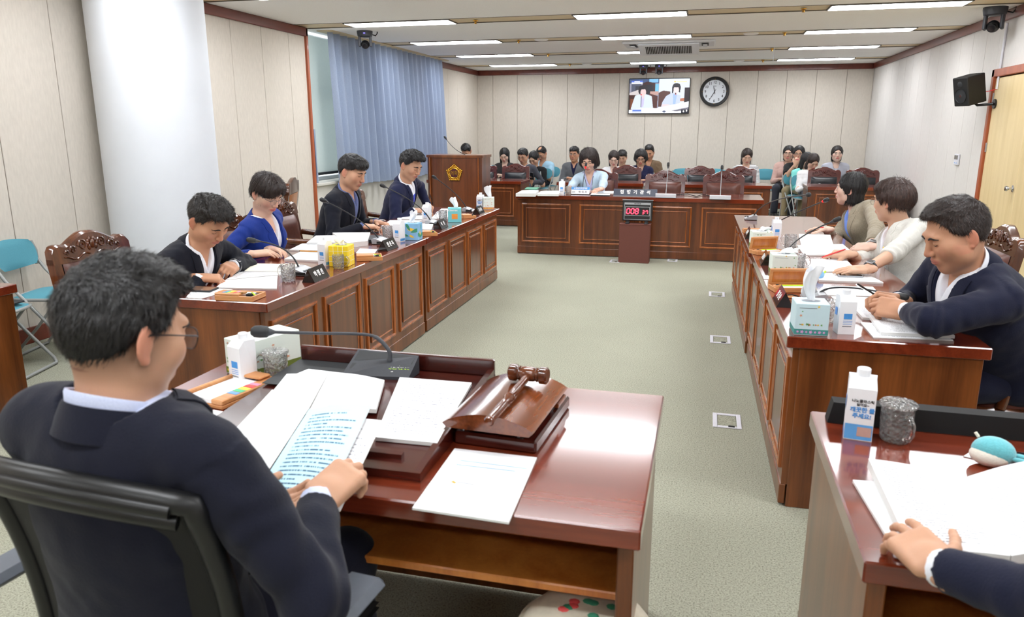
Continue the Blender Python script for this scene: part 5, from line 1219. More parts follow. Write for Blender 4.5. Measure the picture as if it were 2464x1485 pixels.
MB().lathe([(0, -.012), (.010, -.011), (.0135, -.004), (.0125, .004), (.010, .007), (.0115, .03), (.0125, L*.28), (.0105, L*.40), (.0135, L*.42), (.0145, L*.44), (.0115, L*.455), (.0145, L*.47), (.0135, L*.49), (.010, L*.52), (.0115, L*.62), (.0105, L*.80), (.0125, L*.86), (.011, L*.90), (.012, L)], 20, M).build('handle', 'gavel_wood', t, 35)
hx_ = PZ(1317, 905, g1.z)-PZ(1229, 895, g1.z); hx_.normalize()
M = Matrix.Translation(dv+Vector((0, 0, .004))) @ hx_.to_track_quat('Z', 'Y').to_matrix().to_4x4()
pr = [(0, -.058), (.020, -.058), (.0245, -.054), (.0245, -.036), (.019, -.031), (.021, -.026), (.0185, -.022), (.021, -.016), (.022, 0)]
MB().lathe(pr+[(r_, -z_) for r_, z_ in pr[::-1]][1:], 26, M).build('head', 'gavel_wood', t, 35)
# papers
def quad_sheet(name, label, cat, pts, mat, th=.003, curl=0.0, n=8, edge='paper_edge', rot=False):
    """sheet given by its four world corners (near-left, near-right, far-right, far-left)"""
    c = sum(pts, Vector())/4; t = thing(name, label, cat, c); q = [p-c for p in pts]
    nr = (q[1]-q[0]).cross(q[3]-q[0]).normalized()
    def fn(u, v, e=0.0): p = (q[0]*(1-u)+q[1]*u)*(1-v)+(q[3]*(1-u)+q[2]*u)*v; return p+nr*(e+curl*math.sin(PI*u))
    m_ = MB(); m_.grid(lambda u, v: fn(u, v, .0003), n, n)
    if rot: m_.uv = {k: (1-a, 1-b) for k, (a, b) in m_.uv.items()}
    m_.build('top_sheet', mat, t, 60)
    m_ = MB(); m_.grid(lambda u, v: fn(u, 1-v, -th), n, n, False); 
    for (a0, b0, a1, b1) in ((0, 0, 1, 0), (1, 0, 1, 1), (1, 1, 0, 1), (0, 1, 0, 0)):
        vs = []; 
        for i in range(n+1):
            u = a0+(a1-a0)*i/n; v = b0+(b1-b0)*i/n; vs += [fn(u, v, 0), fn(u, v, -th)]
        m_.add(vs, [(2*i, 2*i+1, 2*i+3, 2*i+2) for i in range(n)])
    m_.build('page_block', edge, t); return t
quad_sheet('document', 'white document stack with blue heading on the reading board', 'document', [RB(902, 1052, .012), RB(1052, 1066, .012), RB(1135, 921, .012), RB(962, 908, .012)], 'printed_sparse', .010)
p_ = [RB(980, 912, .0135), RB(1006, 914, .0135), RB(1008, 908, .0135), RB(984, 906, .0135)]
quad_sheet('paper_sheet', 'white printed sheet hanging over the front edge of the chairman\'s desk', 'paper', [PZ(992, 1222, ZT+.006), PZ(1224, 1257, ZT+.006), PZ(1292, 1101, ZT+.006), PZ(1094, 1079, ZT+.006)], 'paper_white', .005)
for (x0, y0, x1, y1, mt_) in ((1108, 1108, 1268, 1128, 'sticky_blue'), (1098, 1118, 1240, 1134, 'sticky_blue'), (1088, 1158, 1096, 1163, 'sticky_orange'), (1100, 1160, 1140, 1166, 'grey_print')):
    a_, b_ = PZ(x0, y0, ZT+.0066), PZ(x1, y1, ZT+.0066); par = [o for o in bpy.data.objects if o.get('label', '').startswith('white printed sheet hanging')][0]; d_ = (b_-a_); n_ = Vector((-d_.y, d_.x, 0)).normalized()*(.0018 if mt_ != 'sticky_orange' else .004)
    m_ = MB(); m_.add([v_-par.location for v_ in (a_-n_, b_-n_, b_+n_, a_+n_)], [(0, 1, 2, 3)]); m_.build('print_patch', mt_, par)
quad_sheet('document', 'open printed report lying on the chairman\'s desk, left page', 'document', [RB(560, 1060, .012), RB(742, 985, .016), RB(790, 898, .016), RB(690, 900, .012)], 'printed_page', .010)
quad_sheet('document', 'open printed report lying on the chairman\'s desk, right page', 'document', [RB(744, 990, .020), RB(905, 985, .020), RB(925, 915, .018), RB(792, 896, .018)], 'printed_page', .012, .006)
quad_sheet('document', 'staggered report pages behind the open report', 'document', [RB(700, 905, .010), RB(880, 925, .010), RB(845, 900, .010), RB(742, 888, .010)], 'paper_white', .006)
slab('paper_sheet', 'printed sheet beneath the chairman\'s pen tray', 'paper', [(395, 1052), (470, 1068), (536, 990), (440, 975)], .002, 'printed_sparse')
slab('paper_sheet', 'white sheet with large letters beside the chairman\'s collar', 'paper', [(415, 1085), (500, 1098), (585, 1000), (498, 990)], .003, 'paper_white')
slab('paper_sheet', 'printed notice sheet left of the chairman\'s pen tray', 'paper', [(340, 1005), (430, 1035), (465, 975), (385, 958)], .002, 'printed_sparse', z=ZT+.002)
pz = PZ(520, 1075, .77); t = thing('name_block', 'dark wooden name block half under the chairman\'s papers', 'nameplate', PZ(485, 1088, ZT), rad(52)); MB().box((0, -.05, 0), (.20, .0, .032), .004).build('block', 'dark_red_wood', t); MB().box((.04, -.035, .032), (.14, -.015, .0335), .001).build('inlay', 'maroon_enamel', t)
a_, x_, L_ = corner_box((445, 968), (545, 990)); t = thing('pen_tray', 'open wooden memo tray with coloured flags on the chairman\'s desk', 'pen tray', a_, math.atan2(x_.y, x_.x))
W_, D_ = .155, .24
bd = MB().box((0, 0, 0), (W_, D_, .012), .002).build('tray', 'tray_wood', t)
MB().box((0, 0, .012), (.012, D_, .036), .003).build('tray_wall', 'tray_wood', bd); MB().box((0, D_-.012, .012), (W_, D_, .03), .003).build('tray_wall', 'tray_wood', bd); MB().box((W_-.045, .0, .012), (W_, D_-.012, .028), .003).build('tray_wall', 'tray_wood', bd)
MB().box((.016, .004, .012), (W_-.048, D_-.05, .026), .001).build('memo_pad', 'paper_white', t); MB().box((.02, D_-.055, .030), (W_-.03, D_-.005, .040), .004).build('slide_lid', 'tray_wood', t)
for k, mt_ in enumerate(('sticky_blue', 'sticky_green', 'sticky_yellow', 'sticky_red', 'sticky_pink')): MB().box((W_-.042, .06+.022*k, .0282), (W_-.004, .078+.022*k, .0292)).build('sticky_note', mt_, bd)
tissue_box('large pale green tissue box on the chairman\'s desk', (546, 905), (620, 914), 'tissue_box_white', 'olive_print', 'flowers', W=.118, Hh=.125, seed=31, tall=.02, flop=.6, Dp=.22)
tb = bpy.data.objects[[o.name for o in bpy.data.objects if o.get('label') == 'large pale green tissue box on the chairman\'s desk'][0]]; tb.rotation_euler.z += rad(-18); tb.location = D(546, 898)
carton('white water carton before the tissue box on the chairman\'s desk', 588, 922, rad(-20), 1.0); mug('cut-glass mug with glass lid on the chairman\'s desk', 666, 914, rad(190), 1.0, True)
# booklet in the chairman's hands
BL = [PZ(508, 1095, .83), PZ(596, 1202, .80), PZ(742, 985, .86), PZ(640, 930, .86)]
quad_sheet('held_booklet', 'white left half of the booklet held by the man in the foreground', 'booklet', [PZ(505, 1098, .835), PZ(600, 1203, .800), PZ(742, 984, .862), PZ(655, 938, .868)], 'paper_white', .002, .010)
quad_sheet('held_booklet', 'cyan printed page of the booklet held by the man in the foreground', 'booklet', [PZ(606, 1202, .800), PZ(776, 1222, .800), PZ(893, 976, .875), PZ(744, 985, .862)], 'cyan_page', .003, .008)
quad_sheet('held_booklet', 'pale green last page behind the cyan page in the foreground', 'booklet', [PZ(700, 1208, .792), PZ(818, 1230, .792), PZ(922, 1012, .855), PZ(800, 1000, .852)], 'printed_sparse', .002)
# ---------------- lower right desk
t = thing('desk_screen', 'long low black strip along the far edge of the lower right desk', 'panel', D(1990, 1017), math.atan2((D(2440, 1060)-D(1990, 1017)).y, (D(2440, 1060)-D(1990, 1017)).x))
m_ = MB(); m_.prism([(0, 0), (.9, 0), (.9, .062), (.012, .062)], 0, .05, Matrix(((1, 0, 0, 0), (0, 0, -1, .05), (0, 1, 0, 0), (0, 0, 0, 1)))); m_.build('strip', 'matte_black', t)
carton('white water carton with Korean slogan on the lower right desk', 2062, 1048, rad(-9), 1.12, True); mug('cut-glass mug with glass lid on the lower right desk', 2152, 1058, rad(-70), 1.05, True)
q = D(2385, 1118); t = thing('plush_toy', 'small teal plush toy with cream belly on the lower right desk', 'plush toy', q, rad(-20))
MB().sphere((0, 0, .036), (.048, .036, .036), 24, 16).build('body', 'plush_teal', t, 80); MB().sphere((-.006, -.008, .026), (.0445, .032, .027), 24, 14).build('belly', 'plush_cream', t, 80)
for s in (-1, 1): MB().sphere((.055, s*.014, .03), (.018, .008, .006), 12, 8).build('tail_fin', 'plush_teal', t, 80)
MB().tube([(-.035, .015, .06), (-.043, .016, .07)], .004, 6).build('tag_loop', 'paper_cream', t)
slab('paper_sheet', 'white note sheet under the plush toy', 'paper', [(2318, 1098), (2410, 1118), (2464, 1092), (2350, 1078)], .0015, 'paper_white')
phone('dark phone at the right edge of the lower right desk', [(2432, 1112), (2490, 1120), (2500, 1094), (2424, 1084)], ZT+.0018)
quad_sheet('document', 'loose white sheets under the open report on the lower right desk', 'document', [PZ(2158, 1330, ZT+.008), PZ(2240, 1345, ZT+.008), PZ(2240, 1165, ZT+.008), PZ(2052, 1155, ZT+.008)], 'paper_white', .007)
quad_sheet('document', 'open printed report on the lower right desk, left page', 'document', [PZ(2196, 1330, ZT+.035), PZ(2432, 1338, ZT+.030), PZ(2318, 1150, ZT+.034), PZ(2090, 1104, ZT+.042)], 'printed_page', .022, .006)
quad_sheet('document', 'open printed report on the lower right desk, right page', 'document', [PZ(2434, 1338, ZT+.030), PZ(2640, 1330, ZT+.03), PZ(2540, 1100, ZT+.05), PZ(2320, 1150, ZT+.034)], 'printed_dense', .022, .008)
q = PZ(2196, 1372, .73); o = MB().box((-.035, -.02, -.002), (.05, .03, .002), .002).build('card_case', 'outlet_plastic', None, 0, (q.x, q.y+.01, .7545), (0, 0, rad(-8))); tag(o, 'pale translucent card case under the hand on the lower right desk', 'card case')
# ================================================================== PEOPLE: smooth implicit surfaces meshed with surface nets
F32 = np.float32
def A3(v): return np.array((v[0], v[1], v[2]), dtype=F32)
def nrm3(v): v = np.asarray(v, dtype=np.float64); return v/np.linalg.norm(v)
_tab = np.random.RandomState(5).rand(65536).astype(F32)
def vnoise(P):
    i = np.floor(P).astype(np.int64); f = (P-i).astype(F32); u = f*f*(3-2*f); r = 0
    for dx in (0, 1):
        for dy in (0, 1):
            for dz in (0, 1):
                h = ((i[:, 0]+dx)*73856093 ^ (i[:, 1]+dy)*19349663 ^ (i[:, 2]+dz)*83492791) & 65535
                wgt = (u[:, 0] if dx else 1-u[:, 0])*(u[:, 1] if dy else 1-u[:, 1])*(u[:, 2] if dz else 1-u[:, 2])
                r = r+wgt*_tab[h]
    return r*2-1
def smin(a, b, k):
    h = np.clip(.5+.5*(b-a)/k, 0, 1); return b*(1-h)+a*h-k*h*(1-h)
def smax(a, b, k): return -smin(-a, -b, k)
def sph(c, r): c = A3(c); return lambda P: np.sqrt(((P-c)**2).sum(1))-r
def ell(c, r, R=None):
    c = A3(c); r = A3(r); Rm = None if R is None else np.asarray(R, dtype=F32)
    def f(P):
        q = P-c
        if Rm is not None: q = q@Rm
        k0 = np.sqrt(((q/r)**2).sum(1)); k1 = np.sqrt(((q/(r*r))**2).sum(1))+1e-9
        return k0*(k0-1)/k1
    return f
def cone(a, b, ra, rb, n=None, fl=1.0):
    a = A3(a); b = A3(b); ab = b-a; L2 = float((ab**2).sum())+1e-12; nn = None if n is None else A3(n)
    def f(P):
        q = P-a; t = np.clip(q@ab/L2, 0, 1); q = q-t[:, None]*ab
        if nn is not None: q = q+nn*((q@nn)*(fl-1))[:, None]
        return np.sqrt((q**2).sum(1))-(ra+(rb-ra)*t)
    return f
def rbx(c, hv, R, rd):
    c = A3(c); hv = A3(hv)-rd; Rm = np.asarray(R, dtype=F32)
    def f(P):
        q = np.abs((P-c)@Rm)-hv
        return np.sqrt((np.maximum(q, 0)**2).sum(1))+np.minimum(q.max(1), 0)-rd
    return f
def cutplane(f, p, n):           # keep the side behind the plane
    p = A3(p); n = A3(nrm3(n)); return lambda P: np.maximum(f(P), (P-p)@n)
class Field:
    def __init__(s): s.ops = []
    def u(s, f, k=.01): s.ops.append(('u', f, k)); return s
    def sub(s, f, k=.004): s.ops.append(('s', f, k)); return s
    def isec(s, f, k=.004): s.ops.append(('i', f, k)); return s
    def disp(s, f): s.ops.append(('d', f, 0)); return s
    def __call__(s, P):
        d = None
        for op, f, k in s.ops:
            if op == 'd': d = d+f(P); continue
            v = f(P)
            if d is None: d = v
            elif op == 'u': d = smin(d, v, k)
            elif op == 's': d = smax(d, -v, k)
            else: d = smax(d, v, k)
        return d
def locf(f, o, R, s=1.0):
    o = A3(o); Rm = np.asarray(R, dtype=F32); return lambda P: f(((P-o)@Rm)/s)*s
def polygonize(f, lo, hi, h):
    lo = np.asarray(lo, dtype=np.float64); hi = np.asarray(hi, dtype=np.float64); B = 4; Hc = h*B
    nc = np.maximum(2, np.ceil((hi-lo)/Hc).astype(int)); ax = [lo[i]+Hc*np.arange(nc[i]+1) for i in range(3)]
    G = np.stack(np.meshgrid(*ax, indexing='ij'), -1).reshape(-1, 3).astype(F32)
    C = f(G).reshape(nc+1)
    mn = np.full(nc, 1e9, F32); mnabs = np.full(nc, 1e9, F32)
    for dx in (0, 1):
        for dy in (0, 1):
            for dz in (0, 1):
                v = C[dx:dx+nc[0], dy:dy+nc[1], dz:dz+nc[2]]; mnabs = np.minimum(mnabs, np.abs(v))
    act = np.argwhere(mnabs < Hc*1.02)
    D = np.repeat(np.repeat(np.repeat(C[:-1, :-1, :-1], B, 0), B, 1), B, 2)
    nf = nc*B+1; Df = np.full(nf, 1.0, F32); Df[:-1, :-1, :-1] = np.where(D < 0, -1.0, 1.0)
    if len(act):
        o5 = np.stack(np.meshgrid(*[np.arange(B+1)]*3, indexing='ij'), -1).reshape(-1, 3)
        idx = (act[:, None, :]*B+o5[None]).reshape(-1, 3)
        key = (idx[:, 0]*nf[1]+idx[:, 1])*nf[2]+idx[:, 2]; key = np.unique(key)
        i0 = key//(nf[1]*nf[2]); i1 = (key//nf[2]) % nf[1]; i2 = key % nf[2]
        P = (lo+h*np.stack([i0, i1, i2], 1)).astype(F32); vals = np.empty(len(P), F32)
        for s in range(0, len(P), 200000): vals[s:s+200000] = f(P[s:s+200000])
        Df[i0, i1, i2] = vals
    ins = Df < 0; n = nf-1; cnt = np.zeros(n, np.int8)
    for dx in (0, 1):
        for dy in (0, 1):
            for dz in (0, 1): cnt += ins[dx:dx+n[0], dy:dy+n[1], dz:dz+n[2]]
    cells = np.argwhere((cnt > 0) & (cnt < 8)); M = len(cells)
    if M == 0: return np.zeros((0, 3)), np.zeros((0, 4), int)
    cid = np.full(n, -1, np.int64); cid[cells[:, 0], cells[:, 1], cells[:, 2]] = np.arange(M)
    offs = [(a, b, c) for a in (0, 1) for b in (0, 1) for c in (0, 1)]
    V8 = np.stack([Df[cells[:, 0]+a, cells[:, 1]+b, cells[:, 2]+c] for a, b, c in offs], 1)
    pos = np.zeros((M, 3)); num = np.zeros(M)
    for p in range(8):
        for q in range(p+1, 8):
            if sum(abs(offs[p][k]-offs[q][k]) for k in range(3)) != 1: continue
            a, b = V8[:, p], V8[:, q]; m = (a < 0) != (b < 0); t = np.where(m, a/(a-b+1e-12), 0)
            pt = np.array(offs[p])[None]+t[:, None]*(np.array(offs[q])-np.array(offs[p]))[None]
            pos[m] += pt[m]; num[m] += 1
    verts = lo+h*(cells+pos/num[:, None])
    faces = []
    for axx in range(3):
        b, c = (axx+1) % 3, (axx+2) % 3
        sl0 = [slice(None)]*3; sl1 = [slice(None)]*3; sl0[axx] = slice(0, -1); sl1[axx] = slice(1, None)
        a0, a1 = ins[tuple(sl0)], ins[tuple(sl1)]; e = np.argwhere(a0 != a1)
        e = e[(e[:, b] > 0) & (e[:, c] > 0) & (e[:, b] < n[b]) & (e[:, c] < n[c])]
        if not len(e): continue
        sg = a0[e[:, 0], e[:, 1], e[:, 2]]
        def g(db, dc):
            x = e.copy(); x[:, b] -= db; x[:, c] -= dc; return cid[x[:, 0], x[:, 1], x[:, 2]]
        qd = np.stack([g(1, 1), g(0, 1), g(0, 0), g(1, 0)], 1); qd[~sg] = qd[~sg][:, ::-1]; faces.append(qd)
    return verts, np.concatenate(faces)
def np_mesh(name, parts, colf=None):
    vs = []; fs = []; o = 0
    for v, f in parts:
        if len(v) == 0: continue
        vs.append(v); fs.append(f+o); o += len(v)
    V = np.concatenate(vs); Fc = np.concatenate(fs)
    me = bpy.data.meshes.new(name); me.vertices.add(len(V)); me.vertices.foreach_set('co', V.astype(F32).ravel())
    me.loops.add(len(Fc)*4); me.loops.foreach_set('vertex_index', Fc.astype(np.int32).ravel())
    me.polygons.add(len(Fc)); me.polygons.foreach_set('loop_start', np.arange(len(Fc), dtype=np.int32)*4)
    me.polygons.foreach_set('use_smooth', np.ones(len(Fc), bool)); me.update(calc_edges=True)
    if colf is not None:
        c = colf(V.astype(F32)); ca = me.color_attributes.new('Col', 'FLOAT_COLOR', 'POINT')
        ca.data.foreach_set('color', np.concatenate([c, np.ones((len(c), 1))], 1).astype(F32).ravel())
    return me
vcol('skin', 0.52, sub=0.12, bmp=0.12, bscale=420.0, spec=0.35)
def hair_mat(name, rgb, rough=0.42):
    m, nt, b = nmat(name); v = coords(nt, (1, 1, 0.35))
    nz = N(nt, 'ShaderNodeTexNoise'); nz.inputs['Scale'].default_value = 170; nz.inputs['Detail'].default_value = 3
    nt.links.new(v, nz.inputs['Vector']); c = lin(rgb)
    nt.links.new(ramp(nt, nz.outputs[0], [(0.3, tuple(x*.55 for x in c)), (0.72, tuple(min(1, x*1.7) for x in c))]), b.inputs['Base Color'])
    b.inputs['Roughness'].default_value = rough; b.inputs['Specular IOR Level'].default_value = 0.45
    bump(nt, b, nz.outputs[0], 0.7, 0.004); return m
hair_mat('hair_black', (26, 24, 25)); hair_mat('hair_soft_black', (34, 30, 29)); hair_mat('hair_brown', (56, 38, 32)); hair_mat('hair_dark_brown', (42, 31, 28))
def cloth(name, rgb, rough=0.85, var=0.07, sc=220, bm=0.2): return plain(name, rgb, rough, var=var, scale=sc, bmp=bm, spec=0.2, sheen=0.08)
cloth('suit_navy', (24, 27, 48)); cloth('suit_dark_navy', (20, 22, 33)); cloth('suit_blue_navy', (25, 29, 58)); cloth('suit_royal', (26, 50, 128)); cloth('suit_ink', (19, 21, 36))
cloth('linen_taupe', (150, 140, 122), var=0.14, sc=160); cloth('linen_cream', (205, 203, 196), var=0.06, sc=160); cloth('pale_blue_cloth', (184, 204, 220), var=0.05)
cloth('grey_blazer', (98, 100, 104), var=0.12); cloth('charcoal_suit', (66, 67, 76)); cloth('shirt_white', (232, 234, 242), var=0.02); cloth('shirt_pale_blue', (200, 208, 236), var=0.02)
cloth('shirt_blue', (120, 152, 230), var=0.03); cloth('shirt_speckled', (94, 106, 150), var=0.35, sc=420); cloth('lavender', (196, 196, 232), var=0.03); cloth('tie_blue', (48, 66, 196), 0.5, 0.08, 300, 0.1)
cloth('black_cloth', (26, 26, 28)); cloth('dark_grey_cloth', (52, 48, 50)); cloth('light_blue_shirt', (160, 196, 218), var=0.03); cloth('white_top', (228, 228, 230), var=0.02)
cloth('navy_lace', (30, 32, 62), var=0.4, sc=60); cloth('mustard', (196, 180, 106)); cloth('brown_polo', (112, 92, 72)); cloth('pink_top', (212, 176, 166), var=0.03); cloth('aqua_cardigan', (130, 214, 206), var=0.04)
cloth('grey_shirt', (176, 178, 190), var=0.04); cloth('khaki', (150, 134, 104)); cloth('slate_trousers', (60, 62, 72)); cloth('white_skirt', (222, 222, 220))
m, nt, b = nmat('striped_cloth'); tc_ = N(nt, 'ShaderNodeTexCoord'); wv = N(nt, 'ShaderNodeTexWave', wave_type='BANDS', bands_direction='Z'); wv.inputs['Scale'].default_value = 14; wv.inputs['Distortion'].default_value = 0.4
nt.links.new(tc_.outputs['Object'], wv.inputs['Vector']); nt.links.new(ramp(nt, wv.outputs[0], [(0.72, lin((236, 236, 236))), (0.80, lin((40, 42, 54)))]), b.inputs['Base Color']); b.inputs['Roughness'].default_value = 0.85
plain('shoe_black', (22, 20, 20), 0.3); plain('brow', (38, 30, 28), 0.8); plain('lash', (26, 20, 20), 0.7); plain('eye_white', (226, 222, 218), 0.25); plain('iris', (34, 24, 20), 0.15); plain('pearl', (238, 234, 226), 0.2, coat=0.6)
plain('glasses_metal', (130, 124, 122), 0.3, 0.7); plain('glasses_dark', (36, 32, 36), 0.35); plain('watch_black', (24, 24, 28), 0.15, coat=0.5); plain('watch_band', (96, 98, 98), 0.6)
SKIN = {'m': (190, 142, 112), 'm2': (198, 152, 124), 'tan': (194, 144, 114), 'f': (214, 174, 152), 'f2': (204, 162, 136), 'pale': (222, 188, 170)}
def head_field(sex, fat=0.0, hollow=True):
    """head in its own frame: x right, y forward, z up, about 0.235 tall"""
    j = .004 if sex == 'm' else -.003
    f = Field().u(ell((0, -.012, .030), (.077, .098, .095)))
    f.u(ell((0, .022, -.040), (.063+j*.6+fat, .070, .082)), .03).u(sph((0, .062, -.096), .024+j*.5), .03)
    for s in (-1, 1):
        f.u(sph((s*(.034+j*.6+fat*.5), .012, -.062), .026+fat*.5), .04).u(sph((s*.043, .058, -.018), .026+fat*.5), .03)
    f.u(cone((-.034, .083, .030), (.034, .083, .030), .013, .013), .02)
    for s in (-1, 1): f.sub(sph((s*.034, .108, .010), .019), .014)
    for s in (-1, 1): f.u(ell((s*.0325, .0775, .009), (.0165, .0155, .0125)), .004)
    f.u(cone((0, .090, .020), (0, .110 if sex == 'm' else .107, -.026), .0085, .0120), .010)
    for s in (-1, 1): f.u(sph((s*.0125, .101, -.030), .0085), .007)
    f.u(ell((0, .088, -.060), (.026, .014, .017)), .014)
    f.u(ell((0, .096, -.0545), (.021, .0085, .0052)), .004).u(ell((0, .095, -.0645), (.019, .009, .0062)), .004)
    f.sub(cone((-.022, .1035, -.0595), (.022, .1035, -.0595), .0016, .0016), .003)
    for s in (-1, 1):
        ca, sa = math.cos(rad(22)*s), math.sin(rad(22)*s); R = [[ca, -sa, 0], [sa, ca, 0], [0, 0, 1]]
        f.u(ell((s*.079, -.012, -.004), (.0060, .020, .033), R), .005).u(sph((s*.074, -.006, -.034), .0085), .006)
        f.sub(ell((s*.0875, -.004, .002), (.006, .011, .018), R), .004)
    return f
def pl(y, xs, ys): return np.interp(y, xs, ys).astype(F32)
def hair_field(style, seed=0, vol=1.0):
    ph = seed*3.7
    def rough(P, a=1.0): return a*(.0042*vnoise(P*np.array((70, 60, 55), F32)+ph)+.0025*vnoise(P*np.array((170, 150, 120), F32)+ph))
    def strands(P, a=1.0):                     # combed, mostly vertical locks
        ang = np.arctan2(P[:, 0], P[:, 1]+.02)*F32(.09); Q = np.stack([ang*150, ang*60+ph, P[:, 2]*9], 1)
        return a*(.0035*vnoise(Q.astype(F32))+.0018*vnoise((Q*np.array((2.3, 2, 1.5), F32)).astype(F32)))
    f = Field()
    if style.startswith('m'):
        f.u(ell((0, -.013, .034), (.083, .105, .099)))
        top = {'m_short': (.070, .080, .040, .018, .098), 'm_crop': (.066, .074, .036, .012, .100), 'm_bowl': (.080, .088, .040, .022, .090), 'm_quiff': (.070, .082, .046, .032, .102), 'm_thin': (.066, .07, .02, 0, .098), 'm_part': (.078, .082, .038, .015, .092)}[style]
        f.u(ell((0, top[3], top[4]), (top[0], top[1], top[2])), .03)
        if style in ('m_bowl', 'm_part'): f.u(ell((0, .058, .066), (.070, .040, .034)), .02)
        if style == 'm_quiff': f.u(ell((.012, .066, .092), (.058, .034, .030)), .02)
        zs = [-.062, -.056, -.030, .004, .016, .030, .060, .090, .098] if style != 'm_bowl' else [-.05, -.045, -.01, .022, .026, .034, .046, .056, .060]
        if style == 'm_part': zs = [-.066, -.060, -.034, -.002, .002, .020, .046, .066, .072]
        ys = [-.13, -.08, -.045, -.022, .012, .034, .048, .066, .12]
        f.isec(lambda P: (pl(P[:, 1], ys, zs)-P[:, 2]-.006*vnoise(P*np.array((120, 40, 40), F32)+ph))*.75, .006)
        if style == 'm_thin': f.sub(ell((0, .0, .12), (.036, .05, .03)), .01)
        f.disp(lambda P: rough(P, (.55 if style in ('m_crop', 'm_bowl') else 1.2)*vol)*np.clip((P[:, 2]+.01)*14, .15, 1.2))
    else:
        L = {'f_bob': -.105, 'f_short': -.045, 'f_pixie': -.035, 'f_long': -.26, 'f_lob': -.15, 'f_wavy': -.10, 'f_tied': -.05}[style]
        f.u(ell((0, -.014, .036), (.089, .108, .103)))
        if style == 'f_short': f.u(ell((0, -.040, .020), (.094, .094, .082)), .03).u(ell((0, .02, .085), (.080, .085, .045)), .03)
        if style == 'f_pixie': f.u(ell((0, .03, .075), (.082, .082, .052)), .03).u(ell((.01, .07, .052), (.066, .034, .026)), .02)
        if style == 'f_wavy': f.u(ell((0, -.02, .03), (.108, .112, .098)), .03); f.u(ell((0, -.03, -.04), (.118, .095, .06)), .04)
        f.u(cone((0, -.028, .02), (0, -.034, L+.02), .087 if style not in ('f_pixie', 'f_tied') else .080, .080 if L > -.2 else .060, (0, 1, 0), 1.12), .02)
        if style == 'f_long':
            for s in (-1, 1): f.u(cone((s*.070, .0, .0), (s*.075, .035, L), .026, .018, (1, 0, 0), 1.3), .02)
        f.isec(lambda P: L-P[:, 2]+.012*vnoise(P*np.array((60, 60, 10), F32)+ph), .006)
        top = {'f_bob': .078, 'f_short': .055, 'f_pixie': .066, 'f_long': .084, 'f_lob': .080, 'f_wavy': .070, 'f_tied': .082}[style]
        wd = {'f_short': .062, 'f_pixie': .072, 'f_tied': .074}.get(style, .064)
        f.sub(ell((-.012 if style == 'f_pixie' else 0, .105, top-.125), (wd, .092, .125)), .008)                       # face opening
        if style in ('f_pixie', 'f_tied', 'f_short'): 
            for s in (-1, 1): f.sub(ell((s*.082, .004, -.030), (.03, .034 if style != 'f_short' else .020, .048)), .01)
        f.sub(cone((0, .03, .139+.004), (0, -.06, .140), .004, .004), .006)
        f.disp(lambda P: strands(P, 1.2*vol)+rough(P, .35))
    return f
def hair_strands(V, Fq, Hc, Rh, sc, style, n, seed, wm=1.0):
    rs = np.random.RandomState(seed+40); fn = np.cross(V[Fq[:, 1]]-V[Fq[:, 0]], V[Fq[:, 3]]-V[Fq[:, 0]]); vn = np.zeros_like(V)
    for k in range(4): np.add.at(vn, Fq[:, k], fn)
    vn /= np.linalg.norm(vn, axis=1)[:, None]+1e-9
    idx = rs.randint(0, len(V), n); p = V[idx]; nn = vn[idx]; q = ((p-Hc)@Rh)/sc
    wt = np.clip((q[:, 2]-.055)/.05, 0, 1)[:, None]; sx = np.sign(q[:, 0]+.012)[:, None]; one = np.ones((n, 1)); zz = np.zeros((n, 1))
    if style.startswith('m'):
        topd = {'m_quiff': (.35, .65, .25), 'm_bowl': (0, 1, -.1), 'm_crop': (0, .8, .25), 'm_part': (.6, .6, 0)}.get(style, (.15, .75, .15)); d = np.array(topd)[None]*wt+np.array((0, -.30, -1.0))[None]*(1-wt); lift = rs.uniform(.04, .34 if style != 'm_bowl' else .12, (n, 1)); L = rs.uniform(.012, .026, (n, 1))*sc; jit = .34
    else:
        d = np.concatenate([sx*.9, .35*one, -.25*one], 1)*wt+np.concatenate([.0*sx, .10*one, -1.0*one], 1)*(1-wt); lift = rs.uniform(.0, .04, (n, 1)); L = rs.uniform(.02, .042, (n, 1))*sc; jit = .08
    d = d+rs.normal(0, jit, (n, 3))*.6; d = d@Rh.T; d = d-nn*(d*nn).sum(1)[:, None]; d /= np.linalg.norm(d, axis=1)[:, None]+1e-9; d = d*(1-lift)+nn*lift
    w = np.cross(d, nn); w /= np.linalg.norm(w, axis=1)[:, None]+1e-9; hw = rs.uniform(.0004, .0009, (n, 1))*sc*wm; g = np.array((0, 0, -1.0))[None]
    p = p-nn*.0006; m1 = p+d*L*.55; t1 = p+d*L+g*L*.10-nn*L*(lift*.25+(.0 if style.startswith('m') else .16))
    vs = np.stack([p-w*hw, p+w*hw, m1-w*hw*.8, m1+w*hw*.8, t1-w*hw*.15, t1+w*hw*.15], 1).reshape(-1, 3)
    b = np.arange(n)[:, None]*6; fs = np.concatenate([b+np.array((0, 1, 3, 2))[None], b+np.array((2, 3, 5, 4))[None]], 0)
    return vs, fs
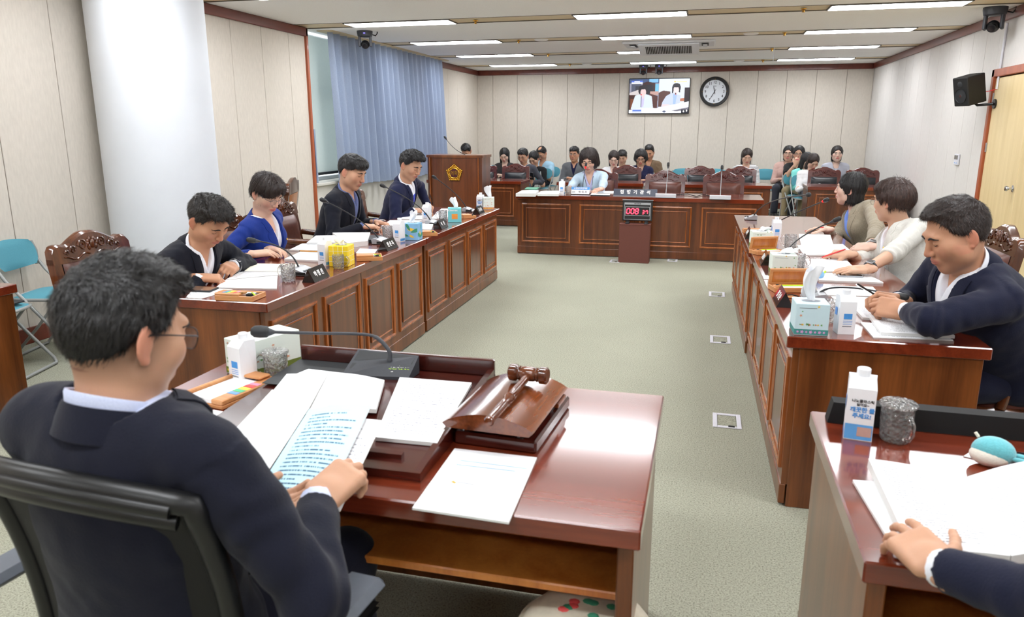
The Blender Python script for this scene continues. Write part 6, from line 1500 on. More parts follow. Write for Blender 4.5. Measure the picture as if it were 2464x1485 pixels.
def hand_prims(side, W, dr, nb, curl, thumb=.3, s=1.0, spread=.0):
    """returns list of (prim, k); W wrist, dr finger direction, nb back-of-hand normal; side 'R'/'L'"""
    W = np.asarray(W, float); dr = nrm3(dr); nb = nrm3(np.asarray(nb)-dr*np.dot(nb, dr)); x = np.cross(nb, dr) if side == 'R' else np.cross(dr, nb)
    def T(a, b, c): return W+s*(x*a+dr*b+nb*c)
    R = np.stack([x, dr, nb], 1); out = [(rbx(T(0, .050, 0), np.array((.041, .048, .0145))*s, R, .012*s), .006), (cone(T(0, -.03, 0), T(0, .03, 0), .027*s, .030*s, nb, 1.35), .012)]
    if not hasattr(curl, '__len__'): curl = [curl]*4
    for k, (fx, L, r) in enumerate(((.031, .074, .0092), (.0105, .082, .0094), (-.0105, .076, .0088), (-.030, .060, .0078))):
        p = T(fx*.97, .090-(.006 if k in (0, 2) else .014 if k == 3 else 0), .001); a = 0.0; c = curl[k]
        sp = (1.5-k)*spread
        for q, (fr, ca) in enumerate(((.46, .75), (.30, 1.0), (.24, .75))):
            a += c*ca; d = dr*math.cos(a)-nb*math.sin(a)+x*sp*math.cos(a); d = d/np.linalg.norm(d); p2 = p+d*L*fr*s
            out.append((cone(p, p2, r*s*(1-.06*q), r*s*(.94-.06*q)), .003 if q else .008)); p = p2
    p = T(.030, .022, -.006); d = nrm3(x*(.85-.5*thumb)+dr*.65-nb*(.15+.55*thumb))
    for q, (L, r) in enumerate(((.038, .0125), (.032, .0105), (.026, .0092))):
        p2 = p+d*L*s; out.append((cone(p, p2, r*s, r*s*.9), .010 if q == 0 else .004)); p = p2
        d = nrm3(d+dr*.35-x*.25*thumb-nb*.12*thumb)
    return out
def tri_tube(path, r, seg=6): return MB().tube(path, r, seg)
def ik(S, W, a, b, pole):
    S, W = np.asarray(S, float), np.asarray(W, float); d = W-S; L = np.linalg.norm(d); k = max(1.0, L/(a+b)*1.002); a, b = a*k, b*k
    u = d/L; x = (a*a-b*b+L*L)/(2*L); hgt = math.sqrt(max(1e-6, a*a-x*x)); p = np.asarray(pole, float); p = p-u*np.dot(p, u); p = p/np.linalg.norm(p)
    return S+u*x+p*hgt
PEOPLE = 0
def person(label, head, pelvis, face, hyaw=0, hpitch=15, hroll=0, sex='m', skin='m', hair='m_short', hairm='hair_black', top='suit_navy', jacket=True, shirt='shirt_white', vneck=.28, collar=True,
           tie=None, trousers='suit_navy', hands=None, s=1.0, hs=1.08, res=.006, hres=.0032, fat=0.0, shw=1.0, glasses=None, sleeve=1.0, badge=False, open_eyes=False, extras=None, seed=0, belly=0.0, chest_face=None,
           fold=1.0, legs=True, knee=None, lapel=True, stubble=0.0, group=None, neck=None):
    global PEOPLE; PEOPLE += 1
    far = res > .009
    Hc = np.array(head[:], float); P0 = np.array(pelvis[:], float); z = np.array((0, 0, 1.)); cf = face if chest_face is None else chest_face
    fd = np.array((math.cos(rad(cf)), math.sin(rad(cf)), 0.)); hdir = rad(face+hyaw)
    u0 = nrm3(Hc-P0); fdir0 = fd-u0*np.dot(fd, u0); N0 = Hc-(neck or .150*hs)*s*nrm3(u0*.55+z*.45)-fd*.022
    up = nrm3(N0-P0); fw = nrm3(fd-up*np.dot(fd, up)); rt = np.cross(fw, up)
    def T(x, y, zz): return N0+s*(rt*x*shw*1.0+fw*y+up*zz)
    Rc = np.stack([rt, fw, up], 1)
    hf = np.array((math.cos(hdir)*math.cos(rad(hpitch)), math.sin(hdir)*math.cos(rad(hpitch)), -math.sin(rad(hpitch)))); hr = nrm3(np.cross(hf, z)); hu = np.cross(hr, hf)
    c_, s_ = math.cos(rad(hroll)), math.sin(rad(hroll)); hr, hu = hr*c_-hu*s_, hu*c_+hr*s_; Rh = np.stack([hr, hf, hu], 1)
    root = thing('person', label, 'person', (float(P0[0]), float(P0[1]), 0), 0, group); org = np.array((P0[0], P0[1], 0.))
    # ---------- arms
    arms = {}
    hands = dict(hands or {})
    for sd, sg in (('R', 1), ('L', -1)):
        S = T(sg*.178, -.012, -.068); h = hands.get(sd) or {}
        Wp = np.array(h.get('w', T(sg*.16, .30, -.40))[:], float); pole = np.array(h.get('pole', rt*sg*.7-up*1.0-fw*.35), float)
        E = ik(S, Wp, .285*s, .250*s, pole); dr = np.array(h.get('d', nrm3(Wp-E))[:], float); nb = np.array(h.get('n', z)[:], float)
        arms[sd] = (S, E, Wp, dr, nb, h.get('curl', .35), h.get('thumb', .3), h.get('spread', .0))
    # ---------- torso garment
    tl = np.linalg.norm(N0-P0)/s
    def torso(off, k=.03):
        f = Field().u(ell(T(0, .006, -.165), np.array((.166*shw+fat*.5, .116+fat*.6+(.010 if sex == 'f' else 0), .19))*s+off, Rc))
        f.u(cone(T(-.140, -.012, -.062), T(.140, -.012, -.062), .056*s+off, .056*s+off), .04)
        for sg in (-1, 1): f.u(cone(T(sg*.02, -.030, -.040), T(sg*.125, -.018, -.048), .050*s+off*.6, .046*s+off*.8), .03)
        f.u(cone(T(0, .0, -.22), P0+up*.06*s, (.148*shw+fat)*s+off, (.158+fat)*s+off, fw, 1.32), .05)
        f.u(ell(P0+up*.02+fw*.01, np.array((.172+fat, .135+fat, .115))*s+off, Rc), .05)
        if belly: f.u(ell(T(0, .06, -tl*.66), np.array((.15, .10+belly, .15))*s+off, Rc), .05)
        if sex == 'f':
            for sg in (-1, 1): f.u(sph(T(sg*.072, .085, -.175), .062*s+off*.6), .05)
        return f
    off = .016*s if jacket else .010*s
    def fold_fn(P):
        nz = vnoise(P*np.array((13, 13, 8), F32)+seed); d = .0060*fold*nz+.0022*fold*vnoise(P*31+seed)
        for sd in 'RL':
            S, E, Wp = arms[sd][:3]; a = A3(E); ab = A3(nrm3(Wp-S)); q = P-a; t = q@ab; rr = np.sqrt((q**2).sum(1))
            d = d+.0060*fold*np.sin(t*95+4*nz)*np.exp(-(rr/.11)**2)
            a = A3(S); q = P-a; rr = np.sqrt((q**2).sum(1)); t = q@A3(nrm3(E-S)); d = d+.004*fold*np.sin(t*70+5*nz)*np.exp(-(rr/.13)**2)*(t > 0)
        return d
    G = torso(off)
    cuff = {}
    for sd, sg in (('R', 1), ('L', -1)):
        S, E, Wp = arms[sd][:3]; sl = sleeve if not hasattr(sleeve, '__len__') else sleeve[0 if sd == 'R' else 1]
        G.u(cone(S, E, (.056+fat*.3)*s+off*.4, (.043+fat*.25)*s+off*.5) if sl > .5 else cutplane(cone(S, E, .062*s+off*.5, .058*s+off), S+(E-S)*(sl*2), E-S), .03)
        if sl > .5:
            q = E+(Wp-E)*min(1.0, (sl-.5)*2*.96); cuff[sd] = (q, nrm3(Wp-E))
            G.u(cutplane(cone(E, Wp, (.043+fat*.25)*s+off*.5, .032*s+off*.45), q, Wp-E), .022)
        else: cuff[sd] = (S+(E-S)*(sl*2), nrm3(E-S))
    G.disp(fold_fn)
    Gfull = torso(off); Gfull.disp(fold_fn)
    def vw(zl, zb): return np.clip(.060*(zl+zb)/zb, 0, .066)
    oA, RA = A3(N0), np.asarray(Rc, F32)
    if jacket or vneck:
        zb = vneck if jacket else .07
        def cutV(P):
            q = ((P-oA)@RA)/s; w_ = vw(q[:, 2], zb) if jacket else np.clip(.058-(.0 if q is None else 0)+q[:, 2]*.35, 0, .075)
            return np.maximum(np.maximum(np.abs(q[:, 0])-w_, .03-q[:, 1]), -(q[:, 2]+zb))*s
        G.sub(cutV, .005)
    nk = cone(T(0, -.01, -.05), Hc-hu*.03, .058*s, .056*s)
    G.sub(cone(T(0, -.004, -.045), T(0, -.012, .09), .070*s if jacket else .060*s, .108*s if jacket else .072*s), .006)
    pts = np.stack([N0+up*.06, P0-up*.13]+[arms[k][i] for k in arms for i in range(3)]); lo, hi = pts.min(0)-.24*s, pts.max(0)+.24*s; lo[2] = max(lo[2], .30)
    gname = 'jacket' if jacket else 'top'
    me = np_mesh(gname, [polygonize(G, lo, hi, res)]); me.transform(Matrix.Translation(-Vector(org))); go = link(gname, me, top, root)
    def front_y(fld, xs, zs, y0=.0, y1=.30, n=70):
        ys = np.linspace(y1, y0, n); X, Zz = np.broadcast_arrays(np.asarray(xs, float), np.asarray(zs, float)); sh = X.shape; X, Zz = X.ravel(), Zz.ravel()
        P = (N0[None, None]+s*(rt[None, None]*X[:, None, None]+fw[None, None]*ys[None, :, None]+up[None, None]*Zz[:, None, None])).reshape(-1, 3).astype(F32)
        d = fld(P).reshape(len(X), n); k = np.argmax(d < 0, 1); k = np.where((d < 0).any(1), k, n-1); k1 = np.maximum(k-1, 0)
        d0, d1 = d[np.arange(len(X)), k1], d[np.arange(len(X)), k]; t = np.where(np.abs(d0-d1) > 1e-9, d0/(d0-d1+1e-12), 0); t = np.clip(t, 0, 1)
        return (ys[k1]*(1-t)+ys[k]*t).reshape(sh)
    # ---------- shirt under a jacket
    if jacket and shirt:
        Sf = torso(.004*s)
        if collar and False:
            Sf.u(cone(T(-.042, -.022, .030), T(.042, -.022, .030), .028*s, .028*s), .012)
            for sg in (-1, 1): Sf.u(cone(T(sg*.044, -.02, .034), T(sg*.052, .040, .000), .024*s, .020*s), .012).u(cone(T(sg*.052, .04, .002), T(sg*.022, .088, -.022), .019*s, .013*s), .010).u(cone(T(sg*.03, .085, -.018), T(sg*.048, .096, -.062), .013*s, .006*s), .008)
        Sf.sub(cone(T(0, .0, -.05), T(0, -.012, .10), .054*s, .066*s), .005)
        wv_ = .034 if not tie else .010
        def cutS(P):
            q = ((P-oA)@RA)/s; return np.maximum(np.maximum(np.abs(q[:, 0])-np.clip(wv_*(q[:, 2]+.085)/.085, 0, .06), .02-q[:, 1]), -(q[:, 2]+.085))*s
        if collar: Sf.sub(cutS, .004)
        elif vneck: 
            def cutW(P):
                q = ((P-oA)@RA)/s; return np.maximum(np.maximum(np.abs(q[:, 0])-np.clip(.05*(q[:, 2]+.13)/.13, 0, .06), .02-q[:, 1]), -(q[:, 2]+.13))*s
            Sf.sub(cutW, .004)
        Sf.disp(lambda P: .0022*vnoise(P*np.array((16, 16, 9), F32)+seed))
        lo2 = np.minimum(T(-.20, -.16, -.40), T(.20, .22, .12)); lo2 = np.minimum(lo2, np.minimum(T(.2, -.16, .12), T(-.2, .22, -.4))); hi2 = np.maximum(np.maximum(T(-.20, -.16, -.40), T(.20, .22, .12)), np.maximum(T(.2, -.16, .12), T(-.2, .22, -.4)))
        parts = [polygonize(Sf, lo2-.02, hi2+.02, min(res, .006) if not far else res)]
        if not far and sleeve == 1.0 and collar:
            for sd in 'RL':
                q, d_ = cuff[sd]; c = Field().u(cutplane(cutplane(cone(q-d_*.05, q+d_*.05, .0335*s, .0335*s), q+d_*.016, d_), q-d_*.02, -d_)); parts.append(polygonize(c, q-.07, q+.07, .004))
        me = np_mesh('shirt', parts); me.transform(Matrix.Translation(-Vector(org))); so = link('shirt', me, shirt, root)
        if tie:
            zs_ = np.linspace(-.030, -.33, 16); yv = front_y(Sf, 0*zs_, zs_)+.006; m_ = MB(); vs = []; fs = []
            for i, (zz, yy_) in enumerate(zip(zs_, yv)):
                w_ = .015 if i == 0 else .013+.026*min(1, i/9)
                for x_, dy in ((-w_, -.002), (0, .004), (w_, -.002)): vs.append(T(x_, yy_+dy, zz)-org)
            for i in range(15):
                for k in range(2): fs.append((i*3+k, i*3+k+1, i*3+3+k+1, i*3+3+k))
            m_.add(vs, fs); m_.sphere(T(0, yv[0]+.006, -.030)-org, (.017, .013, .017), 10, 8); m_.build('tie', tie, root, 60)
    def band(name, mat, par, r0, r1, h0, h1, fold_r, fold_z, a0, zc0=.012, tilt=.050, yc=-.006):
        """collar: standing band folded outwards; open at the front"""
        m_ = MB(); n = 40; vs = []
        for i in range(n+1):
            a = rad(-a0+2*a0*i/n); k = (1-math.cos(a))/2; z0 = zc0-tilt*k*1.25; hh = h0+(h1-h0)*k
            def q(r, zz, fy=0.0): return Vector(T(r*math.sin(a)*.98, yc-r*math.cos(a)*1.06+fy, zz)-org)
            fr = 1+.25*k
            vs += [q(r0, z0-.03), q(r0*.985, z0+hh), q(r0+.0035, z0+hh+.003), q(r1+.003, z0+hh-.002), q(fold_r*(1+.10*k), z0+fold_z*fr), q(fold_r*(1+.10*k)-.003, z0+fold_z*fr-.003), q(r1-.001, z0+hh*.3)]
        fs = [(i*7+k, (i+1)*7+k, (i+1)*7+k+1, i*7+k+1) for i in range(n) for k in range(6)]; m_.add(vs, fs); return m_.build(name, mat, par, 60)
    if jacket and not (far and not lapel):
        if collar and shirt: band('shirt_collar', shirt, so, .0635*s, .0665*s, .046, .030, .074*s, -.012, 158 if tie else 150, .010, .052)
        band('jacket_collar', top, go, .0705*s, .0745*s, .030, .018, .098*s, -.020, 128, .006, .050)
    if jacket and lapel:
        zt, zb = .020, -vneck
        for sg in (-1, 1):
            nv, nu = 18, 4; vv = np.linspace(0, 1, nv+1); zz = zt+(zb-zt)*vv
            inner = np.clip(.060*(zz+vneck)/vneck, .001, .066)+.001; wid = np.interp(vv, [0, .20, .23, .26, .34, 1], [.036, .046, .030, .058, .062, .006])
            X = inner[:, None]+wid[:, None]*np.linspace(0, 1, nu+1)[None]; ZZ = np.repeat(zz[:, None], nu+1, 1)
            Y = front_y(Gfull, sg*X, ZZ)+.0045+.003*np.sin(np.linspace(0, PI, nu+1))[None]
            m_ = MB(); vs = [T(sg*X[i, j], Y[i, j], ZZ[i, j])-org for i in range(nv+1) for j in range(nu+1)]; nn_ = len(vs)
            vs += [T(sg*X[i, j], Y[i, j]-.006, ZZ[i, j])-org for i in range(nv+1) for j in range(nu+1)]
            g = [(i*(nu+1)+j, i*(nu+1)+j+1, (i+1)*(nu+1)+j+1, (i+1)*(nu+1)+j) for i in range(nv) for j in range(nu)]
            fs = [q if sg < 0 else q[::-1] for q in g]+[tuple(nn_+a for a in (q[::-1] if sg < 0 else q)) for q in g]
            for j0 in (0, nu): fs += [(i*(nu+1)+j0, (i+1)*(nu+1)+j0, nn_+(i+1)*(nu+1)+j0, nn_+i*(nu+1)+j0) for i in range(nv)]
            m_.add(vs, fs); m_.build('lapel', top, go, 50)
            if badge and sg < 0:
                b_ = T(-X[8, 2], Y[8, 2]+.004, ZZ[8, 2])-org
                M = Matrix.Translation(Vector(b_)) @ Vector(fw).to_track_quat('Z', 'Y').to_matrix().to_4x4(); MB().lathe([(.0085, 0), (.0085, .002), (.006, .004), (0, .0045)], 5, M).build('badge', 'gold', go)
        if not far:
            zbz = zb-.012; yb_ = front_y(Gfull, np.array([0.0]), np.array([zbz]))[0]; MB().sphere(T(0, yb_+.001, zbz)-org, (.009, .009, .009), 10, 6).build('button', 'matte_black', go, 60)
    # ---------- skin: head, neck, hands as one body
    HF = head_field(sex, fat*.25); sc = s*hs
    Hw = Field().u(locf(HF, Hc, Rh, sc)).u(cone(Hc-hu*.045*sc-hf*.018*sc, T(0, -.008, -.01), .054*sc, .058*s), .022).u(cone(T(0, -.008, .0), T(0, .01, -.08), .058*s, .07*s), .03).u(ell(T(0, .012, -.14), np.array((.130, .098, .12))*s, Rc), .04)
    pts = np.stack([Hc+a*hr*.1*sc+b*hf*.125*sc+c*hu*.135*sc for a in (-1, 1) for b in (-1, 1) for c in (-1, 1)]+[T(a*.15, b*.12, -.27) for a in (-1, 1) for b in (-1, 1)])
    parts = [polygonize(Hw, pts.min(0)-.012, pts.max(0)+.012, hres)]
    for sd in 'RL':
        S, E, Wp, dr, nb, curl, th, sp = arms[sd]; hfld = Field().u(cone(Wp-nrm3(Wp-E)*.012, E, .0285*s, .041*s, None), .01); hfld.u(cone(E, E+(S-E)*.6, .041*s, .046*s), .02)
        for pr, k in hand_prims(sd, Wp, dr, nb, curl, th, s*1.04, sp): hfld.u(pr, k)
        tip = Wp+nrm3(dr)*.2*s; q = np.stack([Wp, tip, E, E+(S-E)*.6]); parts.append(polygonize(hfld, q.min(0)-.07, q.max(0)+.07, hres if not far else hres*1.25))
    K = {}
    for sg in (-1, 1):
        hip = P0+rt*sg*.085*s-up*.0; kn = hip+nrm3(fd*1.0+np.cross(fd, z)*sg*.12)*.43*s; kn[2] = max(.47, P0[2]-.04) if knee is None else knee
        an = np.array((kn[0]+fd[0]*.02, kn[1]+fd[1]*.02, .075)); K[sg] = (hip, kn, an)
    bf = Field().u(ell(T(0, 0, -.25), np.array((.12, .085, .2))*s, Rc)).u(ell(P0, np.array((.12, .1, .09))*s, Rc), .05)
    for sg in (-1, 1): bf.u(cone(K[sg][0], K[sg][1], .06, .05), .03).u(cone(K[sg][1], K[sg][2], .045, .035), .03)
    pp = np.stack([T(0, 0, 0)]+[k for sg in K for k in K[sg]]); parts.append(polygonize(bf, pp.min(0)-.16, pp.max(0)+.16, .022))
    base = np.array(lin(SKIN[skin])); oH, RH = A3(Hc), np.asarray(Rh, F32)
    def colf(V):
        q = ((V-oH)@RH)/sc; c = np.repeat(base[None], len(V), 0).astype(F32)
        def mix(mk, col, a):
            m_ = (np.clip(mk, 0, 1)*a)[:, None]; return c*(1-m_)+np.array(lin(col))[None]*m_
        blush = (210, 120, 104) if sex == 'm' else (226, 136, 128)
        for sx in (-1, 1): c = mix(1.2-np.sqrt((q[:, 0]-sx*.042)**2+(q[:, 1]-.07)**2+(q[:, 2]+.022)**2)/.03, blush, .28)
        c = mix(1.3-np.sqrt(q[:, 0]**2+(q[:, 1]-.112)**2+(q[:, 2]+.026)**2)/.02, blush, .3); c = mix((np.abs(q[:, 0])-.074)/.008*(np.abs(q[:, 2]) < .05), (214, 122, 104), .4)
        lip = 1.25-np.sqrt((q[:, 0]/.024)**2+((q[:, 2]+.0598)/.0105)**2); lip = lip*4*(q[:, 1] > .083); c = mix(lip, (176, 96, 92) if sex == 'm' else (206, 92, 98), .75 if sex == 'f' else .6)
        c = mix(1.6-np.sqrt(q[:, 0]**2/.018**2+((q[:, 2]+.0596)/.0022)**2), (120, 58, 54), .6*1.0)
        if stubble:
            sb = np.clip(((-q[:, 1]+.045)/.05), 0, 1)*np.clip((q[:, 2]+.085)/.05, 0, 1)*(q[:, 2] > -.10)*(np.abs(q[:, 0]) < .0765); c = mix(sb, (52, 40, 36), stubble)
        return c
    me = np_mesh('body', parts, colf); me.transform(Matrix.Translation(-Vector(org))); bo = link('body', me, 'skin', root)
    # ---------- hair
    hfld = locf(hair_field(hair, seed), Hc, Rh, sc); Lr = .145 if hair != 'f_long' else .30
    pts = np.stack([Hc+sc*(a*hr*.135+b*hf*.145+c*hu) for a in (-1, 1) for b in (-1, 1) for c in (-Lr, .175)])
    hv, hfc = polygonize(hfld, pts.min(0), pts.max(0), hres*1.1); hparts = [(hv, hfc)]
    hparts.append(hair_strands(hv, hfc, Hc, Rh, sc, hair, 13000 if hres < .003 else 8000 if not far else 1500, seed, 1.0 if not far else 1.8))
    me = np_mesh('hair', hparts); me.transform(Matrix.Translation(-Vector(org))); link('hair', me, hairm, root)
    # ---------- face details
    def HP(x, y, zz): return Vector(Hc+sc*(hr*x+hf*y+hu*zz)-org)
    def face_y(xs, zs):
        ys = np.linspace(.135, .03, 90); out = []
        for x_, z_ in zip(xs, zs):
            d = HF(np.stack([np.full(90, x_), ys, np.full(90, z_)], 1).astype(F32)); k = int(np.argmax(d < 0)) if (d < 0).any() else 89; out.append(ys[k])
        return out
    for sg in (-1, 1):
        xs = [sg*v for v in (.014, .024, .034, .043, .050)]; zz = [.026, .0305, .032, .029, .023]; ys = face_y(xs, zz)
        MB().tube([HP(x_, y_+.001, z_) for x_, y_, z_ in zip(xs, ys, zz)], [v*sc*(1.0 if sex == 'm' else .7) for v in (.0034, .0042, .0040, .0032, .0016)], 6).build('eyebrow', 'brow', bo, 60)
        if open_eyes:
            xs = [sg*.0325]; ys = face_y(xs, [.009]); MB().sphere((0, 0, 0), (.0125*sc, .005*sc, .0052*sc), 12, 8, Matrix.Translation(HP(xs[0], ys[0]-.002, .008)) @ Matrix(Rh.tolist()).to_4x4()).build('eye', 'eye_white', bo, 60)
            MB().sphere((0, 0, 0), (.0052*sc, .004*sc, .0050*sc), 10, 6, Matrix.Translation(HP(xs[0], ys[0]+.0012, .008)) @ Matrix(Rh.tolist()).to_4x4()).build('iris', 'iris', bo, 60)
            zl = [.011, .0142, .0150, .0132, .0085]
        else: zl = [.004, .0022, .0014, .0028, .0060]
        xs = [sg*v for v in (.0205, .026, .0325, .039, .0455)]; ys = face_y(xs, zl)
        MB().tube([HP(x_, y_+.0006, z_) for x_, y_, z_ in zip(xs, ys, zl)], [.0010*sc, .0014*sc, .0016*sc, .0016*sc, .0009*sc], 5).build('eyelid_line', 'lash', bo, 60)
    if glasses:
        gm = MB(); gr = .0011*sc if not far else .0016*sc
        for sg in (-1, 1):
            gm.tube([HP(sg*.034+.0235*math.copysign(abs(math.cos(a))**.75, math.cos(a)), .106+.002*math.cos(a)*sg*-1, .004+.0195*math.copysign(abs(math.sin(a))**.75, math.sin(a))) for a in [2*PI*i/24 for i in range(24)]], gr, 5, True)
            gm.tube([HP(sg*.0575, .104, .010), HP(sg*.074, .088, .012), HP(sg*.082, .03, .012), HP(sg*.083, -.008, .010), HP(sg*.081, -.026, -.006)], gr*1.4, 5)
        gm.tube([HP(-.0105, .107, .008), HP(0, .1085, .011), HP(.0105, .107, .008)], gr*1.2, 5); g_ = gm.build('glasses', glasses, root, 60)
        if not far:
            for sg in (-1, 1):
                m_ = MB(); m_.add([HP(sg*.034+.0225*math.copysign(abs(math.cos(a))**.75, math.cos(a)), .1055, .004+.0185*math.copysign(abs(math.sin(a))**.75, math.sin(a))) for a in [2*PI*i/20 for i in range(20)]], [tuple(range(20))]); m_.build('lens', 'thin_lens', g_)
    # ---------- legs and shoes
    if legs:
        L_ = Field().u(ell(P0-up*.01, np.array((.168+fat, .13+fat, .11))*s, Rc))
        for sg in (-1, 1): L_.u(cone(K[sg][0], K[sg][1], .088*s+fat*.4, .070*s), .03).u(cone(K[sg][1], K[sg][2]+np.array((0, 0, .0)), .066*s, .056*s), .03)
        L_.disp(lambda P: .004*vnoise(P*np.array((12, 12, 8), F32)+seed)); L_.isec(lambda P: .055-P[:, 2], .004)
        pp = np.stack([P0]+[k for sg in K for k in K[sg]]); me = np_mesh('trousers', [polygonize(L_, pp.min(0)-.22, pp.max(0)+.22, max(res*1.5, .010))]); me.transform(Matrix.Translation(-Vector(org))); link('trousers', me, trousers, root)
        for sg in (-1, 1):
            an = K[sg][2]; c = an+fd*.06; c[2] = .036; R_ = np.stack([np.cross(fd, z), fd, z], 1); sf = Field().u(ell(c, (.045, .135, .042), R_)).u(ell(an+np.array((0, 0, -.02)), (.042, .055, .05), R_), .02).isec(lambda P: .002-P[:, 2], .003)
            me = np_mesh('shoe', [polygonize(sf, c-.17, c+.17, .011)]); me.transform(Matrix.Translation(-Vector(org))); link('shoe', me, 'shoe_black', root)
    ctx = dict(root=root, org=org, T=T, arms=arms, HP=HP, sc=sc, N0=N0, up=up, fw=fw, rt=rt, go=go, s=s, cuff=cuff)
    if extras: extras(ctx)
    return ctx
m, nt, b = nmat('thin_lens'); b.inputs['Base Color'].default_value = (.9, .92, .95, 1); b.inputs['Roughness'].default_value = .05; b.inputs['Alpha'].default_value = .10
nz = N(nt, 'ShaderNodeTexNoise'); nt.links.new(ramp(nt, nz.outputs[0], [(0, (.86, .88, .92)), (1, (.95, .95, .97))]), b.inputs['Base Color'])
def watch(ctx, sd, face_m='watch_black', band_m='watch_band', square=True):
    S, E, W, dr, nb = ctx['arms'][sd][:5]; d = nrm3(W-E); c = W-d*.035*ctx['s']; n = nrm3(nb-d*np.dot(nb, d)); x = np.cross(d, n); o = ctx['org']
    M = frame_matrix(c-o, x, d); MB().tube([M @ Vector((.0350*math.cos(a), 0, .0320*math.sin(a)-.001)) for a in [2*PI*i/28 for i in range(28)]], .0095, 6, True, .28).build('watch_band', band_m, ctx['root'], 60)
    w_ = MB(); w_.box((-.018, -.021, .029), (.018, .021, .040), .004, M) if square else w_.lathe([(.019, .029), (.021, .033), (.019, .040), (0, .040)], 22, M)
    wo = w_.build('wristwatch', 'silver_plastic', ctx['root']); f_ = MB(); f_.box((-.0145, -.0175, .0395), (.0145, .0175, .0408), .001, M) if square else f_.lathe([(.0165, .0395), (.0165, .0408), (0, .0408)], 22, M); f_.build('watch_face', face_m, wo)
# ------------------------------------------------------------------ the people
V3 = lambda *a: np.array(a, float)
def pelv(x, y, z=.545): return V3(x, y, z)
def HZ(px, py, z=.79): return np.array(PZ(px, py, z)[:])
# ---- left row (they face +x)
def ex(c): watch(c, 'L', 'watch_black', 'silver_plastic')
person('man in a dark navy suit leaning low over papers at the left desk', PX(500, 530, -2.56), pelv(-2.99, 3.52), 0, hyaw=-8, hpitch=40, skin='tan', hair='m_quiff', hairm='hair_soft_black', top='suit_dark_navy', trousers='suit_dark_navy', shirt='shirt_white', vneck=.33,
       hands={'R': dict(w=HZ(482, 668, .79), d=V3(.75, .55, -.12), n=V3(-.25, -.35, .9), curl=[1.0, 1.1, 1.15, 1.2], thumb=.9, pole=V3(-.5, -.9, -.5)), 'L': dict(w=HZ(560, 640, .80), d=V3(.35, -.95, 0), n=V3(.5, .1, .86), curl=[.9, 1.0, 1.1, 1.1], thumb=.6, pole=V3(.1, .9, -.5))},
       res=.0065, hres=.0034, fat=.012, shw=1.1, belly=.02, badge=True, extras=ex, seed=1, hroll=8)
def ex(c):
    for sg in (1,): MB().sphere(c['HP'](sg*.079, -.008, -.052), .0055, 10, 8).build('earring', 'pearl', c['root'], 60)
    T = c['T']; o = c['org']
person('woman in a royal blue blazer and white blouse reading at the left desk', PX(640, 466, -2.80), pelv(-2.98, 4.50), 0, hyaw=-14, hpitch=30, sex='f', skin='f', hair='f_pixie', hairm='hair_dark_brown', top='suit_royal', trousers='suit_royal', shirt='shirt_white', collar=False, vneck=.34, 
       hands={'R': dict(w=HZ(608, 612, .80), d=V3(.8, .6, .05), n=V3(-.1, -.3, .95), curl=.35, thumb=.4, pole=V3(-.4, -.8, -.6)), 'L': dict(w=HZ(652, 600, .79), d=V3(.9, -.3, 0), n=V3(0, .2, 1), curl=.4)},
       res=.0065, hres=.0034, s=.95, glasses='glasses_metal', badge=True, extras=ex, seed=2)
person('man in a dark blazer over a speckled blue shirt typing at the left desk', PX(846, 414, -2.76), pelv(-3.04, 5.64), 0, hyaw=-4, hpitch=22, skin='m2', hair='m_bowl', hairm='hair_black', top='suit_dark_navy', trousers='suit_dark_navy', shirt='shirt_speckled', vneck=.36,
       hands={'R': dict(w=HZ(872, 545, .80), d=V3(.85, .5, -.05), n=V3(-.1, -.2, .97), curl=.4, thumb=.35, pole=V3(-.5, -.8, -.6)), 'L': dict(w=HZ(905, 535, .80), d=V3(.95, -.1, -.1), n=V3(0, .2, 1), curl=.45)},
       res=.007, hres=.0036, fat=.008, shw=1.05, seed=3, stubble=.15)
def ex(c):
    h = c['arms']['L'][2]; o = Vector(h-c['org'])+Vector((.06, -.02, .02)); MB().cyl(o, o+Vector((-.02, -.03, .11)), .004, 8).build('pen', 'matte_black', c['root'])
person('young man in a navy suit with bright blue tie at the left desk', PX(987, 398, -2.72), pelv(-3.06, 6.96), 0, hyaw=-16, hpitch=26, skin='m2', hair='m_quiff', hairm='hair_black', top='suit_blue_navy', trousers='suit_blue_navy', shirt='shirt_white', tie='tie_blue', vneck=.36,
       hands={'R': dict(w=HZ(995, 507, .80), d=V3(.75, .65, 0), n=V3(-.1, -.3, .95), curl=.6, thumb=.5, pole=V3(-.4, -.9, -.5)), 'L': dict(w=HZ(1030, 496, .80), d=V3(.5, -.85, 0), n=V3(.2, .1, .97), curl=.6, thumb=.5, pole=V3(.1, .9, -.5))},
       res=.007, hres=.0036, shw=1.05, badge=True, seed=4, extras=ex)
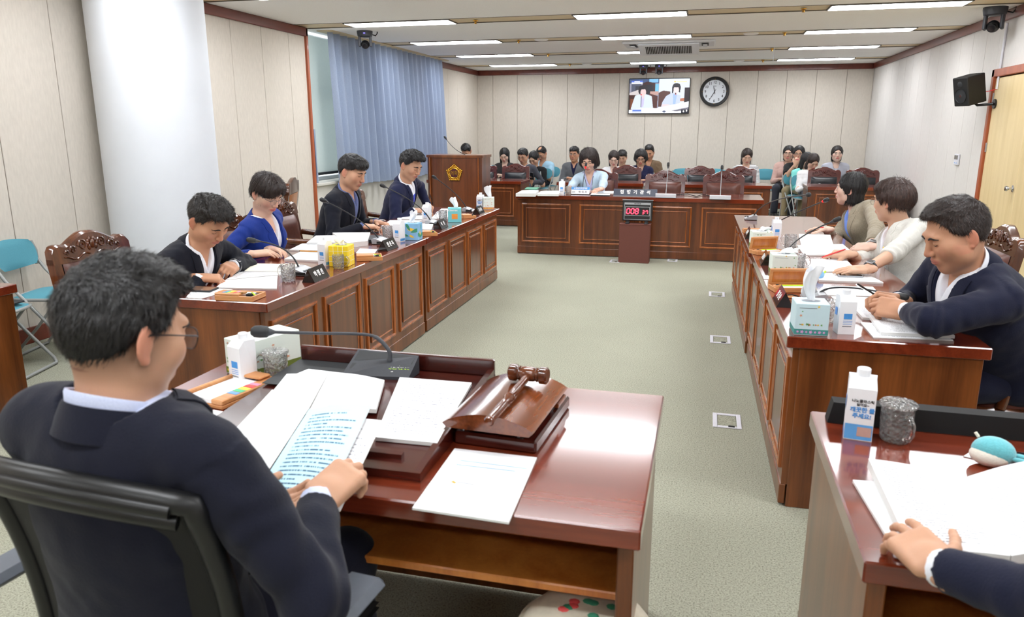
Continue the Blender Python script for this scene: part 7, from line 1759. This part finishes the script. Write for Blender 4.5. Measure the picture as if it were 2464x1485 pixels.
# ---- right row (they face -x)
def red_pen(c, sd, a, b):
    h = c['arms'][sd][2]; o = Vector(h-c['org']); MB().cyl(o+Vector(a), o+Vector(b), .0042, 8).build('red_pen', 'red_plastic', c['root']); MB().cyl(o+Vector(a)+(Vector(a)-Vector(b)).normalized()*.012, o+Vector(a), .0008, 8, .0042).build('pen_tip', 'red_plastic', c['root'])
def ex(c): red_pen(c, 'R', (-.15, .02, -.02), (-.03, -.03, .02)); watch(c, 'L', 'watch_black', 'silver_plastic', False)
person('woman in a taupe blazer and blue shirt speaking into the microphone', PX(2047, 456, 1.12), pelv(1.34, 6.36), 180, hyaw=-20, hpitch=-2, sex='f', skin='pale', hair='f_bob', hairm='hair_black', top='linen_taupe', trousers='slate_trousers', shirt='shirt_blue', vneck=.30,
       hands={'R': dict(w=HZ(1990, 552, .80), d=V3(-.95, .25, -.05), n=V3(.1, .25, .95), curl=[.3, .45, .55, .6], thumb=.5, pole=V3(.3, .8, -.6)), 'L': dict(w=HZ(2095, 594, .82), d=V3(-.85, .45, -.15), n=V3(.1, -.55, .8), curl=.55, thumb=.4, pole=V3(.4, -.9, -.4))},
       res=.0065, hres=.0036, s=.94, chest_face=200, sleeve=(.94, .90), seed=5, extras=ex, open_eyes=True)
def ex(c): red_pen(c, 'R', (-.15, -.02, -.02), (-.02, .01, .03)); watch(c, 'L', 'watch_black', 'charcoal')
person('woman in a cream blazer with wristwatch looking away at the right desk', PX(2148, 484, 1.15), pelv(1.33, 5.08), 180, hyaw=-42, hpitch=6, sex='f', skin='f2', hair='f_short', hairm='hair_brown', top='linen_cream', trousers='slate_trousers', shirt='shirt_white', collar=False, vneck=.30,
       hands={'R': dict(w=HZ(2042, 612, .80), d=V3(-.9, .3, -.05), n=V3(.05, -.3, .95), curl=[.35, .5, .6, .6], thumb=.6, pole=V3(.3, .9, -.5)), 'L': dict(w=HZ(2086, 648, .80), d=V3(-.97, -.1, -.08), n=V3(.0, -.2, .97), curl=.12, thumb=.2, pole=V3(.3, -.9, -.6))},
       res=.0065, hres=.0034, s=.97, chest_face=195, sleeve=.66, fat=.012, seed=6, glasses='glasses_metal', badge=True, extras=ex, open_eyes=True)
def ex(c):
    p = PZ(2098, 706, .855); w = Vector(p)-Vector(c['org']); M = frame_matrix(w, (.1, .95, -.2), (-.80, .20, .45))
    o = tag(MB().box((-.036, -.075, -.004), (.036, .075, .004), .003, Matrix.Translation(Vector(c['org'])) @ M).build('smartphone', 'phone_glass'), 'dark green phone held in the hands of the large man', 'phone')
person('large man in a navy suit looking at a phone at the right desk', PX(2302, 566, .99), pelv(1.34, 3.56), 180, hyaw=10, hpitch=24, skin='tan', hair='m_crop', hairm='hair_dark_brown', top='suit_navy', trousers='suit_navy', shirt='shirt_white', vneck=.33,
       hands={'R': dict(w=HZ(2160, 722, .83), d=V3(-.92, -.1, .1), n=V3(.2, .5, .75), curl=[.8, .9, .95, 1.0], thumb=.5, pole=V3(.2, .9, -.5)), 'L': dict(w=HZ(2178, 748, .82), d=V3(-.95, .25, .08), n=V3(.1, -.75, .55), curl=[.85, .95, 1.0, 1.05], thumb=.5, pole=V3(.25, -.9, .12))},
       res=.006, hres=.003, neck=.135, chest_face=193, fat=.028, shw=1.16, s=1.06, belly=.03, badge=True, seed=7, stubble=.25, extras=ex)
# ---- the chairman in the foreground (faces +y)
person('man in a dark navy suit with glasses seen from behind in the foreground', PY(296, 806, 1.06), pelv(-1.0, 1.10, .555), 90, hyaw=-16, hpitch=16, skin='m2', hair='m_short', hairm='hair_black', top='suit_ink', trousers='suit_ink', shirt='shirt_pale_blue', vneck=.33, chest_face=84,
       hands={'R': dict(w=HZ(762, 1205, .825), d=V3(.35, .85, .30), n=V3(.15, -.35, .95), curl=[.75, .85, .95, 1.0], thumb=.7, pole=V3(.7, -.3, -.8)), 'L': dict(w=HZ(545, 1232, .80), d=V3(.86, .35, .05), n=V3(.0, .2, -1), curl=.25, thumb=-.4, pole=V3(-.9, -.1, -.6))},
       res=.0055, hres=.0028, fat=.010, shw=1.08, s=1.03, hs=1.0, neck=.118, seed=8, glasses='glasses_dark', stubble=.55)
# ---- person at the lower right, only an arm in view
person('person in a navy suit at the lower right, only arm and hand visible', V3(.98, 1.06, 1.24), pelv(1.02, 1.06, .555), 90, hpitch=25, skin='m2', hair='m_short', hairm='hair_black', top='suit_navy', trousers='suit_navy', shirt='shirt_white', 
       hands={'L': dict(w=HZ(2262, 1368, .80), d=V3(-.35, .92, .05), n=V3(-.25, -.2, .95), curl=[.22, .30, .40, .5], thumb=.15, spread=.10, pole=V3(-.5, -.8, -.6)), 'R': dict(w=V3(1.10, 1.50, .80), d=V3(-.2, 1, 0), n=V3(0, 0, 1))}, res=.008, hres=.0032, seed=9)
# ---- witness (faces -y)
def ex(c):
    T = c['T']; o = c['org']; MB().tube([Vector(T(-.06, .10, .0)-o), Vector(T(-.035, .135, -.12)-o), Vector(T(-.02, .14, -.26)-o), Vector(T(0, .145, -.36)-o)], .004, 5).build('lanyard', 'charcoal', c['root']); MB().tube([Vector(T(.06, .10, .0)-o), Vector(T(.04, .135, -.12)-o), Vector(T(.02, .14, -.26)-o), Vector(T(0, .145, -.36)-o)], .004, 5).build('lanyard', 'charcoal', c['root'])
person('woman in a pale blue blazer seated at the witness desk', PY(1417, 386, 10.22), pelv(-1.50, 10.42), -90, hpitch=22, hyaw=-4, sex='f', skin='f', hair='f_wavy', hairm='hair_dark_brown', top='pale_blue_cloth', trousers='slate_trousers', shirt='lavender', collar=False, vneck=.34,
       hands={'R': dict(w=HZ(1372, 452, .81), d=V3(.2, -.9, -.1), n=V3(0, 0, 1)), 'L': dict(w=HZ(1446, 455, .81), d=V3(-.5, -.8, -.1), n=V3(.1, -.1, 1), curl=.5)}, res=.0085, hres=.0045, s=1.0, hs=1.2, seed=10, extras=ex)
# ---- audience by the far wall
def aud(label, px, py, y, face=-90, pitch=20, yaw=0, **kw):
    h = PY(px, py, y); h = V3(h.x, h.y, h.z); fdv = V3(math.cos(rad(face)), math.sin(rad(face)), 0); lean = kw.pop('lean', .10); s = kw.get('s', .95)
    pv = V3(h[0], h[1], 0)-fdv*lean; zt = h[2]; pv[2] = .545 if zt > 1.02 else .52
    kw.setdefault('hands', {}); rtv = V3(fdv[1], -fdv[0], 0)
    for sd, sg in (('R', 1), ('L', -1)):
        if sd not in kw['hands']: kw['hands'][sd] = dict(w=pv+fdv*.30+rtv*sg*.07+V3(0, 0, .12), d=fdv*.5-rtv*sg*.8, n=V3(0, 0, 1), curl=.5)
    kw.setdefault('res', .0125); kw.setdefault('hres', .0062); kw.setdefault('legs', True); kw.setdefault('hs', 1.10); kw.setdefault('jacket', False); kw.setdefault('vneck', .05); kw.setdefault('lapel', False)
    dup(fc, (pv[0]-fdv[0]*.0, pv[1], 0), rad(face-90), 'teal folding chair under the '+label.split(' by the')[0].split(' looking')[0].split(' facing')[0].split(' half')[0].split(' mostly')[0].split(' frowning')[0].split(' touching')[0].split(' bending')[0])
    return person(label, h, pv, face, hyaw=yaw, hpitch=pitch, **kw)
aud('person with short black hair mostly hidden behind the podium', 1122, 364, 13.75, pitch=40, hair='m_short', top='black_cloth', trousers='black_cloth', seed=11)
aud('long-haired woman in a dark grey shirt looking down by the far wall', 1214, 374, 14.75, sex='f', skin='pale', hair='f_long', top='dark_grey_cloth', pitch=28, yaw=4, seed=12)
def ex(c):
    p = PY(1278, 424, 13.55); tag(MB().box((-.04, -.005, -.075), (.04, .005, .075), .003, Matrix.Translation(p) @ Matrix.Rotation(rad(30), 4, 'X')).build('smartphone', 'phone_glass'), 'phone held by the man in the dark suit by the far wall', 'phone')
h3 = PY(1278, 430, 13.62)
aud('man with glasses in a dark grey suit looking at his phone', 1259, 376, 13.7, face=-95, yaw=-6, pitch=20, skin='m2', hair='m_part', top='charcoal_suit', jacket=True, shirt='white_top', collar=False, glasses='glasses_metal', trousers='charcoal_suit', seed=13, s=1.0, lapel=True, extras=ex, hands={'L': dict(w=V3(h3.x, h3.y, h3.z-.08), d=V3(0, -.2, 1), n=V3(0, 1, 0), curl=.7)}, fat=.0)
aud('woman in a black top looking down beside the man in the dark suit', 1285, 382, 14.25, face=-105, pitch=32, sex='f', skin='f2', hair='f_tied', top='black_cloth', sleeve=.42, trousers='white_skirt', seed=14)
aud('balding man with glasses in a light blue shirt looking down', 1304, 370, 14.9, face=-110, pitch=36, skin='tan', hair='m_thin', top='light_blue_shirt', sleeve=.40, glasses='glasses_metal', seed=15, fat=.01)
aud('man with glasses in a grey blazer facing the room', 1382, 372, 14.1, pitch=2, yaw=-6, skin='tan', hair='m_part', top='grey_blazer', jacket=True, shirt='navy_lace', collar=True, glasses='glasses_metal', open_eyes=True, seed=16, s=1.0, lapel=True, vneck=.22)
aud('woman with straight dark hair in a white top by the far wall', 1477, 382, 14.0, pitch=26, yaw=6, sex='f', skin='pale', hair='f_lob', hairm='hair_dark_brown', top='white_top', seed=17)
aud('person in white half hidden behind the straight-haired woman', 1497, 379, 14.85, pitch=20, skin='f2', hair='m_part', top='white_top', seed=18)
aud('woman with curly hair and glasses in a navy lace top', 1542, 379, 13.8, pitch=24, yaw=4, sex='f', skin='f2', hair='f_wavy', hairm='hair_black', top='navy_lace', glasses='glasses_metal', trousers='suit_navy', seed=19, s=.98)
aud('man in a brown polo shirt frowning at papers by the far wall', 1562, 367, 14.6, pitch=24, yaw=-4, skin='tan', hair='m_crop', top='brown_polo', sleeve=.40, seed=20, s=1.0, fat=.01)
aud('woman in a black and white striped top by the far wall', 1797, 377, 14.6, pitch=24, yaw=6, sex='f', skin='f', hair='f_lob', hairm='hair_dark_brown', top='striped_cloth', seed=21)
aud('woman in a pale pink top with dark skirt facing the room', 1897, 370, 14.75, face=-100, pitch=2, sex='f', skin='f', hair='f_bob', hairm='hair_black', top='pink_top', sleeve=.9, trousers='slate_trousers', glasses='glasses_metal', open_eyes=True, seed=22)
hm = PY(1918, 386, 14.0)
aud('woman with glasses in a black top touching her mouth', 1922, 371, 14.25, face=-100, pitch=4, sex='f', skin='f2', hair='f_tied', hairm='hair_black', top='black_cloth', sleeve=.42, glasses='glasses_dark', trousers='khaki', open_eyes=True, seed=23, hands={'R': dict(w=V3(hm.x-.02, hm.y, hm.z-.07), d=V3(.25, .2, 1), n=V3(0, -1, .2), curl=.9, thumb=.6)})
aud('woman in an aqua cardigan with long dark hair', 1941, 386, 13.75, face=-70, pitch=24, yaw=24, sex='f', skin='f', hair='f_long', hairm='hair_black', top='aqua_cardigan', trousers='khaki', seed=24, s=.92)
aud('woman in a white jacket bending her head beside the rear desk', 1956, 389, 13.3, face=-80, pitch=36, yaw=8, sex='f', skin='f', hair='f_lob', hairm='hair_dark_brown', top='white_top', trousers='slate_trousers', seed=25, s=.92)
aud('woman in a grey shirt facing the camera near the right wall', 2014, 371, 14.65, pitch=0, sex='f', skin='pale', hair='f_bob', hairm='hair_soft_black', top='grey_shirt', trousers='slate_trousers', open_eyes=True, seed=26)
